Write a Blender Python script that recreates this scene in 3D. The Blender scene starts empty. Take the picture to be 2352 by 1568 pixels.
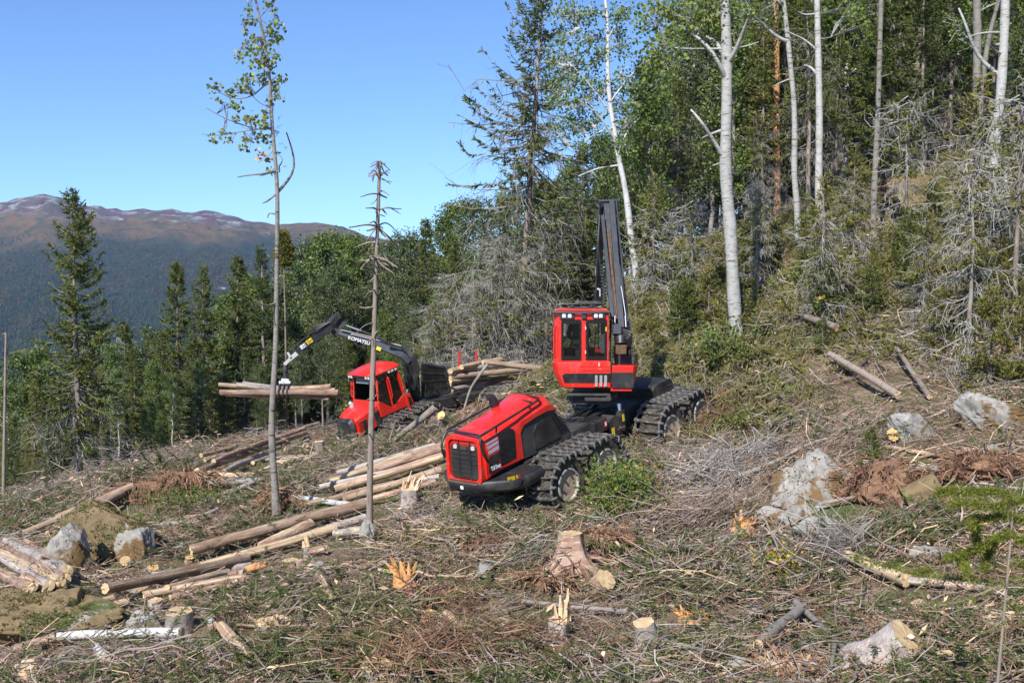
import bpy, math, random
import numpy as np
from mathutils import Vector, Matrix
SC = bpy.context.scene
COL = SC.collection
RNG = np.random.default_rng(7)
random.seed(7)
# ------------------------------------------------------------------ camera
F = 1050.0
KP = 1024.0 / 2352.0
TH = math.atan(41 / F)
CT, ST = math.cos(TH), math.sin(TH)
cam = bpy.data.cameras.new('camera')
cam.sensor_width = 36.0
cam.lens = 36.0 * F / 1024.0
cam.clip_start = 0.1
cam.clip_end = 20000
cam.dof.use_dof = True
cam.dof.focus_distance = 27.0
cam.dof.aperture_fstop = 6.3
camo = bpy.data.objects.new('camera', cam)
COL.objects.link(camo)
camo.location = (0, 0, 0)
camo.rotation_euler = (math.pi / 2 - TH, 0, 0)
SC.camera = camo
# ------------------------------------------------------------------ world, sun, exposure
SUN_AZ = math.radians(24)      # how far left of straight behind the camera
SUN_EL = math.radians(39)
sunv = Vector((-math.sin(SUN_AZ) * math.cos(SUN_EL), -math.cos(SUN_AZ) * math.cos(SUN_EL), math.sin(SUN_EL)))
W = bpy.data.worlds.new('World')
SC.world = W
W.use_nodes = True
nt = W.node_tree
nt.nodes.clear()
sky = nt.nodes.new('ShaderNodeTexSky')
sky.sky_type = 'NISHITA'
sky.sun_disc = False
sky.sun_elevation = SUN_EL
sky.sun_rotation = math.atan2(sunv.x, sunv.y)
sky.altitude = 1500
sky.air_density = 0.8
sky.dust_density = 0.0
sky.ozone_density = 7.0
bg = nt.nodes.new('ShaderNodeBackground')
bg.inputs['Strength'].default_value = 0.135
wo = nt.nodes.new('ShaderNodeOutputWorld')
nt.links.new(sky.outputs[0], bg.inputs[0])
nt.links.new(bg.outputs[0], wo.inputs[0])
sun = bpy.data.lights.new('sun', 'SUN')
sun.energy = 4.3
sun.angle = math.radians(0.53)
sun.color = (1.0, 0.95, 0.87)
suno = bpy.data.objects.new('sun', sun)
COL.objects.link(suno)
suno.rotation_euler = sunv.to_track_quat('Z', 'Y').to_euler()
SC.view_settings.view_transform = 'Standard'
SC.view_settings.look = 'None'
SC.view_settings.gamma = 1.0
SC.view_settings.use_curve_mapping = False
SC.view_settings.exposure = 0.65
SC.render.engine = 'CYCLES'
SC.cycles.max_bounces = 6
SC.cycles.diffuse_bounces = 3
SC.cycles.glossy_bounces = 3
SC.cycles.transmission_bounces = 4
SC.cycles.transparent_max_bounces = 12
SC.cycles.volume_bounces = 0

# ------------------------------------------------------------------ maths helpers
def P(x, y, D):
    """point at depth D (metres along +Y) seen at x, y of the 2352 px wide photograph"""
    u = (x * KP - 512) / F
    v = (341 - y * KP) / F
    d = np.array([u, CT + v * ST, -ST + v * CT])
    return d * (D / d[1])

def z2(x0, y0, sc):           # zoomed view -> photo coordinates
    return lambda pts: [(x0 + p[0] * sc, y0 + p[1] * sc) + tuple(p[2:]) for p in pts]

def hash2(ix, iy, s):
    n = (ix * 374761393 + iy * 668265263 + s * 1442695041) & 0x7fffffff
    n = ((n ^ (n >> 13)) * 1274126177) & 0x7fffffff
    n = (n ^ (n >> 16)) & 0xffff
    return n / 65535.0

def vnoise(x, y, s=0):
    x = np.asarray(x, float); y = np.asarray(y, float)
    ix = np.floor(x).astype(np.int64); iy = np.floor(y).astype(np.int64)
    fx = x - ix; fy = y - iy
    fx = fx * fx * (3 - 2 * fx); fy = fy * fy * (3 - 2 * fy)
    a = hash2(ix, iy, s); b = hash2(ix + 1, iy, s); c = hash2(ix, iy + 1, s); d = hash2(ix + 1, iy + 1, s)
    return (a + (b - a) * fx) * (1 - fy) + (c + (d - c) * fx) * fy - 0.5

def fbm(x, y, s=0, o=4):
    r = 0.0; a = 1.0
    for k in range(o):
        r = r + a * vnoise(np.asarray(x) * 2 ** k, np.asarray(y) * 2 ** k, s + 17 * k)
        a *= 0.5
    return r

def norm(v):
    v = np.asarray(v, float)
    return v / np.maximum(np.linalg.norm(v, axis=-1, keepdims=True), 1e-9)

# ------------------------------------------------------------------ terrain (thin plate spline through surveyed points)
CTRL = [(0,1568,15),(600,1568,14.6),(1176,1568,14.5),(1800,1568,13.6),(2352,1568,12.6),
 (0,1400,20),(0,1290,24),(300,1300,22.5),(600,1300,21.5),(1176,1300,19.5),(1800,1300,18.5),(2352,1300,16.8),
 (1300,1180,23.7),(1040,1172,24.5),(1900,1130,21.2),(2352,1100,19.5),(700,1180,26),(330,1180,28),(50,1230,27.5),
 (900,1034,36.4),(780,1034,36),(700,1010,40),(500,1060,36),(250,1130,32),(60,1135,37),
 (1640,985,28.2),(1450,1030,26.3),(1150,965,31),(1270,930,33),(1000,1000,34),(1900,1000,24.5),(2290,960,23.5),(2352,880,26),
 (1690,790,31),(1850,800,30),(2100,790,29.5),(1500,840,35),(1300,850,52),(1290,905,34.5),(2352,750,28.5),
 (1950,610,36),(1700,610,40),(2200,525,37),(2000,545,42),(2352,500,36),(2300,405,40),(2352,300,48),(1850,485,46),(1700,545,46),(1450,640,46),
 (600,1010,45),(300,1055,48),(0,1150,42),(1000,900,52),(1250,800,52)]
WORLD = [(-5.9,38.3,-5.95),(-3.95,40.5,-5.2),(-1.9,42.7,-4.75),(-.4,44.1,-4.85),(1,46,-4.85),(3,49.5,-4.4),(0,0,-1.7),(-10,2,-3.2),(10,2,-1.0),(0,7,-3.6),(-9,8,-4.7),(10,7,-2.6),(-20,15,-7),(20,15,-1.2),(25,25,1.5),(-25,30,-9.5),
 (-30,60,-15),(-14,62,-10.5),(0,70,-5.5),(15,70,5),(30,70,15),(45,45,15),(-60,100,-34),(0,110,-12),(40,110,22),(-40,20,-13),(60,20,10),(-90,40,-36),(90,70,40),
 (-120,140,-70),(0,150,-22),(110,150,55)]
CP = np.array([P(*c) for c in CTRL] + [np.array(w, float) for w in WORLD])

def rbf(r2):
    return np.where(r2 > 1e-9, 0.5 * r2 * np.log(np.maximum(r2, 1e-9)), 0.0)

def tps(C, lam=0.6):
    n = len(C)
    d2 = ((C[:, None, :2] - C[None, :, :2]) ** 2).sum(-1)
    A = np.zeros((n + 3, n + 3))
    A[:n, :n] = rbf(d2) + lam * np.eye(n)
    A[:n, n] = 1; A[:n, n + 1:] = C[:, :2]
    A[n, :n] = 1; A[n + 1:, :n] = C[:, :2].T
    return np.linalg.solve(A, np.concatenate([C[:, 2], np.zeros(3)]))

TW = tps(CP)
CLEAR = []      # (x, y, radius) kept free of loose slash
MOUNDS = []     # (x, y, radius, height)

def ground_z(x, y):
    x = np.asarray(x, float); y = np.asarray(y, float)
    shp = np.broadcast(x, y).shape
    xf = np.broadcast_to(x, shp).ravel(); yf = np.broadcast_to(y, shp).ravel()
    n = len(CP)
    out = np.empty(len(xf))
    for i in range(0, len(xf), 20000):
        a = xf[i:i + 20000]; b = yf[i:i + 20000]
        d2 = (a[:, None] - CP[None, :, 0]) ** 2 + (b[:, None] - CP[None, :, 1]) ** 2
        out[i:i + 20000] = rbf(d2) @ TW[:n] + TW[n] + TW[n + 1] * a + TW[n + 2] * b
    out += 0.34 * fbm(xf / 3.1, yf / 3.1, 3, 2) + 0.13 * fbm(xf / 0.9, yf / 0.9, 5, 2)
    for (mx, my, r, h) in MOUNDS:
        q = ((xf - mx) ** 2 + (yf - my) ** 2) / (r * r)
        out += h * np.exp(-q * 1.6)
    return out.reshape(shp)

for (x, y, D, r, h) in [(330, 1140, 30.5, 1.6, .55), (430, 1130, 30.5, 1.3, .4), (1150, 945, 31, 1.6, .45), (1100, 1000, 29.5, 1.0, .3),
                        (1300, 1285, 20, .8, .3), (1230, 1320, 19.5, .7, .2), (1960, 1130, 21.5, .8, .35), (1700, 1560, 14.2, .9, .2), (110, 1400, 19.2, 1.5, .55),
                        (240, 1240, 24.5, 1.3, .45), (2260, 930, 24.5, 1.2, .3)]:
    p = P(x, y, D)
    MOUNDS.append((p[0], p[1], r, h))

def gz(x, y):
    return float(ground_z(np.array([x]), np.array([y]))[0])

_DS = np.concatenate([np.linspace(9, 60, 700), np.linspace(60.2, 130, 200)])
def ghit(x, y):
    """where the line of sight through the photograph's x, y meets the ground"""
    d = P(x, y, 1.0)
    X = d[0] * _DS; Z = d[2] * _DS
    g = ground_z(X, _DS)
    k = np.argmax(Z < g)
    if not (Z < g).any():
        k = len(_DS) - 1
    D = _DS[k]
    if k > 0:
        a = Z[k - 1] - g[k - 1]; b = Z[k] - g[k]
        D = _DS[k - 1] + (_DS[k] - _DS[k - 1]) * a / (a - b + 1e-9)
    return np.array([d[0] * D, D, gz(d[0] * D, D)])

# ------------------------------------------------------------------ mesh helpers
def tubes(Pt, R, S=3, phase=True):
    """N polylines of K points -> open tubes"""
    Pt = np.asarray(Pt, float); R = np.asarray(R, float)
    N, K, _ = Pt.shape
    T = np.gradient(Pt, axis=1)
    T = norm(T)
    ref = np.zeros((N, 1, 3)); ref[:, 0, 2] = 1
    av = np.abs(T[:, :, 2]).mean(1) > 0.8
    ref[av] = (1, 0, 0)
    n = norm(np.cross(T, np.broadcast_to(ref, T.shape)))
    b = np.cross(T, n)
    a = np.arange(S) * 2 * np.pi / S
    V = Pt[:, :, None, :] + R[:, :, None, None] * (np.cos(a)[None, None, :, None] * n[:, :, None, :] + np.sin(a)[None, None, :, None] * b[:, :, None, :])
    V = V.reshape(-1, 3)
    i = np.arange(N)[:, None, None] * K * S
    k = np.arange(K - 1)[None, :, None] * S
    s = np.arange(S)[None, None, :]
    s2 = (s + 1) % S
    Fq = np.stack([i + k + s, i + k + s2, i + k + S + s2, i + k + S + s], -1).reshape(-1, 4)
    return V, Fq

def blades(pos, d, n, L, Wd):
    """diamond leaves: base, right, tip, left"""
    d = norm(d); sd = norm(np.cross(d, n))
    L = np.asarray(L)[:, None]; Wd = np.asarray(Wd)[:, None]
    up = np.cross(sd, d)
    V = np.stack([pos, pos + d * L * .45 + sd * Wd * .5 + up * Wd * .12, pos + d * L, pos + d * L * .45 - sd * Wd * .5 + up * Wd * .12], 1).reshape(-1, 3)
    Fq = np.arange(len(pos) * 4).reshape(-1, 4)
    return V, Fq

def hexleaf(pos, d, n, L):
    d = norm(d); sd = norm(np.cross(d, n)); L = np.asarray(L)[:, None]
    pts = [(0, 0), (.25, .42), (.65, .42), (1, 0), (.65, -.42), (.25, -.42)]
    V = np.stack([pos + d * L * a + sd * L * b for a, b in pts], 1).reshape(-1, 3)
    return V, np.arange(len(pos) * 6).reshape(-1, 6)

def rdir(n, rng=RNG):
    return norm(rng.normal(size=(n, 3)))

def mesh(name, parts, mats, smooth=False):
    """parts: list of (V, faces, material index)"""
    Vs = []; lt = []; li = []; mi = []
    off = 0
    for V, Fc, m in parts:
        V = np.asarray(V, float)
        Vs.append(V)
        fl = Fc if isinstance(Fc, list) else [Fc]
        for fa in fl:
            fa = np.asarray(fa)
            if fa.ndim == 1:
                fa = fa[None, :]
            li.append((fa + off).ravel()); lt.append(np.full(len(fa), fa.shape[1])); mi.append(np.full(len(fa), m))
        off += len(V)
    V = np.concatenate(Vs); li = np.concatenate(li).astype(np.int32); lt = np.concatenate(lt).astype(np.int32); mi = np.concatenate(mi).astype(np.int32)
    me = bpy.data.meshes.new(name)
    me.vertices.add(len(V)); me.vertices.foreach_set('co', V.astype(np.float32).ravel())
    me.loops.add(len(li)); me.loops.foreach_set('vertex_index', li)
    me.polygons.add(len(lt))
    ls = np.concatenate([[0], np.cumsum(lt)[:-1]]).astype(np.int32)
    me.polygons.foreach_set('loop_start', ls)
    me.polygons.foreach_set('material_index', mi)
    if smooth:
        me.polygons.foreach_set('use_smooth', np.ones(len(lt), bool))
    else:
        me.polygons.foreach_set('use_smooth', np.zeros(len(lt), bool))
    for m in (mats if isinstance(mats, (list, tuple)) else [mats]):
        me.materials.append(m)
    me.update(calc_edges=True)
    me.validate()
    return me

def M4(x):
    return x if isinstance(x, Matrix) else Matrix.Translation(Vector(tuple(float(v) for v in x)))

def tag(o, label=None, cat=None, group=None, kind=None):
    if label: o['label'] = label
    if cat: o['category'] = cat
    if group: o['group'] = group
    if kind: o['kind'] = kind
    return o

WM = {}
def obj(name, me, parent=None, Mw=None):
    """link a mesh; Mw is its world matrix (defaults to the parent's)"""
    o = bpy.data.objects.new(name, me)
    COL.objects.link(o)
    if parent is not None:
        o.parent = parent
        pm = WM[parent.name]
        if Mw is None:
            Mw = pm
        Mw = M4(Mw)
        o.matrix_basis = pm.inverted() @ Mw
    else:
        Mw = M4(Mw) if Mw is not None else Matrix.Identity(4)
        o.matrix_basis = Mw
    WM[o.name] = Mw
    return o

def thing(name, label, cat, Mw, group=None):
    o = bpy.data.objects.new(name, None)
    o.empty_display_size = 0.3
    COL.objects.link(o)
    Mw = M4(Mw)
    o.matrix_basis = Mw
    WM[o.name] = Mw
    return tag(o, label, cat, group)

def rotz(a):
    return Matrix.Rotation(a, 4, 'Z')

# ------------------------------------------------------------------ materials
def rgb(h):
    return tuple(h) + (1.0,) if len(h) == 3 else tuple(h)

def mat(name, cols, pos=None, scale=4.0, detail=4.0, stretch=(1, 1, 1), rough=0.8, bump=0.0, bscale=None, island=0.0, objrand=0.0, spec=0.3, trans=0.0, metal=0.0, coat=0.0, distort=0.0, spots=None, alpha=None):
    """noise ramp material. spots = (colour, scale, threshold, softness, stretch) laid over it"""
    m = bpy.data.materials.new(name)
    m.use_nodes = True
    t = m.node_tree; N = t.nodes; Lk = t.links
    b = N['Principled BSDF']
    b.inputs['Roughness'].default_value = rough
    b.inputs['Specular IOR Level'].default_value = spec
    b.inputs['Metallic'].default_value = metal
    b.inputs['Coat Weight'].default_value = coat
    tc = N.new('ShaderNodeTexCoord')
    mp = N.new('ShaderNodeMapping'); mp.inputs['Scale'].default_value = stretch
    Lk.new(tc.outputs['Object'], mp.inputs['Vector'])
    vec = mp.outputs[0]
    if objrand:
        oi = N.new('ShaderNodeObjectInfo')
        ad = N.new('ShaderNodeVectorMath'); ad.operation = 'ADD'
        sc = N.new('ShaderNodeMath'); sc.operation = 'MULTIPLY'; sc.inputs[1].default_value = 37.0
        Lk.new(oi.outputs['Random'], sc.inputs[0]); Lk.new(mp.outputs[0], ad.inputs[0]); Lk.new(sc.outputs[0], ad.inputs[1])
        vec = ad.outputs[0]
    if len(cols) > 1:
        nz = N.new('ShaderNodeTexNoise'); nz.inputs['Scale'].default_value = scale; nz.inputs['Detail'].default_value = detail
        nz.inputs['Distortion'].default_value = distort; nz.inputs['Roughness'].default_value = .62
        Lk.new(vec, nz.inputs['Vector'])
        rp = N.new('ShaderNodeValToRGB'); cr = rp.color_ramp
        if pos is None:
            pos = np.linspace(.3, .7, len(cols))
        while len(cr.elements) < len(cols):
            cr.elements.new(0.5)
        for e, p_, c in zip(cr.elements, pos, cols):
            e.position = p_; e.color = rgb(c)
        Lk.new(nz.outputs['Fac'], rp.inputs['Fac'])
        col = rp.outputs[0]
    else:
        v = N.new('ShaderNodeRGB'); v.outputs[0].default_value = rgb(cols[0]); col = v.outputs[0]
    if spots:
        for sp in (spots if isinstance(spots, list) else [spots]):
            c2, s2, th, soft = sp[:4]
            mp2 = N.new('ShaderNodeMapping'); mp2.inputs['Scale'].default_value = sp[4] if len(sp) > 4 else (1, 1, 1)
            Lk.new(vec, mp2.inputs['Vector'])
            n2 = N.new('ShaderNodeTexNoise'); n2.inputs['Scale'].default_value = s2; n2.inputs['Detail'].default_value = 9; n2.inputs['Roughness'].default_value = .68
            Lk.new(mp2.outputs[0], n2.inputs['Vector'])
            mr = N.new('ShaderNodeMapRange'); mr.inputs['From Min'].default_value = th; mr.inputs['From Max'].default_value = th + soft
            Lk.new(n2.outputs['Fac'], mr.inputs['Value'])
            mx = N.new('ShaderNodeMix'); mx.data_type = 'RGBA'
            Lk.new(mr.outputs[0], mx.inputs['Factor']); Lk.new(col, mx.inputs['A']); mx.inputs['B'].default_value = rgb(c2)
            col = mx.outputs['Result']
    if island or objrand:
        hs = N.new('ShaderNodeHueSaturation')
        src = None
        if island:
            ge = N.new('ShaderNodeNewGeometry'); src = ge.outputs['Random Per Island']; amt = island
        else:
            src = oi.outputs['Random']; amt = objrand
        mr = N.new('ShaderNodeMapRange'); mr.inputs['To Min'].default_value = 1 - amt; mr.inputs['To Max'].default_value = 1 + amt
        Lk.new(src, mr.inputs['Value']); Lk.new(mr.outputs[0], hs.inputs['Value']); Lk.new(col, hs.inputs['Color'])
        m2 = N.new('ShaderNodeMath'); m2.operation = 'FRACT'
        m1 = N.new('ShaderNodeMath'); m1.operation = 'MULTIPLY'; m1.inputs[1].default_value = 7.13
        Lk.new(src, m1.inputs[0]); Lk.new(m1.outputs[0], m2.inputs[0])
        m3 = N.new('ShaderNodeMapRange'); m3.inputs['To Min'].default_value = .5 - amt * .05; m3.inputs['To Max'].default_value = .5 + amt * .04
        Lk.new(m2.outputs[0], m3.inputs['Value']); Lk.new(m3.outputs[0], hs.inputs['Hue'])
        col = hs.outputs[0]
    Lk.new(col, b.inputs['Base Color'])
    if bump:
        bn = N.new('ShaderNodeTexNoise'); bn.inputs['Scale'].default_value = bscale or scale * 3; bn.inputs['Detail'].default_value = 4
        Lk.new(vec, bn.inputs['Vector'])
        bp = N.new('ShaderNodeBump'); bp.inputs['Strength'].default_value = bump; bp.inputs['Distance'].default_value = 0.03
        Lk.new(bn.outputs['Fac'], bp.inputs['Height']); Lk.new(bp.outputs[0], b.inputs['Normal'])
    if trans:
        tr = N.new('ShaderNodeBsdfTranslucent'); Lk.new(col, tr.inputs[0])
        ms = N.new('ShaderNodeMixShader'); ms.inputs[0].default_value = trans
        out = N['Material Output']
        Lk.new(b.outputs[0], ms.inputs[1]); Lk.new(tr.outputs[0], ms.inputs[2]); Lk.new(ms.outputs[0], out.inputs['Surface'])
    return m

MT = {}
MT['ground'] = mat('forest_floor', [(.050, .036, .022), (.125, .090, .055), (.20, .15, .105), (.095, .068, .042)], [.3, .45, .58, .72], scale=.9, detail=8, rough=.95, bump=.9, bscale=9,
                   spots=[((.30, .23, .16), 6.0, .58, .05), ((.075, .10, .028), .4, .50, .10), ((.055, .08, .022), 2.2, .56, .06)])
MT['bark'] = mat('spruce_log_bark', [(.15, .10, .075), (.28, .175, .12), (.37, .275, .215), (.23, .145, .10)], [.3, .45, .6, .72], scale=2.2, detail=6, stretch=(1, 3, 3), rough=.9, bump=.6, bscale=14, objrand=.25,
                 spots=[((.60, .45, .28), 2.0, .575, .03, (.35, 2.6, 2.6)), ((.66, .52, .36), 9.0, .66, .03, (.7, 1, 1))])
MT['bark_grey'] = mat('grey_log_bark', [(.17, .14, .12), (.31, .27, .24), (.40, .36, .33), (.23, .16, .12)], [.3, .45, .6, .72], scale=2.6, detail=6, stretch=(1, 2, 2), rough=.9, bump=.6, bscale=14, objrand=.25,
                      spots=[((.66, .50, .33), 1.7, .60, .03, (.4, 2.6, 2.6))])
MT['bark_bright'] = mat('peeled_log_bark', [(.24, .165, .115), (.35, .25, .17), (.44, .33, .22), (.26, .17, .12)], [.3, .45, .58, .72], scale=2.0, detail=6, stretch=(.6, 3, 3), rough=.85, bump=.5, bscale=14, objrand=.2,
                        spots=[((.60, .46, .29), 2.2, .53, .04, (.3, 2.6, 2.6))])
MT['cut'] = mat('fresh_cut_wood', [(.62, .47, .29), (.50, .35, .19), (.66, .53, .35)], scale=5, rough=.8, objrand=.1)
MT['cut_orange'] = mat('orange_cut_wood', [(.62, .36, .13), (.70, .46, .20), (.5, .27, .09)], scale=6, rough=.85)
MT['splinter'] = mat('torn_pale_wood', [(.74, .58, .38), (.60, .42, .24), (.80, .67, .48)], scale=5, rough=.85, island=.25)
MT['rotten'] = mat('orange_rotten_wood', [(.42, .20, .06), (.60, .34, .13), (.34, .16, .06)], scale=6, rough=.95, island=.3)
MT['birchbark'] = mat('birch_bark', [(.44, .43, .41), (.55, .54, .52), (.36, .35, .335)], scale=3, stretch=(1, 1, 1), rough=.75, bump=.25, bscale=10, objrand=.1,
                      spots=[((.26, .24, .19), .7, .56, .15), ((.05, .045, .04), 1.8, .585, .03, (1, 1, 3.5))])
MT['aspenbark'] = mat('pale_aspen_bark', [(.31, .305, .285), (.40, .39, .37), (.25, .24, .225)], scale=1.6, detail=6, stretch=(1, 1, 1.6), rough=.75, bump=.35, bscale=8, objrand=.12,
                      spots=[((.30, .285, .20), .9, .56, .15), ((.08, .072, .062), 2.0, .575, .03, (1, 1, 6)), ((.13, .115, .10), 5.0, .60, .04, (1, 1, 2.5))])
MT['sprucebark'] = mat('spruce_bark', [(.12, .09, .075), (.21, .17, .145), (.30, .27, .24)], scale=3, detail=6, stretch=(2, 2, .7), rough=.9, bump=.6, bscale=10, objrand=.25)
MT['aspendark'] = mat('grey_brown_aspen_bark', [(.155, .14, .12), (.24, .22, .195), (.11, .095, .08)], scale=2, detail=6, stretch=(1, 1, 1.3), rough=.85, bump=.5, bscale=9, objrand=.1,
                      spots=[((.06, .05, .042), 1.8, .57, .04, (1, 1, 4)), ((.16, .135, .065), .8, .60, .1)])
MT['pinebark'] = mat('orange_pine_bark', [(.34, .15, .07), (.50, .25, .12), (.24, .12, .07)], scale=3, stretch=(2, 2, .8), rough=.9, bump=.5)
MT['snagbark'] = mat('dead_grey_wood', [(.20, .155, .125), (.30, .25, .21), (.16, .11, .08)], scale=4, stretch=(2, 2, .5), rough=.9, bump=.4, objrand=.2)
MT['lichentwig'] = mat('lichen_grey_twigs', [(.13, .115, .10), (.22, .20, .175), (.32, .30, .265)], scale=3, rough=.95, island=.35)
MT['lichen'] = mat('hanging_lichen', [(.20, .205, .16), (.30, .30, .24), (.15, .16, .115)], scale=3, rough=.95, island=.3, trans=.3)
MT['needle'] = mat('spruce_needles', [(.065, .090, .020), (.115, .140, .030), (.160, .172, .040)], scale=.8, rough=.7, island=.35, spec=.25, trans=.25)
MT['needle_y'] = mat('olive_spruce_needles', [(.125, .130, .028), (.180, .175, .038), (.230, .205, .055)], scale=.9, rough=.7, island=.35, spec=.25, trans=.25)
MT['needle_d'] = mat('dark_spruce_needles', [(.045, .067, .018), (.075, .102, .026), (.110, .126, .035)], scale=.8, rough=.7, island=.35, spec=.25, trans=.2)
MT['brush'] = mat('cut_spruce_brush', [(.055, .085, .022), (.090, .125, .033), (.14, .155, .05)], scale=.9, rough=.7, island=.4, spec=.25, trans=.25)
MT['deadneedle'] = mat('rusty_dead_needles', [(.16, .09, .05), (.25, .15, .085), (.33, .22, .14)], scale=1.2, rough=.95, island=.4, trans=.15)
MT['leaf'] = mat('birch_leaves', [(.085, .135, .024), (.13, .19, .035), (.18, .225, .05)], scale=.7, rough=.45, island=.4, spec=.4, trans=.35)
MT['leaf_d'] = mat('dark_birch_leaves', [(.055, .085, .026), (.085, .120, .036), (.12, .148, .046)], scale=.7, rough=.45, island=.4, spec=.5, trans=.25)
MT['leaf_l'] = mat('light_aspen_leaves', [(.12, .20, .03), (.20, .27, .05), (.28, .30, .05)], scale=1.5, rough=.5, island=.35, spec=.4, trans=.4)
MT['leaf_y'] = mat('yellow_leaves', [(.50, .33, .03), (.60, .45, .06)], scale=2, rough=.5, island=.3, trans=.3)
MT['leaf_aspen'] = mat('aspen_leaves', [(.14, .20, .04), (.24, .29, .06), (.34, .33, .08)], scale=2.0, rough=.4, island=.45, spec=.5, trans=.4)
MT['twig'] = mat('slash_twigs', [(.155, .105, .075), (.25, .18, .135), (.36, .295, .25), (.19, .125, .085)], [.3, .45, .6, .72], scale=2.0, rough=.95, island=.45)
MT['chip'] = mat('wood_chips', [(.66, .50, .33), (.52, .36, .22), (.74, .62, .45)], scale=4, rough=.9, island=.35)
MT['rock'] = mat('pale_lichen_rock', [(.16, .145, .12), (.29, .275, .25), (.40, .385, .355), (.22, .20, .17)], [.3, .45, .6, .72], scale=1.8, detail=8, rough=.9, bump=.7, bscale=6,
                 spots=[((.16, .10, .045), 1.0, .485, .07), ((.10, .105, .09), 5, .60, .06), ((.06, .085, .02), 1.7, .62, .06)])
MT['rock_w'] = mat('white_rock', [(.18, .17, .15), (.31, .30, .275), (.41, .40, .37)], scale=2.5, detail=8, rough=.9, bump=.7, bscale=6, spots=[((.15, .115, .07), 1.6, .53, .08), ((.10, .10, .09), 6, .60, .06)])
MT['rock_m'] = mat('mossy_rock', [(.13, .095, .045), (.21, .155, .085), (.09, .065, .03)], scale=2.2, detail=8, rough=.95, bump=.9, bscale=9, spots=[((.30, .29, .27), 1.6, .60, .04), ((.075, .10, .025), 2.0, .53, .08), ((.05, .035, .02), 4.0, .60, .05)])
MT['moss'] = mat('green_moss', [(.05, .09, .018), (.085, .13, .025), (.13, .14, .04)], scale=3, rough=1, bump=.8)
MT['rootsoil'] = mat('reddish_root_soil', [(.12, .065, .04), (.22, .125, .075), (.30, .19, .12)], scale=4, detail=8, rough=1, bump=1, bscale=14)
MT['peat'] = mat('straw_coloured_roots', [(.30, .21, .13), (.42, .32, .21), (.24, .15, .09)], scale=5, rough=1, island=.3)

MT['leaf_b'] = mat('bright_birch_leaves', [(.10, .17, .03), (.15, .22, .045), (.21, .26, .06)], scale=.9, rough=.45, island=.4, spec=.4, trans=.4)
MT['brush_y'] = mat('pale_olive_brush', [(.15, .15, .045), (.21, .20, .075), (.28, .25, .12)], scale=.9, rough=.85, island=.4, trans=.25)
MT['mossblade'] = mat('moss_tufts', [(.10, .10, .025), (.15, .13, .04), (.08, .11, .025)], scale=2, rough=1, island=.4, trans=.2)
MT['soilbit'] = mat('soil_crumbs', [(.10, .055, .035), (.19, .11, .07), (.28, .18, .12)], scale=3, rough=1, island=.5)
def where(x, y):
    """a landmark near a photo point, for labels"""
    if y > 1380:
        return 'near the white birch log' if x < 640 else ('near the slanting peeled log' if x < 1220 else ('near the jagged splintered stump' if x < 1640 else ('by the grey birch log' if x < 1900 else 'by the large grey stump')))
    if y > 1180:
        return 'beside the mossy boulder' if x < 450 else ('by the middle log pile' if x < 900 else ('near the orange rotten stump' if x < 1200 else ('near the rooted stump' if x < 1500 else ('below the small white rocks' if x < 1950 else 'near the split log'))))
    if y > 950:
        return 'by the dark root plate' if x < 560 else ('by the lone aspen' if x < 800 else ('by the harvester nose' if x < 1060 else ('beside the harvester wheels' if x < 1640 else ('near the pointed boulder' if x < 1990 else 'on the reddish bank'))))
    return 'below the lone aspen' if x < 760 else ('behind the harvester hood' if x < 1280 else ('behind the harvester rear wheels' if x < 1640 else ('below the thickest aspen' if x < 1800 else ('under the hanging spruce boughs' if x < 1980 else ('above the pale root mass' if x < 2150 else 'above the big rounded boulder')))))

MT['greytwig'] = mat('pale_grey_dead_twigs', [(.19, .18, .155), (.31, .29, .265), (.43, .41, .38)], scale=3, rough=.95, island=.35)
# ------------------------------------------------------------------ ground sheet
def axis(lo, hi, dens):
    out = [lo]
    while out[-1] < hi:
        out.append(out[-1] + dens(out[-1]))
    return np.array(out)

gx = axis(-150, 160, lambda v: .22 if -13 < v < 20 else (.5 if -26 < v < 34 else 4.0))
gy = axis(-12, 165, lambda v: .22 if 12 < v < 34 else (.45 if 8 < v < 62 else 3.5))
GX, GY = np.meshgrid(gx, gy)
GZ = ground_z(GX, GY)
nx, ny = len(gx), len(gy)
idx = np.arange(nx * ny).reshape(ny, nx)
GF = np.stack([idx[:-1, :-1], idx[:-1, 1:], idx[1:, 1:], idx[1:, :-1]], -1).reshape(-1, 4)
g = obj('ground', mesh('ground', [(np.stack([GX, GY, GZ], -1).reshape(-1, 3), GF, 0)], MT['ground'], True))
tag(g, 'brown forest floor of the felled slope with litter and moss', kind='structure')

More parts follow.
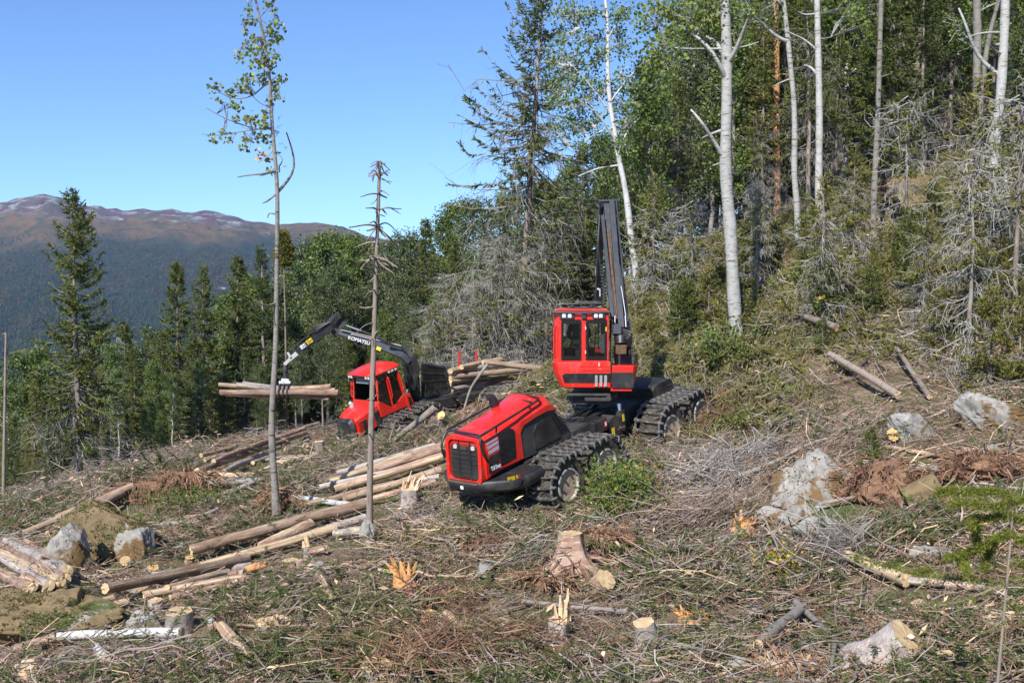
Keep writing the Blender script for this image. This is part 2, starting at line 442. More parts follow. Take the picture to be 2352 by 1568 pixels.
# ------------------------------------------------------------------ mountain across the valley
RD = 4200.0
rpx = np.array([(-400,478),(-150,470),(0,463),(60,446),(100,442),(150,450),(190,467),(230,474),(280,485),(330,482),(390,478),(440,489),(490,486),(540,492),(600,511),(640,517),(690,515),(760,513),(790,520),(850,540),(930,560),(1000,585),(1200,620),(1600,640),(2600,660)], float)
RXS = (rpx[:, 0] * KP - 512) / F * RD
RZS = np.array([P(0, y, RD)[2] for y in rpx[:, 1]])
def hill_z(X, Y):
    """valley bottom rising to the far ridge"""
    xs = X * RD / np.maximum(Y, 900.0)
    rz = np.interp(xs, RXS, RZS)
    t = np.clip((Y - 1250) / (RD - 1250), 0, 1)
    body = -300 + (rz + 300) * (t ** 1.25)
    n = fbm(X / 520, Y / 520, 11, 5)
    body = body + 75 * n * np.sin(np.pi * np.clip(t, 0, 1)) + 30 * fbm(X / 75, Y / 120, 23, 4) * np.clip(t * 2, 0, 1) * np.clip((1 - t) * 14, 0.75, 1)
    beyond = np.clip((Y - RD) / 2500, 0, 1)
    body = body - 200 * beyond
    near = np.clip((Y - 130) / 1000, 0, 1)
    fall = -95 - 230 * np.sin(near * np.pi / 2)
    w = np.clip((Y - 900) / 500, 0, 1); w = w * w * (3 - 2 * w)
    return fall * (1 - w) + body * w

hx = axis(-3600, 3600, lambda v: 22 if -2600 < v < 900 else 90)
hy = axis(60, 7000, lambda v: 60 if v < 1300 else (30 if v < 2600 else (22 if v < 4350 else 200)))
HX, HY = np.meshgrid(hx, hy)
HZ = hill_z(HX, HY)
nx, ny = len(hx), len(hy)
idx = np.arange(nx * ny).reshape(ny, nx)
HF = np.stack([idx[:-1, :-1], idx[:-1, 1:], idx[1:, 1:], idx[1:, :-1]], -1).reshape(-1, 4)

def hillmat():
    m = bpy.data.materials.new('mountain_heath_and_forest'); m.use_nodes = True
    t = m.node_tree; N = t.nodes; L = t.links
    b = N['Principled BSDF']; b.inputs['Roughness'].default_value = 1; b.inputs['Specular IOR Level'].default_value = .05
    tc = N.new('ShaderNodeTexCoord'); sep = N.new('ShaderNodeSeparateXYZ'); L.new(tc.outputs['Object'], sep.inputs[0])
    def noise(s, d=6, st=(1, 1, 1)):
        mp = N.new('ShaderNodeMapping'); mp.inputs['Scale'].default_value = st
        L.new(tc.outputs['Object'], mp.inputs[0])
        n = N.new('ShaderNodeTexNoise'); n.inputs['Scale'].default_value = s; n.inputs['Detail'].default_value = d
        L.new(mp.outputs[0], n.inputs[0]); return n.outputs['Fac']
    def rng(v, a, c):
        r = N.new('ShaderNodeMapRange'); r.inputs['From Min'].default_value = a; r.inputs['From Max'].default_value = c; L.new(v, r.inputs['Value']); return r.outputs[0]
    def mix(f, a, c):
        x = N.new('ShaderNodeMix'); x.data_type = 'RGBA'; L.new(f, x.inputs['Factor'])
        for s, v in (('A', a), ('B', c)):
            if isinstance(v, tuple): x.inputs[s].default_value = v + (1,)
            else: L.new(v, x.inputs[s])
        return x.outputs['Result']
    def ramp(v, els):
        r = N.new('ShaderNodeValToRGB')
        while len(r.color_ramp.elements) < len(els): r.color_ramp.elements.new(.5)
        for e, (p, c) in zip(r.color_ramp.elements, els): e.position = p; e.color = c + (1,)
        L.new(v, r.inputs[0]); return r.outputs[0]
    wob = N.new('ShaderNodeMath'); wob.operation = 'MULTIPLY_ADD'; wob.inputs[1].default_value = 260; L.new(noise(.004, 5), wob.inputs[0]); L.new(sep.outputs[2], wob.inputs[2])
    h = wob.outputs[0]      # height + 0..260
    forest = ramp(noise(.03, 5), [(.3, (.014, .020, .010)), (.5, (.022, .030, .012)), (.7, (.040, .042, .016))])
    scrub = ramp(noise(.02, 6), [(.34, (.045, .050, .022)), (.46, (.11, .075, .03)), (.56, (.16, .085, .035)), (.7, (.07, .07, .03))])
    heath = ramp(noise(.012, 8, (1, .4, 2)), [(.34, (.075, .036, .042)), (.46, (.12, .055, .062)), (.56, (.085, .068, .055)), (.68, (.14, .12, .105))])
    rockc = ramp(noise(.05, 6, (1, 1, .4)), [(.35, (.12, .12, .12)), (.55, (.22, .22, .215)), (.7, (.34, .335, .32))])
    rk = rng(noise(.016, 10, (1, .6, 3)), .51, .56)
    top = mix(rk, heath, rockc)
    low = mix(rng(h, 300, 400), forest, scrub)
    rk2 = rng(noise(.009, 6), .66, .69)
    low2 = mix(rk2, low, rockc)
    c = mix(rng(h, 415, 475), low2, top)
    L.new(c, b.inputs['Base Color'])
    bn = N.new('ShaderNodeBump'); bn.inputs['Strength'].default_value = 1.0; bn.inputs['Distance'].default_value = 14; L.new(noise(.03, 8, (1, .6, .5)), bn.inputs['Height']); L.new(bn.outputs[0], b.inputs['Normal'])
    return m

hl = obj('mountain', mesh('mountain', [(np.stack([HX, HY, HZ], -1).reshape(-1, 3), HF, 0)], hillmat(), True))
tag(hl, 'far mountain ridge with reddish heath top and dark forested slopes across the valley', kind='structure')

# ------------------------------------------------------------------ scattering of stuff with geometry nodes
def scatter(name, pts, rots, scl, pick, sources, label, kind='stuff'):
    me = bpy.data.meshes.new(name + '_sites')
    n = len(pts)
    me.vertices.add(n); me.vertices.foreach_set('co', np.asarray(pts, np.float32).ravel())
    a = me.attributes.new('rot', 'FLOAT_VECTOR', 'POINT'); a.data.foreach_set('vector', np.asarray(rots, np.float32).ravel())
    a = me.attributes.new('scl', 'FLOAT_VECTOR', 'POINT')
    scl = np.asarray(scl, np.float32)
    if scl.ndim == 1: scl = np.repeat(scl[:, None], 3, 1)
    a.data.foreach_set('vector', scl.ravel())
    a = me.attributes.new('pick', 'INT', 'POINT'); a.data.foreach_set('value', np.asarray(pick, np.int32))
    c = bpy.data.collections.new(name + '_kinds')
    for i, s in enumerate(sources):
        so = bpy.data.objects.new('%s_kind_%03d' % (name, i), s); c.objects.link(so)
    o = bpy.data.objects.new(name, me); COL.objects.link(o); WM[o.name] = Matrix.Identity(4)
    ng = bpy.data.node_groups.new(name + '_nodes', 'GeometryNodeTree')
    ng.interface.new_socket('Geometry', in_out='INPUT', socket_type='NodeSocketGeometry')
    ng.interface.new_socket('Geometry', in_out='OUTPUT', socket_type='NodeSocketGeometry')
    N = ng.nodes; L = ng.links
    gi = N.new('NodeGroupInput'); go = N.new('NodeGroupOutput')
    ci = N.new('GeometryNodeCollectionInfo'); ci.inputs['Collection'].default_value = c
    ci.inputs['Separate Children'].default_value = True; ci.inputs['Reset Children'].default_value = True
    ip = N.new('GeometryNodeInstanceOnPoints'); ip.inputs['Pick Instance'].default_value = True
    def attr(nm, ty):
        q = N.new('GeometryNodeInputNamedAttribute'); q.data_type = ty; q.inputs['Name'].default_value = nm; return q.outputs[0]
    er = N.new('FunctionNodeEulerToRotation')
    L.new(attr('rot', 'FLOAT_VECTOR'), er.inputs[0])
    L.new(gi.outputs[0], ip.inputs['Points']); L.new(ci.outputs[0], ip.inputs['Instance'])
    L.new(attr('pick', 'INT'), ip.inputs['Instance Index']); L.new(er.outputs[0], ip.inputs['Rotation']); L.new(attr('scl', 'FLOAT_VECTOR'), ip.inputs['Scale'])
    L.new(ip.outputs[0], go.inputs[0])
    md = o.modifiers.new('scatter', 'NODES'); md.node_group = ng
    tag(o, label, kind=kind)
    return o

def ground_rots(x, y, rng, jitter=.12):
    e = .35
    dzx = (ground_z(x + e, y) - ground_z(x - e, y)) / (2 * e)
    dzy = (ground_z(x, y + e) - ground_z(x, y - e)) / (2 * e)
    # yaw about z applied first in local frame, then tilt to the slope: use matrix -> euler
    out = np.zeros((len(x), 3))
    yaw = rng.uniform(0, 2 * np.pi, len(x))
    for i in range(len(x)):
        nrm = Vector((-dzx[i] + rng.normal() * jitter, -dzy[i] + rng.normal() * jitter, 1)).normalized()
        q = Vector((0, 0, 1)).rotation_difference(nrm)
        m = q.to_matrix() @ Matrix.Rotation(yaw[i], 3, 'Z')
        out[i] = m.to_euler()[:]
    return out

# --- forest on the far mountain
rng = np.random.default_rng(21)
n = 120000
Y = 1500 + (4050 - 1500) * rng.random(n) ** .9
X = (rng.uniform(-560, 60, n)) / F * Y
Z = hill_z(X, Y)
hh = Z + 260 * 0.5 * (1 + fbm(X / 240, Y / 240, 77, 3))
keep = rng.random(n) < np.clip((330 - hh) / 150, 0, 1) * np.clip(.72 + .9 * fbm(X / 120, Y / 160, 91, 3), .08, 1)
X, Y, Z = X[keep], Y[keep], Z[keep]
farm = [mat('far_spruce_' + k, [c], island=0, objrand=.35, rough=1, spec=.05) for k, c in (('dark', (.026, .040, .017)), ('mid', (.038, .052, .020)))] + \
       [mat('far_birch_' + k, [c], objrand=.3, rough=1, spec=.05) for k, c in (('olive', (.075, .075, .022)), ('rust', (.15, .075, .022)))]
def cone_tree(m, h, r, rnd):
    rs = np.random.default_rng(rnd); V = []; Fc = []
    k = 7
    levels = [(0.08, 1.0), (.30, .72), (.55, .44), (.78, .22)]
    for li, (z, q) in enumerate(levels):
        a = np.arange(k) * 2 * np.pi / k + rs.random()
        rr = r * q * rs.uniform(.75, 1.2, k)
        base = len(V)
        for j in range(k): V.append((rr[j] * math.cos(a[j]), rr[j] * math.sin(a[j]), h * z - rs.random() * .04 * h))
        V.append((0, 0, h * min(1.0, z + .34)))
        for j in range(k): Fc.append((base + j, base + (j + 1) % k, base + k))
    return mesh('far_spruce', [(np.array(V), np.array(Fc), 0)], m)
def ball_tree(m, h, rnd):
    rs = np.random.default_rng(rnd)
    p = rs.normal(size=(34, 3)); p = norm(p) * rs.uniform(.5, 1, (34, 1)) * np.array([h * .33, h * .33, h * .42]) + np.array([0, 0, h * .55])
    return mesh('far_birch', [blades(p, rdir(34, rs), rdir(34, rs), np.full(34, h * .45), np.full(34, h * .4)) + (0,)], m)
srcs = [cone_tree(farm[0], 14, 2.3, 1), cone_tree(farm[0], 12, 2.0, 2), cone_tree(farm[1], 13, 2.4, 3), cone_tree(farm[1], 10, 2.0, 4), ball_tree(farm[2], 8, 5), ball_tree(farm[3], 7, 6)]
hrel = np.clip((Z + 260 * .5 * (1 + fbm(X / 240, Y / 240, 77, 3)) + 150) / 400, 0, 1)
bir = rng.random(len(X)) < np.clip(.10 + .75 * (hrel - .45) + .5 * np.clip(fbm(X / 200, Y / 200, 5, 3), 0, 1), 0, .92)
pick = np.where(bir, 4 + (rng.random(len(X)) < np.clip(hrel - .25, 0, .6)), rng.integers(0, 4, len(X)))
scatter('far_forest', np.stack([X, Y, Z - .3], -1), np.stack([X * 0, X * 0, rng.uniform(0, 6, len(X))], -1), rng.uniform(.75, 1.5, len(X)) * (1.2 - .45 * hrel), pick, srcs,
        'dense spruce and birch forest covering the far mountain side', 'stuff')

# ------------------------------------------------------------------ haze: one closed box of thin air
hz = bpy.data.materials.new('thin_blue_air'); hz.use_nodes = True
t = hz.node_tree; t.nodes.clear()
pv = t.nodes.new('ShaderNodeVolumePrincipled'); pv.inputs['Color'].default_value = (.42, .64, 1.0, 1); pv.inputs['Density'].default_value = 0.00006; pv.inputs['Anisotropy'].default_value = 0.0
mo = t.nodes.new('ShaderNodeOutputMaterial'); t.links.new(pv.outputs[0], mo.inputs['Volume'])
zlo = min(HZ.min(), GZ.min()) - 1.5
zhi = max(HZ.max(), GZ.max(), 60) + 30
x0, x1, y0, y1 = -3900, 3900, -40, 7400
bv = np.array([(x, y, z) for z in (zlo, zhi) for y in (y0, y1) for x in (x0, x1)])
bf = np.array([(0, 2, 3, 1), (4, 5, 7, 6), (0, 1, 5, 4), (2, 6, 7, 3), (0, 4, 6, 2), (1, 3, 7, 5)])
hb = obj('haze', mesh('haze', [(bv, bf, 0)], hz))
tag(hb, 'thin blue haze of air filling the valley', kind='stuff')
# ------------------------------------------------------------------ tree builders (meshes stand at the origin)
def trunk_mesh(h, r0, rng, m, lean=.15, S=9, K=14, tip=.012):
    z = np.linspace(-.4, h, K)
    w = np.cumsum(rng.normal(size=(K, 2)) * lean * h / K * .28, 0); w -= w[1]
    pts = np.concatenate([w, z[:, None]], 1)
    rr = r0 * (1 - np.clip(z / h, 0, 1)) ** .8 + tip
    rr[0] *= 1.5; rr[1] *= 1.12
    V, Fq = tubes(pts[None], rr[None], S)
    return mesh('trunk', [(V, Fq, 0)], m, True), pts

def at_h(pts, z):
    return np.stack([np.interp(z, pts[:, 2], pts[:, 0]), np.interp(z, pts[:, 2], pts[:, 1]), z], -1)

def branch_pts(base, az, el, L, K, up, sag, rng, wob=.05):
    s = np.linspace(0, 1, K)[None, :]
    L = L[:, None]
    r = L * s * np.cos(el)[:, None]
    z = L * (s * np.sin(el)[:, None] + up * s ** 2.2 - sag * np.sin(np.pi * s * .8))
    pt = np.stack([r * np.cos(az)[:, None], r * np.sin(az)[:, None], z], -1)
    pt = pt + rng.normal(size=pt.shape) * wob * L[:, :, None] * s[:, :, None]
    return pt + base[:, None, :]

def lerp_line(B, s):
    """B (N,K,3), s (N,M) in 0..1 -> (N,M,3) points, and tangents"""
    N, K, _ = B.shape
    q = np.clip(s * (K - 1), 0, K - 1.001); i = q.astype(int); f = (q - i)[..., None]
    n = np.arange(N)[:, None]
    a = B[n, i]; b = B[n, i + 1]
    return a + (b - a) * f, norm(b - a)

def spruce(seed, h, r0, wid, mats, bare=.05, live0=.15, dens=1.0, droop=.45, deadn=40, lich=0, blade=(.30, .065), trunkm=None, topfrac=1.0, gap=0.0, shape=.75, lean=.12):
    """mats: needles, dead twigs, lichen. returns trunk, crown, dead limb meshes"""
    rng = np.random.default_rng(seed)
    tm, tp = trunk_mesh(h, r0, rng, trunkm or MT['sprucebark'], lean)
    nb = int(h * 15 * dens ** .5)
    z = live0 * h + (h - live0 * h) * rng.random(nb) ** .92
    z = np.concatenate([z, h - np.linspace(.05, 1.2, 10)])
    zr = (z / h - live0) / (1 - live0)
    L = wid * (1 - zr) ** shape * rng.uniform(.55, 1.15, len(z)) + .12
    L *= np.clip(.55 + zr * 3.2, 0, 1)
    if gap:
        L *= np.where(rng.random(len(z)) < gap, .35, 1)
    az = rng.uniform(0, 2 * np.pi, len(z))
    el = np.radians(-22 + 62 * zr ** 1.3 + rng.normal(size=len(z)) * 8)
    B = branch_pts(at_h(tp, z), az, el, L, 6, .22, .07, rng, .035)
    R = (.008 + .010 * L)[:, None] * np.linspace(1, .3, 6)[None, :]
    cw = tubes(B, R, 3)
    M = np.maximum(3, (L * 24 * dens).astype(int))
    rep = np.repeat(np.arange(len(z)), M)
    s = rng.random(len(rep)) ** .75 * .9 + .1
    p, tg = lerp_line(B[rep], s[:, None]); p = p[:, 0]; tg = tg[:, 0]
    side = norm(np.cross(tg, np.array([0, 0, 1.0]))) * np.where(rng.random(len(rep)) < .5, -1, 1)[:, None]
    d = tg * rng.uniform(.2, .8, (len(rep), 1)) + side * rng.uniform(.1, .9, (len(rep), 1)) + np.array([0, 0, -1.0]) * rng.uniform(droop * .2, droop * 1.7, (len(rep), 1))
    bl = blade[0] * rng.uniform(.6, 1.35, len(rep)) * (1.1 - .35 * s); bw = blade[1] * rng.uniform(.7, 1.3, len(rep))
    tipmask = s > .9
    d[tipmask] = tg[tipmask] + rng.normal(size=(tipmask.sum(), 3)) * .3
    bl1 = blades(p, d, rdir(len(rep), rng), bl, bw)
    d2 = d + rng.normal(size=d.shape) * .55
    bl2 = blades(p + d * .1, d2, rdir(len(rep), rng), bl * .8, bw * .9)
    crown = mesh('crown', [bl1 + (0,), bl2 + (0,), cw + (1,)], [mats[0], mats[1]])
    dead = None
    if deadn:
        z = h * (bare + (max(live0 * 1.9, .3) - bare) * rng.random(deadn)); zr = z / h
        L = wid * rng.uniform(.35, 1.0, deadn); az = rng.uniform(0, 2 * np.pi, deadn)
        B = branch_pts(at_h(tp, z), az, np.radians(rng.normal(-14, 14, deadn)), L, 6, .10, .05, rng, .07)
        parts = [tubes(B, (.010 + .007 * L)[:, None] * np.linspace(1, .35, 6)[None, :], 3) + (0,)]
        k = 9
        rep = np.repeat(np.arange(deadn), k); s = rng.uniform(.2, 1, len(rep))
        p, tg = lerp_line(B[rep], s[:, None]); p = p[:, 0]; tg = tg[:, 0]
        d = norm(tg * .7 + rdir(len(rep), rng) * .8 + np.array([0, 0, -.35])); l2 = L[rep] * rng.uniform(.15, .5, len(rep))
        C = p[:, None, :] + d[:, None, :] * l2[:, None, None] * np.linspace(0, 1, 4)[None, :, None] + rng.normal(size=(len(rep), 4, 3)) * .04 * np.linspace(0, 1, 4)[None, :, None]
        C[:, :, 2] -= (np.linspace(0, 1, 4) ** 2)[None, :] * l2[:, None] * .25
        parts.append(tubes(C, np.linspace(.008, .004, 4)[None, :] * np.ones((len(rep), 1)), 3) + (0,))
        if lich:
            nl = lich; rep = rng.integers(0, deadn, nl); s = rng.uniform(.15, 1, nl)
            p, tg = lerp_line(B[rep], s[:, None]); p = p[:, 0]
            d = np.array([0, 0, -1.0]) + rng.normal(size=(nl, 3)) * .22
            parts.append(blades(p, d, rdir(nl, rng), rng.uniform(.15, .5, nl), rng.uniform(.03, .07, nl)) + (1,))
        dead = mesh('dead_limbs', parts, [mats[1], mats[2]])
    return tm, crown, dead

def broadleaf(seed, h, r0, wid, leafm, barkm, c0=.25, nl=60, leaf=.085, sub=5, per=26, spread=.25, el=(25, 65), lean=.2, twm=None, topw=.35):
    rng = np.random.default_rng(seed)
    tm, tp = trunk_mesh(h, r0, rng, barkm, lean, tip=.015)
    z = h * (c0 + (1 - c0) * rng.random(nl) ** .85 * .97); zr = (z / h - c0) / (1 - c0)
    L = wid * (np.sin(np.pi * np.clip(.18 + zr * .72, 0, 1)) * .9 + .1) * rng.uniform(.5, 1.15, nl)
    az = rng.uniform(0, 2 * np.pi, nl); e = np.radians(rng.uniform(el[0], el[1], nl))
    B = branch_pts(at_h(tp, z), az, e, L, 6, -.05, 0, rng, .09)
    parts = [tubes(B, (.010 + .011 * L)[:, None] * np.linspace(1, .3, 6)[None, :], 4) + (1,)]
    rep = np.repeat(np.arange(nl), sub); s = rng.uniform(.25, 1, len(rep))
    p, tg = lerp_line(B[rep], s[:, None]); p = p[:, 0]; tg = tg[:, 0]
    d = norm(tg * .8 + rdir(len(rep), rng) * .9); l2 = L[rep] * rng.uniform(.2, .5, len(rep)) + .1
    C = p[:, None, :] + d[:, None, :] * l2[:, None, None] * np.linspace(0, 1, 4)[None, :, None] + rng.normal(size=(len(rep), 4, 3)) * .05
    parts.append(tubes(C, np.linspace(.009, .004, 4)[None, :] * np.ones((len(rep), 1)), 3) + (1,))
    r2 = np.repeat(np.arange(len(rep)), per); s = rng.uniform(.1, 1.05, len(r2)).clip(0, 1)
    p, tg = lerp_line(C[r2], s[:, None]); p = p[:, 0] + rng.normal(size=(len(r2), 3)) * spread * .5
    d = rdir(len(r2), rng) + np.array([0, 0, -.5])
    parts.append(hexleaf(p, d, rdir(len(r2), rng), leaf * rng.uniform(.65, 1.3, len(r2))) + (0,))
    return tm, mesh('crown', parts, [leafm, twm or barkm]), None

def plant(meshes, loc, yaw, sc, name, label, cat, group=None, tilt=(0, 0)):
    tm, cm, dm = meshes
    Mw = Matrix.Translation(Vector([float(v) for v in loc])) @ Matrix.Rotation(tilt[0], 4, 'X') @ Matrix.Rotation(tilt[1], 4, 'Y') @ rotz(yaw) @ Matrix.Diagonal((sc, sc, sc, 1))
    t = thing(name, label, cat, Mw, group)
    obj('trunk', tm, t)
    if cm is not None: obj('crown', cm, t)
    if dm is not None:
        d = obj('dead_limbs', dm, t); d['kind'] = 'stuff'
    return t

sp_std = (MT['needle'], MT['lichentwig'], MT['lichen'])
sp_d = (MT['needle_d'], MT['lichentwig'], MT['lichen'])
sp_g = (MT['needle_y'], MT['greytwig'], MT['lichen'])
sp_y = (MT['needle_y'], MT['lichentwig'], MT['lichen'])
# shared kinds
K_SPR = [spruce(101, 12, .14, 2.2, sp_std, live0=.10, deadn=26, dens=1.35), spruce(102, 12, .13, 1.9, sp_std, live0=.08, deadn=20, dens=1.35, gap=.15),
         spruce(103, 12, .15, 2.1, sp_d, live0=.16, deadn=40, dens=1.0, gap=.15), spruce(104, 12, .13, 1.7, sp_y, live0=.12, deadn=34, dens=.95, gap=.2)]
K_SPRLICH = [spruce(111, 14, .15, 1.9, sp_std, live0=.42, deadn=110, lich=500, dens=.7, gap=.25), spruce(112, 14, .14, 2.0, sp_d, live0=.34, deadn=130, lich=700, dens=.75, gap=.25),
             spruce(113, 13, .12, 1.6, sp_y, live0=.30, deadn=120, lich=400, dens=.8, gap=.3)]
K_SMALL = [spruce(121, 4, .05, 1.25, sp_y, live0=.04, deadn=10, dens=1.5, blade=(.24, .055)), spruce(122, 3, .04, 1.0, sp_std, live0=.03, deadn=6, dens=1.6, blade=(.22, .05))]
K_BIR = [broadleaf(131, 10, .10, 1.7, MT['leaf_d'], MT['aspendark'], c0=.22, nl=70), broadleaf(132, 10, .09, 1.5, MT['leaf'], MT['birchbark'], c0=.25, nl=64),
         broadleaf(133, 9, .09, 1.9, MT['leaf_d'], MT['lichentwig'], c0=.18, nl=70), broadleaf(134, 8, .07, 1.3, MT['leaf'], MT['lichentwig'], c0=.15, nl=56)]

def top_at(x, y, D):
    p = P(x, y, D)
    b = gz(p[0], D)
    return (p[0], D, b), p[2] - b

def fill(kinds, hk, x, y, D, name, label, cat, group=None, yaw=None):
    loc, h = top_at(x, y, D)
    if h < 1.0: return None
    return plant(kinds, loc, random.random() * 6.28 if yaw is None else yaw, h / hk, name, label, cat, group)

# ------------------------------------------------------------------ left side: tall lone spruce, a row of pointed spruces
tall = spruce(1, 12.5, .15, 2.5, sp_std, live0=.14, deadn=50, lich=160, dens=1.25, gap=.35, droop=.35, shape=.62, blade=(.27, .065))
loc, h = top_at(170, 440, 38)
plant(tall, loc, .6, h / 12.5, 'spruce_tree', 'tall ragged spruce standing alone at the left edge against the far mountain', 'spruce')
ROW = [(408, 605, 52, 0, 'pointed spruce with a narrow dark top, first left of the row of four'), (470, 612, 50, 1, 'slim pointed spruce second from the left in the row of four'),
       (542, 590, 53, 0, 'pointed green spruce third in the row, right of the slim one'), (607, 570, 52, 2, 'tallest pointed spruce of the row, just left of the lone aspen stem')]
for x, y, D, k, lb in ROW:
    fill(K_SPR[k], 12, x, y, D, 'spruce_tree', lb, 'spruce')
LF = [(285, 745, 56, 's', 0), (250, 790, 52, 'b', 1), (330, 755, 60, 'b', 0), (210, 760, 58, 'b', 2), (95, 800, 60, 'b', 1), (40, 815, 58, 'b', 3), (20, 880, 50, 'b', 1), (75, 870, 47, 's', 3), (120, 900, 44, 's', 1),
      (230, 840, 46, 's', 3), (270, 850, 44, 'b', 1), (310, 800, 50, 's', 0), (350, 830, 46, 'b', 3), (370, 760, 57, 's', 1), (395, 860, 44, 'b', 1), (440, 740, 50, 's', 2), (440, 850, 45, 's', 0), (480, 880, 44, 's', 3),
      (520, 680, 58, 'b', 1), (560, 800, 47, 's', 2), (585, 700, 56, 'b', 0), (520, 860, 45, 's', 0), (600, 850, 47, 'b', 2), (640, 720, 58, 's', 1), (570, 640, 62, 'b', 3), (30, 960, 42, 's', 0), (10, 1010, 40, 'b', 3), (60, 1000, 40, 's', 3),
      (110, 1040, 38.5, 's', 0), (180, 1000, 41, 'b', 1), (215, 960, 42, 's', 1), (250, 990, 39, 'b', 3), (290, 950, 40, 's', 0), (330, 940, 41, 'b', 1), (370, 930, 43, 'b', 3), (410, 960, 42, 's', 3), (300, 1040, 35, 'b', 3), (360, 1030, 37, 's', 1)]
def wl(x, y): return ('at the frame edge' if x < 90 else 'beside the tall lone spruce' if x < 240 else 'left of the pointed row' if x < 390 else 'under the row of pointed spruces' if x < 560 else 'by the lone aspen stem') + (', low rank' if y > 900 else '')
for x, y, D, k, i in LF:
    if k == 's': fill(K_SPR[i], 12, x, y, D, 'spruce_tree', ['green', 'slim green', 'dark', 'olive green'][i] + ' spruce in the left wood ' + wl(x, y), 'spruce', 'trees in the wood on the left')
    else: fill(K_BIR[i], [10, 10, 9, 8][i], x, y, D, 'birch_tree', ['dark leafy', 'light leafy', 'dark bushy', 'small bright'][i] + ' birch in the left wood ' + wl(x, y), 'birch', 'trees in the wood on the left')
rs = np.random.default_rng(61)
for k in range(64):
    x = rs.uniform(-20, 660) if k < 44 else rs.uniform(660, 1280); D = rs.uniform(44, 70) if k < 44 else rs.uniform(52, 70)
    y = np.interp(x, [0, 300, 640, 1280], [930, 880, 800, 690]) + rs.uniform(-40, 130)
    if rs.random() < .5: i = int(rs.integers(0, 4)); fill(K_SPR[i], 12, x, y, D, 'spruce_tree', ['green', 'slim green', 'dark', 'olive green'][i] + ' low spruce at the wood edge ' + (wl(x, y) if x < 660 else 'behind the machines'), 'spruce', 'low trees of the wood edge')
    else: i = int(rs.integers(0, 4)); fill(K_BIR[i], [10, 10, 9, 8][i], x, y, D, 'birch_tree', ['dark leafy', 'light leafy', 'dark bushy', 'small bright'][i] + ' low birch at the wood edge ' + (wl(x, y) if x < 660 else 'behind the machines'), 'birch', 'low trees of the wood edge')
# slender pole spruce and thin dead stem at the frame's left edge
pole = spruce(5, 13, .09, .55, sp_y, live0=.86, deadn=6, dens=2.0)
loc, h = top_at(653, 535, 52); plant(pole, loc, 0, h / 13, 'spruce_tree', 'bare slender spruce pole with a small tuft on top beside the lone aspen', 'spruce')

# ------------------------------------------------------------------ middle wood behind the forwarder
rs = np.random.default_rng(5)
MF = []
for x in range(640, 1340, 34):
    ytop = float(np.interp(x, [640, 690, 740, 800, 830, 870, 920, 960, 1000, 1050, 1100, 1340], [650, 590, 545, 532, 545, 580, 545, 520, 500, 470, 440, 400]))
    MF.append((x + rs.uniform(-12, 12), ytop + rs.uniform(-6, 26), rs.uniform(56, 66), 'b' if x < 960 else ('s' if rs.random() < .6 else 'b')))
    MF.append((x + rs.uniform(-16, 16), ytop + rs.uniform(70, 150), rs.uniform(53, 57), 'b' if rs.random() < (.75 if x < 960 else .35) else 's'))
    if x < 1240: MF.append((x + rs.uniform(-16, 16), ytop + rs.uniform(170, 260), rs.uniform(50, 53), 'b' if rs.random() < .6 else 's'))
def wh(x, y): return ('the lone aspen' if x < 720 else 'the forwarder crane' if x < 850 else 'the dead snag' if x < 920 else 'the load gate' if x < 1040 else 'the loaded logs' if x < 1200 else 'the harvester cab') + (', tallest rank' if y < 580 else ', lower rank' if y > 690 else '')
for x, y, D, k in MF:
    i = int(rs.integers(0, 4))
    if x < 960 and k == 'b': i = int(rs.choice([0, 2, 0, 2, 3]))
    if k == 's':
        kk = K_SPR[i] if rs.random() < .5 or x < 900 else K_SPRLICH[i % 3]; hk = 12 if kk in K_SPR else [14, 14, 13][i % 3]
        fill(kk, hk, x, y, D, 'spruce_tree', ('lichen grey' if kk in K_SPRLICH else ['green', 'slim green', 'dark', 'olive green'][i]) + ' spruce in the wood behind ' + wh(x, y), 'spruce', 'trees in the wood behind the machines')
    else:
        fill(K_BIR[i], [10, 10, 9, 8][i], x, y, D, 'birch_tree', ['dark leafy', 'light leafy', 'dark bushy', 'small bright'][i] + ' birch in the wood behind ' + wh(x, y), 'birch', 'trees in the wood behind the machines')

# big lichen hung half dead spruces in the middle
BIGD = 48.5
big = spruce(9, 16, .19, 3.6, sp_std, live0=.42, deadn=170, lich=600, dens=.6, gap=.45, droop=.35, shape=.62, lean=.05)
pl = P(1178, 760, BIGD); bx = pl[0]
loc = (bx, BIGD, gz(bx, BIGD)); pt = P(1258, -30, BIGD)
ang = math.atan2(pt[0] - loc[0], pt[2] - loc[2])
plant(big, loc, 1.1, math.hypot(pt[0] - loc[0], pt[2] - loc[2]) / 16, 'spruce_tree', 'tall leaning spruce with grey dead lower limbs and a bare thin top against the sky', 'spruce', None, (0, ang))
grey = spruce(10, 9, .13, 2.3, sp_g, live0=.55, deadn=170, lich=450, dens=.55, gap=.5, droop=.4)
for x, y, D, yw, lb in [(1150, 560, 48, .3, 'grey half dead spruce with drooping bare limbs just left of the harvester cab'), (1040, 640, 49, 2, 'grey half dead spruce with bare limbs above the loaded logs'),
                        (1255, 520, 48, 4, 'grey half dead spruce with bare limbs behind the harvester cab roof'), (1000, 700, 49, 5, 'low grey dead spruce behind the black crane of the forwarder'), (1195, 610, 47.3, 1.4, 'pale grey dead spruce with swept down limbs right above the load'), (1100, 655, 47.6, 3.1, 'pale grey dead spruce with tangled limbs over the red stakes')]:
    fill(grey, 9, x, y, D, 'spruce_tree', lb, 'spruce', None, yw)

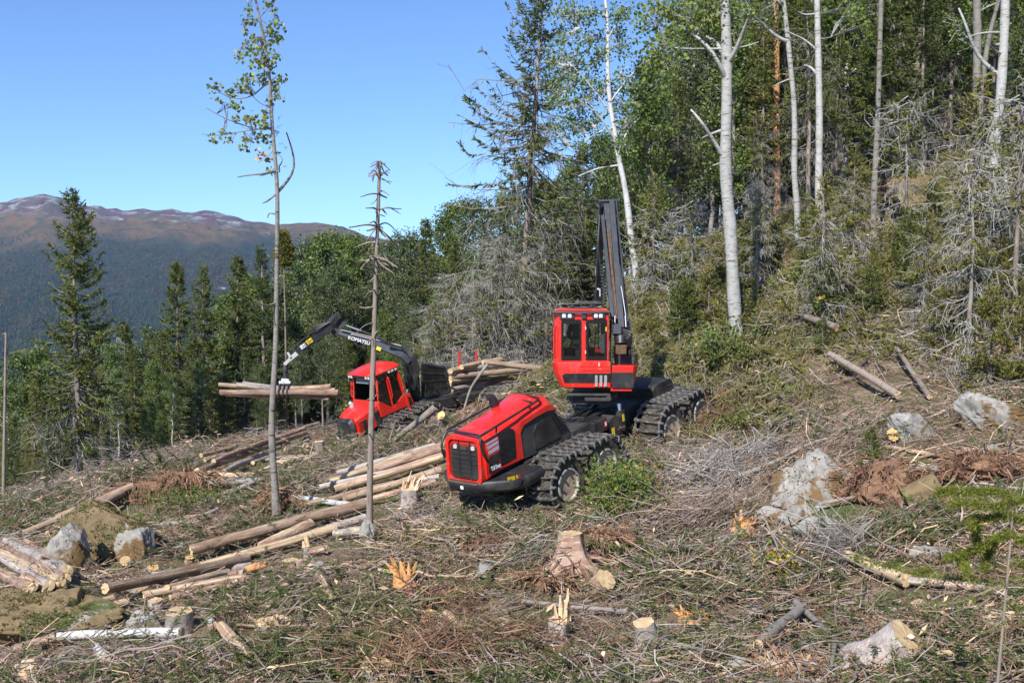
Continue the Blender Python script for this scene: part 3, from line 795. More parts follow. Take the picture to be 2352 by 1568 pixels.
# ------------------------------------------------------------------ trees drawn stem by stem
def poly(pts, D, jit=0.0, rng=RNG):
    q = np.array([P(x, y, D) for x, y in pts])
    if jit: q[1:, 1] += np.cumsum(rng.normal(size=len(q) - 1) * jit)
    return q

def smooth_line(q, n):
    d = np.concatenate([[0], np.cumsum(np.linalg.norm(np.diff(q, axis=0), axis=1))])
    s = np.linspace(0, d[-1], n)
    r = np.stack([np.interp(s, d, q[:, k]) for k in range(3)], -1)
    for _ in range(2):
        r[1:-1] = (r[:-2] + 2 * r[1:-1] + r[2:]) / 4
    return r

def drawn_tree(name, label, cat, stem, D, wpx, barkm, limbs, clusters, leafm, leaf=.07, per=24, base=None, limbm=None, spread=12, S=12, group=None, leaf2=None):
    """stem: photo points from foot to top; wpx: stem width in photo pixels at foot and top; limbs: (points, width px); clusters: (x, y, radius)"""
    rng = np.random.default_rng(abs(hash(label)) % 9999 if False else len(label) * 31 + int(D * 10))
    px2m = D / F * KP
    q = poly(stem, D)
    bz = gz(q[0, 0], D)
    q[0, 2] = bz
    base = q[0].copy()
    line = smooth_line(np.concatenate([[base - np.array([0, 0, .5])], q]), 26)
    r = np.linspace(wpx[0], wpx[1], 26) * px2m / 2
    r[:3] *= np.array([1.5, 1.35, 1.12])
    r = r * (1 + .05 * rng.normal(size=26))
    t = thing(name, label, cat, base, group)
    V, Fq = tubes((line - base)[None], r[None], S)
    obj('trunk', mesh('trunk', [(V, Fq, 0)], barkm, True), t)
    lim = []
    for pts, w in limbs:
        ql = poly(pts, D, .25, rng)
        k = np.argmin(np.linalg.norm(line - ql[0], axis=1)); ql[0] = line[k]
        lim.append((smooth_line(ql, 9), w * px2m * .66))
    if lim:
        parts = []
        for l, w in lim:
            V, Fq = tubes((l - base)[None], (w * np.linspace(1, .45, 9))[None], 6)
            e = len(V)
            parts.append((V, Fq, 0)); 
        for pi, (V, Fq, _) in enumerate(parts):
            obj('limb', mesh('limb', [(V, Fq, 0)], limbm or barkm, True), t)
    if clusters:
        parts = []; tw = []
        for c in clusters:
            x, y, rad = c[:3]
            dj = rng.normal() * rad * px2m * .8
            cpt = P(x, y, D + dj)
            allp = np.concatenate([l for l, _ in lim] + [line[8:]]) if lim else line[8:]
            k = np.argmin(np.linalg.norm(allp - cpt, axis=1))
            a = allp[k]
            n = int(per * (rad / 12.0) ** 1.6) + 3
            p = cpt + rng.normal(size=(n, 3)) * rad * px2m * .55
            nt_ = max(3, n // 6)
            sel = p[rng.integers(0, n, nt_)]
            mid = (a + cpt) / 2 + rng.normal(size=3) * .1
            tw.append(np.stack([np.repeat(a[None], nt_, 0), np.repeat(mid[None], nt_, 0) + rng.normal(size=(nt_, 3)) * .04, sel], 1))
            parts.append(hexleaf(p - base, rdir(n, rng) + np.array([0, 0, -.7]), rdir(n, rng) + np.array([0, -.6, 0]), leaf * rng.uniform(.7, 1.25, n)) + ((1 if (len(c) > 3 and leaf2) else 0),))
        obj('crown', mesh('crown', parts, [leafm, leaf2 or leafm]), t)
        T = np.concatenate(tw) - base
        tg_ = obj('twigs', mesh('twigs', [tubes(T, np.linspace(.012, .004, 3)[None, :] * np.ones((len(T), 1)), 3) + (0,)], limbm or barkm), t); tg_['kind'] = 'stuff'
    return t

zA = z2(402, 0, .3662)
lone_stem = [(636, 1185), (632, 1120), (624, 1020), (620, 960), (628, 900), (634, 800)] + zA([(640, 1568), (645, 1400), (640, 1290), (640, 1200), (652, 1080), (640, 1030), (615, 960), (608, 830), (605, 700), (600, 520), (585, 380), (568, 260), (545, 150), (515, 60), (498, -30)])
lone_limbs = [(zA([(603, 556), (540, 520), (480, 570), (350, 605), (255, 575), (205, 520)]), 3), (zA([(600, 690), (570, 650), (500, 630), (460, 575)]), 2.2), (zA([(607, 835), (520, 800), (420, 775), (330, 755), (190, 672)]), 3.2),
              (zA([(460, 790), (380, 840), (290, 890), (225, 870)]), 2), (zA([(655, 1210), (690, 1130), (735, 1050), (722, 940), (700, 830)]), 5.5), (zA([(735, 1050), (690, 1000), (630, 950)]), 3), (zA([(632, 1112), (560, 1105), (500, 1098), (410, 1118)]), 4.5),
              (zA([(545, 1105), (520, 1085), (480, 1075)]), 3), (zA([(650, 1110), (665, 1085), (676, 1048)]), 3), (zA([(625, 1272), (590, 1262), (540, 1268)]), 4), (zA([(628, 1352), (590, 1332), (573, 1362)]), 3), (zA([(600, 1500), (540, 1470), (500, 1450)]) if False else [(631, 712), (620, 702), (609, 698)], 4),
              (zA([(590, 360), (560, 300), (490, 280)]), 2), (zA([(560, 240), (620, 150), (660, 120)]), 2), (zA([(540, 170), (480, 160), (440, 140)]), 2), (zA([(520, 90), (580, 60), (610, 30)]), 2), (zA([(600, 470), (650, 480), (680, 480)]), 2)]
lone_cl = zA([(455, 50, 11), (600, 35, 14), (640, 150, 17), (600, 185, 17), (475, 130, 17), (450, 195, 8), (640, 235, 16), (565, 300, 20), (480, 300, 20), (520, 380, 20), (400, 350, 12), (625, 350, 14), (575, 410, 18), (450, 490, 15), (560, 470, 15), (660, 485, 14), (630, 545, 12), (640, 600, 12), (600, 640, 10),
              (240, 535, 14), (345, 580, 13), (410, 545, 14), (455, 545, 10), (380, 660, 15), (270, 615, 8), (460, 735, 13), (570, 715, 13), (560, 785, 14), (500, 750, 12), (380, 740, 8), (580, 880, 15), (525, 860, 13), (440, 870, 8), (440, 918, 11), (300, 825, 12), (330, 875, 9), (235, 870, 10), (550, 965, 11, 1), (590, 1000, 8), (590, 1058, 9), (490, 225, 8), (520, 500, 11)])
DL = 25.2
drawn_tree('aspen_tree', 'slender lone aspen with a bare kinked stem and sparse leafy top against the sky', 'aspen', lone_stem, DL, (17, 5), MT['aspendark'], lone_limbs, lone_cl, MT['leaf_aspen'], leaf=.085, per=19, leaf2=MT['rotten'], spread=10)

# dead snag right of it
DSn = float(ghit(848, 1235)[1])
snag_stem = [(849, 1240), (849, 1120), (853, 960), (858, 800), (864, 600), (868, 500), (872, 370)]
rs = np.random.default_rng(33)
sl = []
for k in range(16):
    y = rs.uniform(372, 420); sgn = rs.choice([-1, 1]); L = rs.uniform(6, 30)
    sl.append(([(872, y), (872 + sgn * L * .5, y - rs.uniform(-4, 6)), (872 + sgn * L, y + rs.uniform(-6, 22))], rs.uniform(2.0, 3.2)))
for k in range(46):
    y = 375 + 250 * rs.random() ** .8
    x = np.interp(y, [370, 500, 600, 800], [872, 868, 864, 858]); sgn = 1 if rs.random() < .5 else -1
    L = (6 + 50 * min(1, (y - 360) / 130.0)) * rs.uniform(.15, 1.0) ** 1.2
    dr = rs.uniform(-.15, 1.0) * L
    sl.append(([(x, y), (x + sgn * L * .4, y + dr * .15 - 2), (x + sgn * L * .8, y + dr * .6), (x + sgn * L, y + dr)], rs.uniform(2.6, 4.4)))
for k in range(26):
    y = rs.uniform(620, 1100); x = np.interp(y, [600, 800, 960, 1120], [864, 858, 853, 849]); sgn = 1 if rs.random() < .5 else -1
    L = rs.uniform(6, 40) if y < 760 else rs.uniform(4, 14)
    sl.append(([(x, y), (x + sgn * L * .5, y - L * .1), (x + sgn * L, y + L * rs.uniform(-.2, .6))], rs.uniform(2.2, 3.6)))
drawn_tree('dead_tree', 'thin dead spruce snag with drooping bare twigs in front of the forwarder cab', 'dead tree', snag_stem, DSn, (17, 7), MT['snagbark'], sl, [], None, S=9)

# aspens and birches at the wood's edge on the right
zB = z2(1493, 0, .3652)
drawn_tree('aspen_tree', 'thickest pale aspen trunk right of the harvester crane with stub limbs', 'aspen', [(1694, 800), (1684, 660)] + zB([(505, 1400), (480, 1200), (472, 1000), (482, 700), (484, 450), (482, 250), (470, 0), (462, -200)]), 31, (31, 22), MT['aspenbark'],
           [(zB([(485, 400), (470, 330), (440, 250), (380, 185), (280, 180), (200, 180), (60, 225)]), 9), (zB([(450, 480), (400, 380), (330, 265), (250, 195), (160, 120)]), 8), (zB([(498, 400), (530, 320), (555, 230), (572, 170)]), 10), (zB([(440, 965), (370, 860), (290, 780), (245, 703)]), 8), (zB([(445, 845), (400, 832), (355, 845)]), 6),
            (zB([(330, 320), (220, 315), (100, 308)]), 4), (zB([(530, 318), (600, 300), (670, 278)]), 4), (zB([(500, 1100), (540, 1078), (588, 1075)]), 4), (zB([(440, 1045), (390, 1042)]), 4), (zB([(470, 60), (400, 20), (330, -20)]), 7), (zB([(480, 120), (560, 100), (650, 60)]), 6)],
           zB([(60, 40, 40), (20, 110, 30), (300, 60, 60), (250, 110, 45), (350, 40, 60), (400, 100, 40), (130, 215, 35), (60, 270, 45), (30, 340, 50), (80, 400, 40), (180, 90, 30), (20, 420, 35), (290, 200, 30), (380, 30, 50), (150, 30, 40), (250, 30, 50), (560, 30, 40), (520, 60, 30)]) + [(1505, 120, 22), (1470, 60, 20), (1520, 20, 22), (1490, 160, 18), (1475, 20, 22), (1545, 75, 18)],
           MT['leaf_l'], leaf=.10, per=17, spread=14)
drawn_tree('aspen_tree', 'slim curved aspen second from the left of the pale trunks on the right', 'aspen', zB([(940, 1480), (925, 1260), (903, 1100), (912, 850), (905, 600), (886, 450), (872, 280), (840, 0), (830, -120)]), 38, (17, 9), MT['aspenbark'], [(zB([(865, 285), (790, 240), (720, 170), (660, 140), (600, 120)]), 7), (zB([(870, 510), (810, 520), (765, 555)]), 3)], zB([(560, 100, 40), (620, 60, 40), (760, 30, 40), (700, 100, 30)]), MT['leaf_d'], leaf=.10, per=16)
drawn_tree('aspen_tree', 'straight pale aspen trunk rising from a skirt of grey twigs', 'aspen', zB([(1080, 1620), (1068, 1380), (1060, 1150), (1066, 800), (1062, 500), (1056, 250), (1050, 0), (1048, -150)]), 37, (20, 12), MT['aspenbark'], [(zB([(1040, 285), (985, 220), (930, 180), (870, 150)]), 4), (zB([(1045, 440), (1015, 410), (990, 395)]), 7), (zB([(1030, 95), (980, 85), (930, 70)]), 4), (zB([(1075, 270), (1110, 240), (1140, 230)]), 3), (zB([(1045, 900), (1030, 890)]), 3)], zB([(1300, 60, 40), (1380, 170, 30), (1250, 60, 30)]), MT['leaf_l'], leaf=.10, per=16)
drawn_tree('aspen_tree', 'plain straight aspen with a shaded grey lower trunk, no limbs', 'aspen', zB([(1405, 1500), (1405, 1380), (1412, 1150), (1430, 800), (1440, 500), (1448, 200), (1455, 0), (1458, -150)]), 40, (15, 10), MT['aspendark'], [(zB([(1460, 500), (1500, 470), (1520, 455)]), 2)], [], None)  # tree shade on this trunk is put into the darker bark colour
drawn_tree('aspen_tree', 'dark double stemmed aspen just left of the white trunk at the right edge', 'aspen', zB([(2050, 1250), (2050, 900), (2055, 500), (2060, 200), (2055, 0), (2052, -150)]), 43, (20, 17), MT['aspendark'], [(zB([(2085, 900), (2100, 400), (2130, 240), (2170, 100), (2200, -40)]), 14)], [], None)
drawn_tree('aspen_tree', 'white aspen trunk with a long dead side limb at the right edge', 'aspen', zB([(2150, 1180), (2160, 1050), (2175, 850), (2205, 600), (2225, 300), (2235, 0), (2238, -150)]), 35, (23, 19), MT['aspenbark'], [(zB([(2185, 465), (2090, 370), (2010, 260), (1960, 150), (1945, 50)]), 8), (zB([(2200, 180), (2120, 180), (2040, 210), (1965, 240)]), 4), (zB([(2200, 350), (2150, 330), (2090, 315)]), 4), (zB([(2205, 300), (2170, 280), (2130, 275)]), 7)], [], None)
drawn_tree('pine_tree', 'orange barked pine trunk deep among the dark spruces', 'pine', zB([(800, 1450), (800, 1100), (795, 700), (798, 400), (795, 230), (790, -100)]), 46, (17, 11), MT['pinebark'], [(zB([(790, 400), (740, 380), (700, 390)]), 3), (zB([(800, 500), (850, 470), (880, 480)]), 3), (zB([(795, 300), (730, 290), (680, 300)]), 3), (zB([(800, 250), (860, 230), (900, 240)]), 3)], zB([(700, 300, 26), (690, 390, 24), (880, 240, 24), (760, 200, 30), (840, 150, 30)]), MT['needle_d'], leaf=.12, per=30)
zC = z2(919, 0, .476)
drawn_tree('birch_tree', 'tall white birch with an airy crown behind the raised harvester crane', 'birch', zC([(1155, 1400), (1120, 1200), (1105, 1050), (1085, 880), (1050, 760), (1040, 650), (1010, 500), (1000, 300), (1005, 150), (985, -60)]), 43, (17, 7), MT['birchbark'],
           [(zC([(1040, 820), (960, 810), (860, 850)]), 4), (zC([(1040, 650), (950, 560), (850, 500)]), 4), (zC([(1010, 540), (920, 420), (830, 330)]), 4), (zC([(1005, 480), (1080, 400), (1140, 330)]), 4), (zC([(1045, 720), (1100, 620), (1160, 560)]), 4), (zC([(1000, 300), (920, 200), (850, 100)]), 3), (zC([(1003, 200), (1050, 110), (1090, 40)]), 3), (zC([(1030, 600), (940, 640), (850, 720)]), 3)],
           zC([(760, 60, 26), (820, 50, 24), (880, 80, 24), (930, 60, 24), (1040, 70, 22), (1090, 60, 22), (780, 190, 20), (840, 160, 22), (900, 200, 24), (960, 180, 20), (1050, 160, 20), (800, 270, 28), (740, 300, 26), (850, 300, 28), (930, 300, 26), (1080, 230, 24), (760, 390, 28), (830, 400, 30), (900, 400, 28), (960, 420, 26), (1070, 380, 26), (1130, 420, 22), (750, 470, 24), (820, 500, 28), (890, 500, 24), (1060, 500, 28), (1120, 520, 24), (860, 600, 26), (940, 580, 26), (1080, 600, 26), (1140, 620, 20), (760, 620, 18), (820, 580, 20), (860, 690, 18), (930, 700, 16), (1060, 690, 22), (1110, 720, 18), (1000, 420, 20), (980, 250, 18)]),
           MT['leaf_b'], leaf=.10, per=44, spread=14)

# ------------------------------------------------------------------ right hand wood
rs = np.random.default_rng(8)
RF = []
for row, (D0, D1, step) in enumerate([(72, 86, 42), (60, 70, 40), (50, 58, 44), (44, 49, 60)]):
    x = 1300 if row < 2 else 1490
    while x < 2420:
        RF.append((x + rs.uniform(-14, 14), rs.uniform(D0, D1), row)); x += step * rs.uniform(.8, 1.2)
for x, D, row in RF:
    q = P(x, 300, D); z0 = gz(q[0], D)
    hh = rs.uniform(12, 17) if row < 3 else rs.uniform(7, 13)
    if x < 1500: hh = min(hh, 11)
    b = rs.random() < (.62 if x < 1700 else .28)
    i = int(rs.integers(0, 4))
    side = 'behind ' + ('the harvester boom' if x < 1500 else 'the white birch' if x < 1620 else 'the thickest aspen' if x < 1760 else 'the slim curved aspen' if x < 1860 else 'the straight pale aspen' if x < 1960 else 'the plain shaded aspen' if x < 2100 else 'the dark double aspen' if x < 2260 else 'the white edge aspen') + (', deep inside' if row < 2 else '')
    if b:
        kk = K_BIR[i]; s = hh / [10, 10, 9, 8][i]
        plant(kk, (q[0], D, z0), rs.uniform(0, 6.28), s, 'birch_tree', ['dark leafy', 'light leafy', 'dark bushy', 'small bright'][i] + ' birch in the wood ' + side, 'birch', 'trees in the wood on the right')
    else:
        if rs.random() < .45: kk = K_SPR[i]; s = hh / 12; nm = ['green', 'slim green', 'dark', 'olive green'][i]
        else: kk = K_SPRLICH[i % 3]; s = hh / [14, 14, 13][i % 3]; nm = ['lichen hung green', 'lichen hung dark', 'lichen hung olive'][i % 3]
        plant(kk, (q[0], D, z0), rs.uniform(0, 6.28), s, 'spruce_tree', nm + ' spruce in the wood ' + side, 'spruce', 'trees in the wood on the right')
# ------------------------------------------------------------------ machine materials and a solid-part builder
MT['red'] = mat('red_paint', [(.72, .022, .012), (.66, .02, .012)], scale=1.5, rough=.32, spec=.5, coat=.25, spots=[((.38, .12, .075), 2.0, .54, .2), ((.45, .22, .15), 14.0, .62, .06)])
MT['black'] = mat('black_paint', [(.012, .012, .014), (.022, .022, .024), (.06, .053, .045)], [.35, .52, .72], scale=3, rough=.45, spec=.5, bump=.05, spots=[((.12, .10, .08), 9.0, .63, .08)])
MT['steel'] = mat('dusty_black_steel', [(.018, .017, .017), (.035, .032, .03), (.10, .085, .07)], [.3, .5, .75], scale=2.4, detail=7, rough=.6, spec=.5, bump=.15, bscale=20)
MT['plastic'] = mat('grey_black_plastic', [(.04, .04, .042), (.055, .055, .055), (.09, .085, .08)], [.35, .55, .75], scale=3, rough=.55)
MT['crane'] = mat('blue_black_crane_steel', [(.018, .021, .028), (.035, .040, .050), (.06, .06, .06)], [.3, .55, .78], scale=3, detail=7, rough=.4, spec=.6, bump=.08)
MT['rust'] = mat('rusty_debris', [(.09, .05, .03), (.17, .10, .06), (.05, .035, .025)], scale=9, rough=.95)
MT['chrome'] = mat('bare_rod_steel', [(.7, .7, .7)], rough=.25, metal=1.0)
MT['rubber'] = mat('dusty_tyre_rubber', [(.030, .028, .026), (.075, .065, .052), (.13, .11, .085)], [.3, .52, .72], scale=4, detail=7, rough=.9, bump=.4, bscale=18)
MT['mudrim'] = mat('mud_caked_rim', [(.38, .295, .21), (.48, .38, .275), (.30, .23, .165)], scale=3, rough=.9, bump=.4)
MT['rim'] = mat('grey_rim_paint', [(.34, .325, .295), (.44, .42, .385), (.28, .225, .175)], [.3, .5, .72], scale=4, rough=.6)
MT['trackst'] = mat('worn_track_steel', [(.16, .15, .15), (.30, .29, .285), (.09, .08, .07), (.42, .41, .40)], [.3, .45, .58, .75], scale=5, detail=6, rough=.42, metal=.55, island=.2)
MT['lug'] = mat('worn_lug_steel', [(.15, .125, .10), (.22, .18, .14), (.09, .12, .12)], [.35, .5, .68], scale=4, rough=.6)
MT['white'] = mat('white_print', [(.8, .8, .8)], rough=.5)
MT['yellow'] = mat('yellow_sticker', [(.75, .55, .02)], rough=.5)
MT['grey'] = mat('pale_grey_sticker', [(.42, .44, .52)], rough=.45)
MT['lamp'] = mat('lamp_glass', [(.72, .74, .74), (.5, .52, .52)], scale=30, rough=.15, spec=.8)
MT['pale'] = mat('grey_painted_steel', [(.42, .42, .42), (.5, .5, .5), (.28, .26, .24)], [.3, .5, .75], scale=4, rough=.5)
MT['stake'] = mat('red_stake', [(.38, .03, .025)], rough=.5)
MT['dark'] = mat('dark_interior', [(.01, .01, .01)], rough=.8)
MT['blind'] = mat('grey_blind', [(.16, .19, .21)], rough=.6)
def glassmat(name, tint, refl):
    m = bpy.data.materials.new(name); m.use_nodes = True
    t = m.node_tree; N = t.nodes; N.clear()
    o = N.new('ShaderNodeOutputMaterial'); tr = N.new('ShaderNodeBsdfTransparent'); tr.inputs[0].default_value = tint + (1,)
    gl = N.new('ShaderNodeBsdfGlossy'); gl.inputs['Roughness'].default_value = .03; gl.inputs[0].default_value = (.9, .9, .9, 1)
    fr = N.new('ShaderNodeFresnel'); fr.inputs[0].default_value = refl
    mx = N.new('ShaderNodeMixShader'); t.links.new(fr.outputs[0], mx.inputs[0]); t.links.new(tr.outputs[0], mx.inputs[1]); t.links.new(gl.outputs[0], mx.inputs[2]); t.links.new(mx.outputs[0], o.inputs[0])
    return m
MT['glass'] = glassmat('tinted_cab_glass', (.80, .83, .83), 1.45)
MT['darkglass'] = mat('dark_panel_glass', [(.012, .013, .016)], rough=.08, spec=.6)

class MB:
    def __init__(s): s.v = []; s.f = []; s.m = []
    def add(s, V, Fc, mi=0):
        o = len(s.v); s.v += [tuple(float(c) for c in p) for p in V]
        s.f += [tuple(i + o for i in f) for f in Fc]; s.m += [mi] * len(Fc); return s
    def box(s, a, b, mi=0):
        x0, y0, z0 = [min(p, q) for p, q in zip(a, b)]; x1, y1, z1 = [max(p, q) for p, q in zip(a, b)]
        V = [(x, y, z) for z in (z0, z1) for y in (y0, y1) for x in (x0, x1)]
        return s.add(V, [(0, 2, 3, 1), (4, 5, 7, 6), (0, 1, 5, 4), (2, 6, 7, 3), (0, 4, 6, 2), (1, 3, 7, 5)], mi)
    def prism(s, poly, ax, a, b, mi=0):
        """poly in the two other axes (in xyz order), extruded along axis ax from a to b"""
        def mk(p, c):
            p = list(p); p.insert(ax, c); return p
        n = len(poly); V = [mk(p, a) for p in poly] + [mk(p, b) for p in poly]
        F_ = [tuple(range(n))[::-1], tuple(range(n, 2 * n))] + [(i, (i + 1) % n, n + (i + 1) % n, n + i) for i in range(n)]
        return s.add(V, F_, mi)
    def loft(s, rings, mi=0, caps=True):
        n = len(rings[0]); V = [p for r in rings for p in r]; F_ = []
        for k in range(len(rings) - 1):
            for i in range(n): F_.append((k * n + i, k * n + (i + 1) % n, (k + 1) * n + (i + 1) % n, (k + 1) * n + i))
        if caps: F_ += [tuple(range(n))[::-1], tuple(range((len(rings) - 1) * n, len(rings) * n))]
        return s.add(V, F_, mi)
    def tube(s, path, r, S=8, mi=0, bend=True):
        q = np.array(path, float)
        r = np.full(len(q), r) if np.isscalar(r) else np.array(r)
        V, Fq = tubes(q[None], r[None], S)
        n = len(q)
        return s.add(V, [tuple(f) for f in Fq] + [tuple(range(S))[::-1], tuple(range((n - 1) * S, n * S))], mi)
    def beam(s, p0, p1, w0, h0, w1=None, h1=None, side=(1, 0, 0), mi=0):
        p0 = np.array(p0, float); p1 = np.array(p1, float); w1 = w1 or w0; h1 = h1 or h0
        t = norm(p1 - p0); sd = np.array(side, float); sd = norm(sd - t * (sd @ t)); up = np.cross(t, sd)
        r = [[p + sd * a * w / 2 + up * b * h / 2 for a, b in ((-1, -1), (1, -1), (1, 1), (-1, 1))] for p, w, h in ((p0, w0, h0), (p1, w1, h1))]
        return s.loft(r, mi)
    def lathe(s, prof, ax=1, n=28, mi=0, c=(0, 0, 0)):
        rings = []
        for r, h in prof:
            ring = []
            for k in range(n):
                a = 2 * np.pi * k / n
                p = [r * math.cos(a), r * math.sin(a)]; p.insert(ax, h); ring.append([p[i] + c[i] for i in range(3)])
            rings.append(ring)
        return s.loft(rings, mi, caps=True)
    def panel(s, pts, nrm, th, mi=0):
        """polygon given in 3-D, thickened along nrm"""
        q = np.array(pts, float); nn = norm(np.array(nrm, float)) * th; n = len(q)
        V = list(q) + list(q + nn)
        return s.add(V, [tuple(range(n))[::-1], tuple(range(n, 2 * n))] + [(i, (i + 1) % n, n + (i + 1) % n, n + i) for i in range(n)], mi)
    def build(s, name, mats, parent=None, Mw=None, bevel=0.0, smooth=35, segs=2):
        me = bpy.data.meshes.new(name)
        me.from_pydata(s.v, [], s.f)
        for m in (mats if isinstance(mats, (list, tuple)) else [mats]): me.materials.append(m)
        me.polygons.foreach_set('material_index', np.array(s.m, np.int32))
        import bmesh
        bm = bmesh.new(); bm.from_mesh(me); bmesh.ops.recalc_face_normals(bm, faces=bm.faces[:]); bm.to_mesh(me); bm.free()
        if smooth:
            me.polygons.foreach_set('use_smooth', np.ones(len(me.polygons), bool))
            me.set_sharp_from_angle(angle=math.radians(smooth))
        me.update()
        if parent is False: return me
        o = obj(name, me, parent, Mw)
        if bevel:
            b = o.modifiers.new('bevel', 'BEVEL'); b.width = bevel; b.segments = segs; b.limit_method = 'ANGLE'; b.angle_limit = math.radians(40); b.harden_normals = True
        return o

def curve_path(pts, n=18):
    q = np.array(pts, float)
    d = np.concatenate([[0], np.cumsum(np.linalg.norm(np.diff(q, axis=0), axis=1))]); s = np.linspace(0, d[-1], n)
    r = np.stack([np.interp(s, d, q[:, k]) for k in range(q.shape[1])], -1)
    for _ in range(3): r[1:-1] = (r[:-2] + 2 * r[1:-1] + r[2:]) / 4
    return r

def text(name, body, size, m, Mw, parent, th=.002, bold=.0, shear=0.0):
    cu = bpy.data.curves.new(name, 'FONT'); cu.body = body; cu.size = size; cu.extrude = th; cu.offset = bold; cu.shear = shear; cu.align_x = 'CENTER'; cu.align_y = 'CENTER'
    cu.materials.append(m)
    tmp = bpy.data.objects.new('tmp', cu)
    me = bpy.data.meshes.new_from_object(tmp)
    bpy.data.objects.remove(tmp); bpy.data.curves.remove(cu)
    o = obj(name, me, parent, Mw); o['kind'] = 'stuff'
    return o

def basis(x, y, z, o):
    m = Matrix.Identity(4)
    for i, v in enumerate((x, y, z)):
        for k in range(3): m[k][i] = float(v[k])
    for k in range(3): m[k][3] = float(o[k])
    return m

class Frame:
    def __init__(s, o, f):
        s.o = np.array(o, float); f = norm(np.array(f, float)); l = norm(np.cross([0, 0, 1.0], f)); u = np.cross(f, l)
        s.R = np.array([f, l, u]); s.M = basis(f, l, u, o)
    def w(s, p): return s.o + np.array(p, float) @ s.R
    def inv(s, x, y, ax, val):
        d = s.R @ P(x, y, 1.0); q = s.R @ (-s.o); t = (val - q[ax]) / d[ax]; return q + t * d
    def dec(s, M0): return s.M @ M0

# wheel, rim, track plates shared by both machines
def tyre_mesh(R=.67, w=.62):
    b = MB(); h = w / 2
    b.lathe([(.36, -h + .05), (.45, -h), (R - .10, -h - .01), (R - .03, -h + .05), (R, -h + .14), (R + .005, 0), (R, h - .14), (R - .03, h - .05), (R - .10, h + .01), (.45, h), (.36, h - .05), (.36, -h + .05)], 1, 40)
    for k in range(16):
        for sgn in (1, -1):
            a = 2 * np.pi * (k + (.5 if sgn > 0 else 0)) / 16
            for j in range(2):
                a2 = a + j * .11; y0 = sgn * (.04 + j * .13); y1 = sgn * (.17 + j * .13)
                V = []
                for (y, aa, rr) in ((y0, a2, R - .03), (y1, a2 + .11, R - .03), (y1, a2 + .22, R - .03), (y0, a2 + .11, R - .03)):
                    V.append((rr * math.cos(aa), y, rr * math.sin(aa)))
                for (y, aa, rr) in ((y0, a2, R + .035), (y1, a2 + .11, R + .03), (y1, a2 + .22, R + .03), (y0, a2 + .11, R + .035)):
                    V.append((rr * math.cos(aa), y, rr * math.sin(aa)))
                b.add(V, [(3, 2, 1, 0), (4, 5, 6, 7), (0, 1, 5, 4), (1, 2, 6, 5), (2, 3, 7, 6), (3, 0, 4, 7)])
    return b.build('tyre', MT['rubber'], False)
def rim_mesh(w=.62, face=1):
    b = MB(); h = w / 2 * face
    b.lathe([(.355, h - .06 * face), (.385, h - .01 * face), (.385, h + .015 * face), (.345, h + .015 * face), (.335, h - .05 * face)], 1, 36, 0)
    b.lathe([(.337, h - .04 * face), (.320, h - .26 * face), (.29, h - .40 * face), (.16, h - .42 * face), (.13, h - .34 * face), (0.01, h - .33 * face)], 1, 36, 1)
    for k in range(10):
        a = 2 * np.pi * k / 10
        b.lathe([(.02, h - .42 * face), (.02, h - .38 * face), (.001, h - .38 * face)], 1, 6, 1, (.22 * math.cos(a), 0, .22 * math.sin(a)))
    return b.build('rim', [MT['rim'], MT['mudrim']], False)
TYRE = tyre_mesh(); RIM_L = rim_mesh(face=1); RIM_R = rim_mesh(face=-1)

def plate_mesh(kind, w=.80):
    """cross bar of a bogie track; local x along the belt, y across, z outward"""
    b = MB(); rings = []
    ys = np.linspace(-w / 2, w / 2, 9)
    for i, y in enumerate(ys):
        q = abs(y) / (w / 2)
        if kind == 0: hw, t, z = .030 + .006 * (1 - q), .045, .012 * (1 - q ** 2)
        else: hw, t, z = .030 + .035 * q ** 2, .035 + .02 * (1 - q), .012 * (1 - q ** 2)
        bend = .05 * (1 - q ** 2) * (1 if kind == 0 else .5)
        rings.append([(bend - hw, y, z - t / 2), (bend + hw, y, z - t / 2), (bend + hw * .55, y, z + t / 2), (bend - hw * .55, y, z + t / 2)])
    b.loft(rings)
    for y in (-.22, 0, .22):
        b.loft([[(-.035, y - .02, 0), (.05, y - .02, 0), (.05, y + .02, 0), (-.035, y + .02, 0)], [(.0, y - .012, .055), (.025, y - .012, .055), (.025, y + .012, .055), (.0, y + .012, .055)]])
    for sy in (1, -1):        # guide lugs that hold the tyre's shoulder
        rings = []
        for z, r, dy in ((.02, .030, 0), (-.04, .036, .03), (-.09, .036, .042), (-.13, .018, .04)):
            rings.append([(r * math.cos(a) * .9, sy * (w / 2 + dy - .015) + r * .55 * math.sin(a), z) for a in np.arange(8) * np.pi / 4])
        b.loft(rings, 1)
    return b.build('cross_plate', [MT['trackst'], MT['lug']], False)
PLATES = [plate_mesh(0), plate_mesh(1)]

def stadium(c, half, R, s):
    """point and tangent at arc length s of a belt round two wheels; returns x, z, tx, tz"""
    L = 2 * half; per = 2 * L + 2 * np.pi * R; s = s % per
    if s < L: return c[0] - half + s, c[1] + R - .02 * math.sin(math.pi * s / L), 1, 0
    s -= L
    if s < np.pi * R:
        a = np.pi / 2 - s / R; return c[0] + half + R * math.cos(a), c[1] + R * math.sin(a), math.sin(a), -math.cos(a)
    s -= np.pi * R
    if s < L: return c[0] + half - s, c[1] - R, -1, 0
    s -= L
    a = -np.pi / 2 - s / R; return c[0] - half + R * math.cos(a), c[1] + R * math.sin(a), math.sin(a), -math.cos(a)

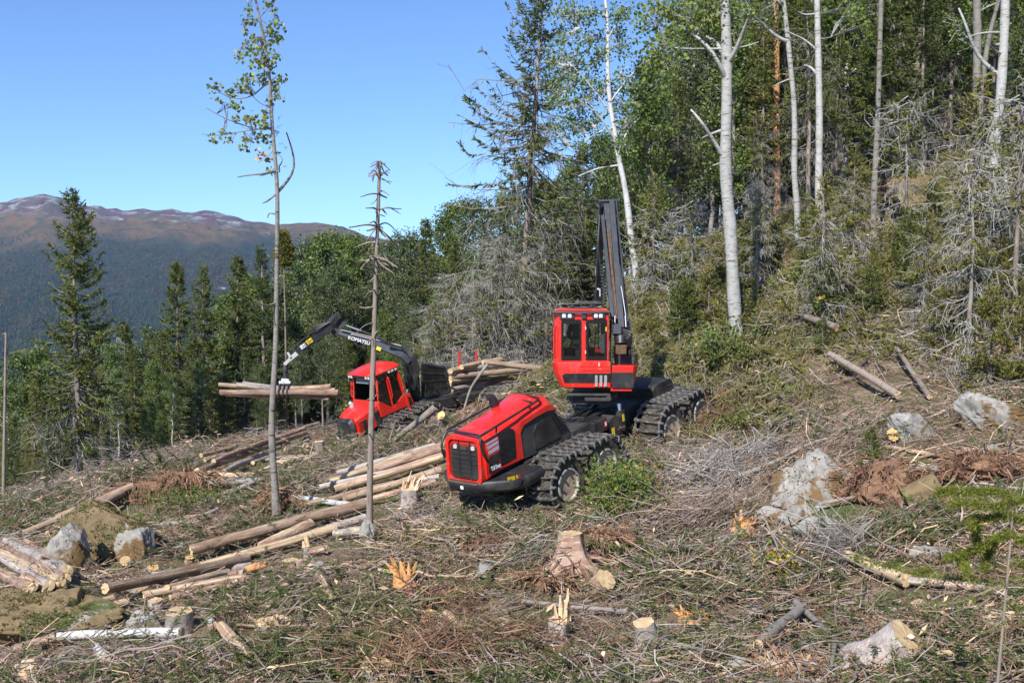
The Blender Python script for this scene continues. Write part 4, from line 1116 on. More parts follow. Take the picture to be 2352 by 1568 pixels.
def bogie(fr, root, cx, cz, yc, half, kind, npl, sgn, R=.67):
    for sx in (1, -1):
        M0 = Matrix.Translation((cx + sx * half, yc, cz)) @ Matrix.Rotation(random.random() * 6, 4, 'Y')
        wo_ = obj('wheel', TYRE, root, fr.dec(M0))
        obj('rim', RIM_L if sgn > 0 else RIM_R, wo_)
    b = MB(); b.box((cx - half - .1, yc - sgn * .42, cz - .16), (cx + half + .1, yc - sgn * .62, cz + .16)); b.build('bogie_beam', MT['steel'], root, fr.M, .03)
    per = 4 * half + 2 * np.pi * R
    nl = npl * 3; chs = {1: MB(), -1: MB()}
    for k in range(nl):
        x, z, tx, tz = stadium((cx, cz), half, R + .03, per * (k + .5) / nl)
        for sy in (1, -1):
            ch = chs[sy]; yy = yc + sy * .36; l2 = per / nl * .62; hw = .028 if k % 2 else .014; hz_ = .014 if k % 2 else .028
            px, pz = -tz, tx
            if tx == 0 and tz == 0: continue
            V = []
            for dz in (-hz_, hz_):
                for dy in (-hw, hw):
                    for dx in (-l2, l2): V.append((x + tx * dx + px * dz, yy + dy, z + tz * dx + pz * dz))
            ch.add(V, [(0, 2, 3, 1), (4, 5, 7, 6), (0, 1, 5, 4), (2, 6, 7, 3), (0, 4, 6, 2), (1, 3, 7, 5)])
    tr = chs[1].build('track', MT['trackst'], root, fr.M, smooth=0); chs[-1].build('side_chain', MT['trackst'], tr, fr.M, smooth=0)
    for k in range(npl):
        x, z, tx, tz = stadium((cx, cz), half, R + .055, per * (k + .3) / npl)
        M0 = basis((tx, 0, tz), (0, 1, 0), (-tz, 0, tx), (x, yc, z))
        obj('cross_plate', PLATES[kind], tr, fr.dec(M0) @ Matrix.Rotation(random.uniform(-.06, .06), 4, 'Z'))

def person(name, label, Mw, jacket, head_turn=0.0):
    """seated figure grown from a skeleton: faces +y of its own frame, seat at the origin"""
    me = bpy.data.meshes.new('person')
    J = [(0, 0, .08, .17), (0, -.02, .30, .16), (0, 0, .48, .18), (0, .02, .58, .075), (0, .03, .66, .085), (0, .05, .76, .105), (0, .05, .84, .09),
         (-.20, .0, .50, .085), (-.27, .05, .28, .062), (-.22, .30, .20, .045), (-.20, .40, .20, .045), (.20, .0, .50, .085), (.27, .05, .28, .062), (.22, .30, .20, .045), (.20, .40, .20, .045),
         (-.10, .06, .06, .12), (-.13, .46, .08, .085), (-.13, .50, -.34, .055), (-.13, .62, -.38, .045), (.10, .06, .06, .12), (.13, .46, .08, .085), (.13, .50, -.34, .055), (.13, .62, -.38, .045)]
    E = [(0, 1), (1, 2), (2, 3), (3, 4), (4, 5), (5, 6), (2, 7), (7, 8), (8, 9), (9, 10), (2, 11), (11, 12), (12, 13), (13, 14), (0, 15), (15, 16), (16, 17), (17, 18), (0, 19), (19, 20), (20, 21), (21, 22)]
    me.from_pydata([j[:3] for j in J], E, [])
    me.materials.append(jacket)
    o = obj(name, me, None, Mw)
    o.modifiers.new('skin', 'SKIN'); sv = me.skin_vertices[0].data
    for i, j in enumerate(J): sv[i].radius = (j[3], j[3])
    sv[0].use_root = True
    sb = o.modifiers.new('sub', 'SUBSURF'); sb.levels = 2; sb.render_levels = 2
    skin = mat('skin', [(.55, .33, .24)], rough=.6)
    fc = MB(); fc.lathe([(.02, .645), (.065, .65), (.088, .70), (.095, .76), (.088, .82), (.05, .865), (.01, .87)], 2, 14, 0, (0, .065, 0))
    fc.lathe([(.012, -.02), (.02, 0), (.008, .02)], 2, 8, 0, (0, .168, .75)); fc.box((-.03, .150, .695), (.03, .158, .705))
    hd = fc.build('head', skin, o)
    cp = MB(); cp.lathe([(.10, .79), (.104, .83), (.085, .88), (.03, .905), (.005, .907)], 2, 16, 0, (0, .055, 0)); cp.box((-.07, .14, .79), (.07, .23, .80)); cp.build('cap', MT['dark'], o, None, .004)
    for sx in (-1, 1):
        hb_ = MB(); hb_.tube([(sx * .20, .39, .20), (sx * .19, .47, .20)], [.038, .04], 8)
        for k in range(4): hb_.tube([(sx * .19 + (k - 1.5) * .02, .46, .205), (sx * .19 + (k - 1.5) * .021, .505, .20), (sx * .19 + (k - 1.5) * .021, .515, .165 + .005 * (k % 2))], [.011, .010, .008], 6)
        hb_.tube([(sx * .19 - sx * .035, .42, .20), (sx * .15, .47, .19), (sx * .15, .50, .175)], [.013, .011, .009], 6)
        hb_.build('hand', skin, o)
    return tag(o, label, 'person')
# ------------------------------------------------------------------ the harvester
h1 = P(1298, 1112, 23.8); h4 = P(1607, 948, 28.2)
_f = norm(h1 - h4); _l = norm(np.cross([0, 0, 1.0], _f)); _u = np.cross(_f, _l)
HF_ = Frame((h1 + h4) / 2 - 1.35 * _l - .70 * _u, _f)
HR = thing('harvester', 'red harvester with black upright crane and eight chained wheels standing on the slope', 'harvester', HF_.M)
for cx, kd in ((2.2, 0), (-2.2, 1)):
    bogie(HF_, HR, cx, .70, 1.13, .75, kd, 30, 1)
    bogie(HF_, HR, cx, .70, -1.13, .75, kd, 30, -1)
def hp(x, y, ax, v): return HF_.inv(x, y, ax, v)
zh = z2(1740 * .57422, 1540 * .57422, .57422 / 2.8)     # zoomed hood view -> photo
def side(pts, y): return [hp(px, py, 1, y) for px, py in zh(pts)]
YS = .60
# chassis
b = MB()
b.prism([(4.45, .80), (4.45, 1.30), (1.2, 1.36), (.25, 1.30), (.25, .85), (1.2, .72)], 1, -.44, .44); b.build('front_chassis', MT['steel'], HR, HF_.M, .02)
b = MB(); b.prism([(-.35, .85), (-.35, 1.25), (-1.2, 1.38), (-3.5, 1.34), (-3.6, .95), (-2.0, .80)], 1, -.50, .50); b.build('rear_chassis', MT['steel'], HR, HF_.M, .02)
b = MB(); b.box((1.3, -1.05, .62), (3.1, 1.05, .80)); b.box((-3.1, -1.05, .62), (-1.3, 1.05, .80)); b.build('axle', MT['steel'], HR, HF_.M, .02)
b = MB(); b.lathe([(.26, .70), (.30, .8), (.30, 1.28), (.2, 1.36)], 2, 20, 0, (-.05, 0, 0)); b.box((-.6, -.18, 1.28), (.35, .18, 1.42)); b.build('articulation_joint', MT['steel'], HR, HF_.M, .015)
# engine hood
def ring(x, zb, wb, wm, ws, zs, wr, zr):
    zm = zb + (zs - zb) * .55
    h = [(x, wb, zb), (x, wm, zm), (x, ws, zs - .10), (x, ws - .06, zs), (x, wr, zr)]
    return h + [(p[0], -p[1], p[2]) for p in h[::-1]]
b = MB()
b.loft([ring(4.66, 1.30, .56, .60, .60, 2.14, .44, 2.22), ring(4.2, 1.40, .60, YS, YS, 2.18, .42, 2.29), ring(3.42, 1.40, .60, YS, YS, 2.32, .40, 2.40)])
b.loft([ring(3.42, 2.00, .60, .60, .605, 2.32, .40, 2.40), ring(3.30, 2.14, .61, .61, .61, 2.35, .40, 2.42), ring(2.85, 2.22, .63, .63, .63, 2.42, .39, 2.50), ring(2.42, 2.24, .64, .64, .62, 2.50, .46, 2.60), ring(2.30, 2.22, .64, .64, .63, 2.46, .50, 2.54), ring(2.10, 2.18, .63, .64, .62, 2.24, .55, 2.26)])
hood = b.build('hood', MT['red'], HR, HF_.M, .018, 40)
# engine side body under the hood's tail
b = MB(); b.prism([(3.418, 1.36), (3.418, 1.99), (3.30, 2.12), (2.85, 2.20), (2.15, 2.20), (1.62, 1.50), (1.62, 1.34)], 1, -.58, .58); b.build('engine_body', MT['plastic'], HR, HF_.M, .012)
b = MB(); b.prism([(2.98, 1.45), (2.98, 1.86), (2.86, 2.02), (2.60, 2.08), (2.32, 2.10), (2.02, 1.58), (2.02, 1.47)], 1, .5805, .60)
b.build('side_panel', MT['black'], HR, HF_.M, .012)
b = MB()
for k in range(11):
    z = 1.56 + k * .046; xa = 2.02 + (z - 1.56) * .60
    for j in range(3): b.box((xa - .02 - j * .12, .583, z), (xa - .11 - j * .12, .598, z + .022))
b.build('vent', MT['dark'], HR, HF_.M, smooth=0)['kind'] = 'stuff'
# grille: a black recessed panel, vertical bars and slats in a red frame
_gx0 = HF_.inv(*zh([(340, 590)])[0], 1, 0)[0]
tl, tr_, br, bl_ = [hp(px, py, 1, s * .5) for (px, py), s in zip(zh([(172, 570), (500, 600), (524, 1112), (160, 1062)]), (-1, 1, 1, -1))]
gt = np.array([4.66, 0, 2.20]); gbm = np.array([4.78, 0, 1.19])
gz_ = norm(gt - gbm); gy_ = np.array([0, 1.0, 0]); gx_ = np.cross(gy_, gz_)
GM = HF_.dec(basis(gx_, gy_, gz_, gbm))       # local: x outward, y left, z up along the face
GH = float(np.linalg.norm(gt - gbm))
def rr(y, z, c, n=4):
    out = []
    for (sx, sz) in ((1, 0), (1, 1), (-1, 1), (-1, 0)):
        cy = sx * (y - c); cz = (z - c) if sz else c
        a0 = {(1, 0): -np.pi / 2, (1, 1): 0, (-1, 1): np.pi / 2, (-1, 0): np.pi}[(sx, sz)]
        for k in range(n): 
            a = a0 + np.pi / 2 * k / (n - 1); out.append((cy + c * math.cos(a), cz + c * math.sin(a)))
    return out
o_ = rr(.535, GH + .02, .13); i_ = [(y * .84, .075 + z * (GH - .12) / (GH + .02)) for y, z in rr(.535, GH + .02, .16)]
b = MB(); n = len(o_)
V = [(-.10, y, z) for y, z in o_] + [(.045, y, z) for y, z in o_] + [(.045, y, z) for y, z in i_] + [(-.06, y, z) for y, z in i_]
Fc = []
for r_ in range(3):
    for k in range(n): Fc.append((r_ * n + k, r_ * n + (k + 1) % n, (r_ + 1) * n + (k + 1) % n, (r_ + 1) * n + k))
b.add(V, Fc); gf = b.build('grille_frame', MT['red'], HR, GM, .008, 50)
b = MB(); b.prism(i_, 0, -.09, -.055); gp = b.build('grille_panel', MT['dark'], HR, GM)
for k in range(25):
    z = .115 + k * (GH - .20) / 24.0
    q = min(z - .075, GH - .05 - z); hw = .435 - max(0, .09 - q) * .9
    b = MB(); b.loft([[(-.05, -hw, z - .012), (-.02, -hw, z - .018), (-.012, -hw, z + .004), (-.045, -hw, z + .010)], [(-.05, hw, z - .012), (-.02, hw, z - .018), (-.012, hw, z + .004), (-.045, hw, z + .010)]])
    b.build('slat', MT['plastic'] if k % 3 else MT['steel'], gp, GM, smooth=0)
for y in (-.17, .17):
    b = MB(); b.box((-.04, y - .02, .09), (-.002, y + .02, GH - .06)); b.build('bar', MT['black'], gp, GM, .004)
for y in (-.27, .27):
    b = MB(); b.prism([(y - .05, GH - .26), (y + .05, GH - .26), (y + .06, GH - .19), (y, GH - .15), (y - .06, GH - .19)], 0, -.012, .012); b.build('work_light', MT['pale'], gp, GM, .008)
b = MB(); b.box((-.012, -.09, GH - .27), (.012, .09, GH - .19)); b.build('badge', MT['plastic'], gp, GM, .01)
# dark window panel, stripes, decal, model lettering on the hood's left side
def decal(name, pts, y, th, m, bev=0.0):
    b = MB(); q = side(pts, y); b.panel(q, (0, 1, 0), th); return b.build(name, m, HR, HF_.M, bev, smooth=0)
decal('inspection_window', [(705, 545), (825, 475), (868, 486), (893, 512), (910, 800), (895, 818), (745, 900), (732, 885)], YS + .001, .008, MT['darkglass'], .003)
for a in ([(570, 648), (698, 575), (701, 600), (578, 672)], [(583, 690), (706, 616), (711, 648), (593, 719)], [(597, 740), (716, 664), (721, 706), (605, 776)]):
    decal('stripe', a, YS + .001, .004, MT['grey'])
decal('name_plate', [(605, 800), (718, 735), (716, 942), (604, 990)], YS + .001, .005, MT['black'])
tc_ = np.array([4.375, YS + .008, 1.50])
text('lettering', '931xc', .135, MT['white'], HF_.dec(basis((-1, 0, 0), (0, 0, 1), (0, 1, 0), tc_)), HR, .002, .004)
# bumper, its tread plates and stickers
b = MB(); fp = [(3.42, 1.22), (4.1, 1.20), (4.45, 1.02), (4.72, .62), (4.90, .40), (4.90, -.40), (4.72, -.62), (4.45, -1.02), (4.1, -1.20), (3.42, -1.22)]
b.loft([[(x, y, .98) for x, y in [(p[0] - .06, p[1] * .95) for p in fp]], [(x, y, 1.06) for x, y in fp], [(x, y, 1.20) for x, y in fp], [(x - .03, y * .98, 1.26) for x, y in fp]])
bp_ = b.build('bumper', MT['black'], HR, HF_.M, .02, 50)
for sgn in (1, -1):
    b = MB(); b.prism([(x, y * sgn) for x, y in [(3.46, .62), (3.46, 1.16), (4.08, 1.14), (4.42, .97), (4.62, .62)]], 2, 1.262, 1.275)
    for i in range(17):
        for j in range(8):
            x, y = 3.5 + i * .065, .66 + j * .06
            if y < 1.12 - max(0, x - 4.0) * .85: b.box((x, sgn * y, 1.276), (x + .03, sgn * (y + .014), 1.283), 1)
    b.build('tread_plate', [MT['black'], MT['plastic']], bp_, HF_.M, smooth=0)
tq = hp(*zh([(850, 1040)])[0], 1, 1.21)
def sticker(pts, m, y=1.205, th=.006, nm='warning_sticker'):
    q = [hp(px, py, 1, y + .01) for px, py in zh(pts)]; b = MB(); b.panel(q, (0, 1, 0), th); return b.build(nm, m, bp_, HF_.M, smooth=0)
sticker([(808, 1028), (893, 1008), (897, 1050), (820, 1072)], MT['yellow'])
sticker([(905, 1004), (922, 998), (932, 1034), (914, 1040)], MT['yellow']); sticker([(924, 998), (950, 992), (960, 1022), (934, 1032)], MT['red'])
sticker([(822, 1060), (840, 1032), (858, 1052)], MT['black'], 1.212); sticker([(826, 1056), (840, 1036), (853, 1051)], MT['yellow'], 1.2155)
b = MB(); b.lathe([(.05, 1.262), (.05, 1.272), (.001, 1.272)], 2, 12, 0, (4.55, -.8, 0)); b.build('cap', MT['steel'], bp_, HF_.M)
b = MB(); b.box((4.895, -.06, 1.08), (4.915, .03, 1.16)); b.build('hitch_plate', MT['white'], bp_, HF_.M, .01)
b = MB(); b.box((4.86, -.45, 1.215), (4.90, .45, 1.25)); b.build('bumper_strip', MT['rust'], bp_, HF_.M, .005)
# exhaust and guard rail
ex = hp(*zh([(672, 270)])[0], 1, -.45)
b = MB(); b.tube([ex + np.array(p) for p in [(0, 0, -.12), (0, 0, .10), (.01, 0, .22), (.04, -.02, .30), (.10, -.04, .33), (.15, -.06, .325)]], [.12, .115, .105, .095, .085, .075], 16); b.build('exhaust_pipe', MT['black'], HR, HF_.M)
def L_(pt, y): return hp(*zh([pt])[0], 1, y)
fl_ = L_((140, 495), -.62); fr_ = L_((515, 562), .62); rr_ = L_((1178, 150), .62); rl_ = L_((800, 130), -.62); rm_ = L_((930, 92), -.30)
b = MB()
b.tube(curve_path([L_((132, 795), -.60), L_((65, 700), -.63), L_((100, 560), -.63), fl_ + np.array([0, 0.02, -.03]), fl_ + (fr_ - fl_) * .05, fl_ + (fr_ - fl_) * .5, fl_ + (fr_ - fl_) * .95, fr_ + np.array([0, -.02, -.03]), L_((505, 640), .63), L_((545, 785), .64), L_((635, 885), .60)], 60), .028, 10)
b.tube(curve_path([fr_, fr_ + (rr_ - fr_) * .5, fr_ + (rr_ - fr_) * .93, rr_, rr_ + np.array([-.03, -.14, .03]), rr_ + (rm_ - rr_) * .5, rm_ + np.array([0, .1, 0]), rm_, rl_, rl_ + (fl_ - rl_) * .3, fl_ + (rl_ - fl_) * .05, fl_], 90), .028, 10)
b.tube([L_((1080, 185), .50), rl_ + np.array([.0, .02, 0])], .022, 8)
for q in (L_((1060, 220), .55), fr_ + (rr_ - fr_) * .25): b.tube([q, q - np.array([0, .04, .16])], .02, 8)
b.build('guard_rail', MT['black'], HR, HF_.M)
# deck between hood and cab, boxes, cylinders, hoses
b = MB(); b.prism([(1.60, 1.34), (1.60, 1.50), (.55, 1.46), (.50, 1.34)], 1, -.55, .62); b.build('deck', MT['steel'], HR, HF_.M, .015)
b = MB()
for i in range(9):
    for j in range(7): b.box((.66 + i * .1, -.1 + j * .09, 1.50), (.70 + i * .1, -.06 + j * .09, 1.508))
b.prism([(.58, -.14), (1.56, -.14), (1.56, .56), (.58, .56)], 2, 1.475, 1.4999); b.build('tread_plate', MT['plastic'], HR, HF_.M, smooth=0)
b = MB(); b.tube(curve_path([(1.0, .1, 1.51), (1.0, .12, 1.6), (.9, .3, 1.62), (.85, .45, 1.6), (.85, .45, 1.51)], 20), .018, 8); b.build('grab_handle', MT['black'], HR, HF_.M)
b = MB(); b.prism([(3.40, 1.0), (3.40, 1.30), (1.2, 1.34), (.45, 1.30), (.45, 1.05), (1.2, .95)], 1, .46, .66); b.build('side_beam', MT['steel'], HR, HF_.M, .015)
b = MB(); b.box((.40, .30, 1.20), (.95, .80, 1.52)); bx_ = b.build('battery_box', MT['black'], HR, HF_.M, .03)
b = MB(); b.box((.44, .801, 1.30), (.54, .806, 1.45)); b.build('red_sign', MT['red'], bx_, HF_.M); b = MB(); b.box((.46, .8065, 1.33), (.52, .810, 1.42)); b.build('sign_face', MT['white'], bx_, HF_.M)
b = MB(); b.prism([(.35, 1.30), (.10, .82), (-.30, .85), (-.25, 1.35), (0, 1.45)], 1, .35, .72); b.build('joint_bracket', MT['steel'], HR, HF_.M, .02)
b = MB(); b.box((.05, .722, .95), (.16, .728, 1.15)); b.build('yellow_sticker', MT['yellow'], HR, HF_.M)
b = MB(); b.tube([(-.35, .62, .95), (-.42, .60, 1.45)], .13, 18); b.tube([(-.42, .60, 1.45), (-.46, .58, 1.62)], .055, 14, 1); cy = b.build('steering_cylinder', [MT['black'], MT['chrome']], HR, HF_.M)
b = MB(); b.box((-.38, .748, 1.20), (-.30, .756, 1.38)); b.build('yellow_sticker', MT['yellow'], HR, HF_.M)
b = MB()
rs = np.random.default_rng(3)
for k in range(12):
    a = np.array([.9 + rs.uniform(-.2, .2), rs.uniform(-.2, .4), 1.48]); c_ = np.array([-.6 + rs.uniform(-.2, .3), rs.uniform(-.3, .3), 1.42])
    m_ = (a + c_) / 2 + np.array([0, rs.uniform(-.2, .2), rs.uniform(.05, .22)])
    b.tube(curve_path([a, m_, c_], 12), .022, 6)
b.build('hoses', MT['black'], HR, HF_.M)['kind'] = 'stuff'
b = MB(); b.prism([(-1.75, 1.3), (-1.75, 1.66), (-1.9, 1.74), (-2.62, 1.74), (-2.72, 1.62), (-2.72, 1.3)], 1, -.75, .78); rb = b.build('rear_box', MT['black'], HR, HF_.M, .03)
for k in range(3):
    b = MB(); b.prism([(-2.60, 1.36 + k * .09), (-2.38, 1.40 + k * .09), (-2.60, 1.42 + k * .09)], 1, .781, .80); b.build('louvre', MT['plastic'], rb, HF_.M)
b = MB(); b.box((-2.66, .782, 1.31), (-2.56, .787, 1.40)); b.build('white_sticker', MT['white'], rb, HF_.M)

# ----- turntable and cab stand upright on the tilted chassis
CO = np.array([1.72, 26.2, -1.53]) 
YAW = math.radians(-4)
CM = Matrix.Translation(Vector(CO)) @ rotz(YAW)
def cz(zx, zy): return zx * .001989 - .8966, 1.8418 - zy * .001989
b = MB(); b.lathe([(.62, -1.05), (.66, -1.0), (.66, -.86), (.50, -.84), (.50, -.70)], 2, 28, 0, (.30, .95, 0)); b.box((-.35, .05, -.86), (.75, .5, -.80)); b.box((-.2, .3, -1.1), (.8, 1.6, -.95))
b.tube([(.62, .25, -.78), (.66, .2, -.98)], .07, 12); b.lathe([(.07, -.08), (.07, .08)], 1, 14, 0, (.70, .12, -.92)); b.box((.1, .05, -.99), (.75, .16, -.90))
tt = b.build('turntable', MT['steel'], HR, CM, .012)
# lower body
def band(z, lx, rx, y0, y1, c=.12): return [(lx + c, y0, z), (rx, y0, z), (rx, y1, z), (lx, y1, z), (lx, y0 + c * 1.3, z)]
b = MB()
b.loft([band(.0, -.70, .742, -.03, 1.7, .13), band(-.02, -.725, .742, -.05, 1.75, .14), band(-.27, -.69, .742, -.07, 1.75, .14), band(-.64, -.50, .742, -.03, 1.5, .10), band(-.67, -.40, .742, .05, 1.4, .06)][::-1])
lb = b.build('lower_body', MT['red'], HR, CM, .02, 50)
b = MB(); b.loft([[(.775, -.02, z), (x1 - .1, -.02 + d, z), (x1, .12, z), (x1, 1.2, z), (.775, 1.2, z)] for z, x1, d in ((-.66, 1.28, .03), (-.62, 1.32, .01), (-.26, 1.40, 0), (-.09, 1.41, 0))])
b.build('crane_side_body', MT['red'], HR, CM, .02, 50)
def pan(name, pts, y, th, m, parent, bev=.004, Mw=CM):
    b = MB(); b.panel([(cz(*p)[0], y, cz(*p)[1]) for p in pts][::-1], (0, -1, 0), th); return b.build(name, m, parent, Mw, bev, smooth=0)
def yface(z):  # front face of the lower body at height z
    return float(np.interp(z, [-.67, -.64, -.27, -.02], [.05, -.03, -.07, -.05]))
b = MB(); q = [(cz(*p)[0], yface(cz(*p)[1]) - .002, cz(*p)[1]) for p in [(252, 1072), (500, 1068), (825, 1066), (825, 1252), (262, 1252), (215, 1095)]]
b.panel(q, (0, -1, 0), .012); b.build('black_panel', MT['black'], lb, CM, .004, smooth=0)
b = MB(); q = [(cz(*p)[0], -.022, cz(*p)[1]) for p in [(842, 1056), (1100, 1056), (1115, 1075), (1108, 1250), (842, 1252)]]
b.panel(q, (0, -1, 0), .012); b.build('black_panel', MT['black'], lb, CM, .004, smooth=0)
vp = None
b = MB(); b.panel([(cz(*p)[0], yface(cz(*p)[1]) - .016, cz(*p)[1]) for p in [(603, 1068), (808, 1066), (820, 1080), (820, 1258), (598, 1258), (603, 1080)]], (0, -1, 0), .014); vp = b.build('vent_panel', MT['black'], lb, CM, .004, smooth=0)
for cx_ in (645, 703, 761):
    for k in range(14):
        x, z = cz(cx_, 1095 + k * 10.2); b = MB(); b.box((x - .034, yface(z) - .040, z - .006), (x + .034, yface(z) - .031, z + .005)); obj('louvre', b.build('louvre', MT['pale'], False), lb, CM)
x0, z0 = cz(825, 1248); x1, z1 = cz(1090, 1292)
b = MB(); b.box((x0, .02, z1), (x1, .8, z0 - .012)); b.build('red_skirt', MT['red'], lb, CM, .006)
b = MB(); b.box((cz(443, 0)[0], -.072, cz(0, 990)[1]), (cz(820, 0)[0], -.06, cz(0, 918)[1])); b.box((cz(470, 0)[0], -.082, cz(0, 1040)[1]), (cz(815, 0)[0], -.068, cz(0, 1000)[1])); b.build('service_flap', MT['red'], lb, CM, .006)
x, z = cz(678, 955); b = MB(); b.box((x - .008, -.079, z - .05), (x + .008, -.073, z + .045)); b.build('white_mark', MT['white'], lb, CM)
# cab shell: posts, rails, roof, floor around the openings
xl, zt = cz(205, 400); xm0, zb_ = cz(455, 905); xm1 = cz(514, 0)[0]; xr = cz(776, 0)[0]
b = MB()
b.box((-.54, 0, .0), (.692, .09, zb_)); b.box((-.54, 0, zt), (.692, .09, 1.235)); b.box((xm0, 0, zb_), (xm1, .09, zt)); b.box((xr, 0, zb_), (.692, .09, zt)); b.box((-.54, 0, zb_), (xl, .09, zt))
b.prism([(-.54, 0), (-.54, .12), (-.60, .36), (-.69, .36), (-.665, .12)], 2, 0, 1.235)      # chamfered corner post
b.box((-.69, .36, 0), (-.64, .45, 1.235)); b.box((-.69, 1.4, 0), (-.62, 1.5, 1.235)); b.box((.62, 1.4, 0), (.692, 1.5, 1.235)); b.box((-.62, 1.42, 0), (.62, 1.5, .30)); b.box((-.62, 1.42, 1.1), (.62, 1.5, 1.235))
b.box((-.69, .45, 0), (-.65, 1.4, .25)); b.box((-.69, .45, 1.08), (-.65, 1.4, 1.235)); b.box((.65, .09, 0), (.692, 1.4, .30)); b.box((.65, .09, 1.08), (.692, 1.4, 1.235)); b.box((.65, .65, .30), (.692, .75, 1.08))
cabo = b.build('cab', MT['red'], HR, CM, .012, 40)
b = MB(); b.box((-.72, -.06, 1.237), (.74, 1.55, 1.262), 1); b.prism([(-.70, 1.263), (.71, 1.263), (.60, 1.325), (-.58, 1.325)], 1, .0, 1.45); b.build('roof', [MT['red'], MT['black']], cabo, CM, .012)
b = MB(); b.tube([(-.74, -.065, 1.235), (.0, -.085, 1.215), (.745, -.065, 1.24)], .022, 8); b.build('visor_rim', MT['black'], cabo, CM)
b = MB(); b.box((-.64, .09, -.0), (.65, 1.4, .03)); b.build('cab_floor', MT['dark'], cabo, CM)
def winframe(x0, x1, z0, z1, t):
    b = MB()
    for a, c in (((x0, z0), (x1, z0 + t[0])), ((x0, z1 - t[1]), (x1, z1)), ((x0, z0 + t[0]), (x0 + t[2], z1 - t[1])), ((x1 - t[3], z0 + t[0]), (x1, z1 - t[1]))):
        b.box((a[0], -.022, a[1]), (c[0], -.004, c[1]))
    wf = b.build('window_frame', MT['darkglass'], cabo, CM, smooth=0)
    for (u, v) in [(.03, .04), (.97, .04), (.03, .96), (.97, .96), (.03, .35), (.97, .35), (.03, .65), (.97, .65)]:
        bb = MB(); bb.lathe([(.012, -.034), (.012, -.0225)], 1, 8, 0, (x0 + u * (x1 - x0), 0, z0 + v * (z1 - z0))); obj('bolt', bb.build('bolt', MT['plastic'], False), cabo, CM)
    bb = MB(); bb.box((x0 + t[2], -.014, z0 + t[0]), (x1 - t[3], -.008, z1 - t[1])); bb.build('window_pane', MT['glass'], cabo, CM)
winframe(xl, xm0, zb_, zt, (.10, .10, .06, .05)); winframe(xm1, xr, zb_ + .01, zt, (.09, .09, .06, .06))
for (a, c) in (((-.655, .45, .25), (-.648, 1.4, 1.08)), ((-.62, 1.455, .30), (.62, 1.462, 1.10)), ((.655, .09, .30), (.662, .65, 1.08)), ((.655, .75, .30), (.662, 1.4, 1.08))):
    b = MB(); b.box(a, c); b.build('window_pane', MT['glass'], cabo, CM)
for (za, zb2, lts) in ((180, 370, (240, 311)), (590, 757, (638, 699))):
    b = MB(); q = [(za, 318), (zb2, 312), (zb2, 370), (zb2 - 18, 393), (za + 14, 392), (za, 370)] if za < 300 else [(za, 315), (zb2, 308), (zb2, 375), (zb2 - 12, 384), (za + 18, 388), (za, 365)]
    b.panel([(cz(*p)[0], -.003, cz(*p)[1]) for p in q], (0, -1, 0), .05); b.build('light_housing', MT['black'], cabo, CM, .01)
    for lx in lts:
        x, z = cz(lx, 350); b = MB(); b.box((x - .045, -.075, z - .048), (x + .045, -.054, z + .048)); b.build('work_light', MT['lamp'], cabo, CM, .012)
b = MB(); x0, z0 = cz(460, 385); x1, z1 = cz(517, 285); b.box((x0, -.07, z0), (x1, -.004, z1)); b.build('camera_box', MT['black'], cabo, CM, .008)
x, zt_ = cz(150, 475); _, zb3 = cz(0, 880)
b = MB(); b.tube(curve_path([(-.60, .10, zt_), (-.665, .04, zt_ - .02), (-.675, .03, zt_ - .1), (-.675, .03, zb3 + .1), (-.665, .04, zb3 + .02), (-.60, .10, zb3)], 26), .018, 8); b.build('handle', MT['red'], cabo, CM)
for zy in (505, 805):
    x, z = cz(508, zy); b = MB(); b.box((x - .01, -.04, z - .04), (x + .018, -.004, z + .04)); b.build('hinge', MT['pale'], cabo, CM, .004)
x, z = cz(765, 515); b = MB(); b.box((x - .012, -.030, z - .055), (x + .012, -.0225, z + .055)); b.build('yellow_sticker', MT['yellow'], cabo, CM)
# roof rack
b = MB(); b.tube(curve_path([(-.60, .1, 1.33), (-.60, .1, 1.42), (-.52, .1, 1.44), (.52, .1, 1.46), (.58, .1, 1.43), (.58, .1, 1.33)], 40), .014, 8)
b.tube(curve_path([(-.60, 1.3, 1.33), (-.60, 1.3, 1.42), (.58, 1.3, 1.46), (.58, 1.3, 1.33)], 30), .014, 8)
b.tube(curve_path([(-.25, .12, 1.33), (-.17, .12, 1.47), (-.1, .12, 1.49), (.48, .12, 1.50), (.58, .12, 1.42)], 30), .014, 8)
for x in (-.6, .56): b.tube([(x, .1, 1.43), (x, 1.3, 1.43)], .014, 8)
for x in (-.15, .1, .35): b.tube([(x, .1, 1.48), (x, 1.3, 1.46)], .012, 6)
b.build('roof_rack', MT['crane'], cabo, CM)
b = MB(); b.prism([(-.42, 1.326), (.50, 1.326), (.42, 1.37), (-.30, 1.37)], 1, .0, .8)
for x in (-.2, .27): b.lathe([(.075, 1.37), (.075, 1.40), (.06, 1.41)], 2, 14, 0, (x, .05, 0))
b.build('roof_hatch', MT['crane'], cabo, CM, .006)
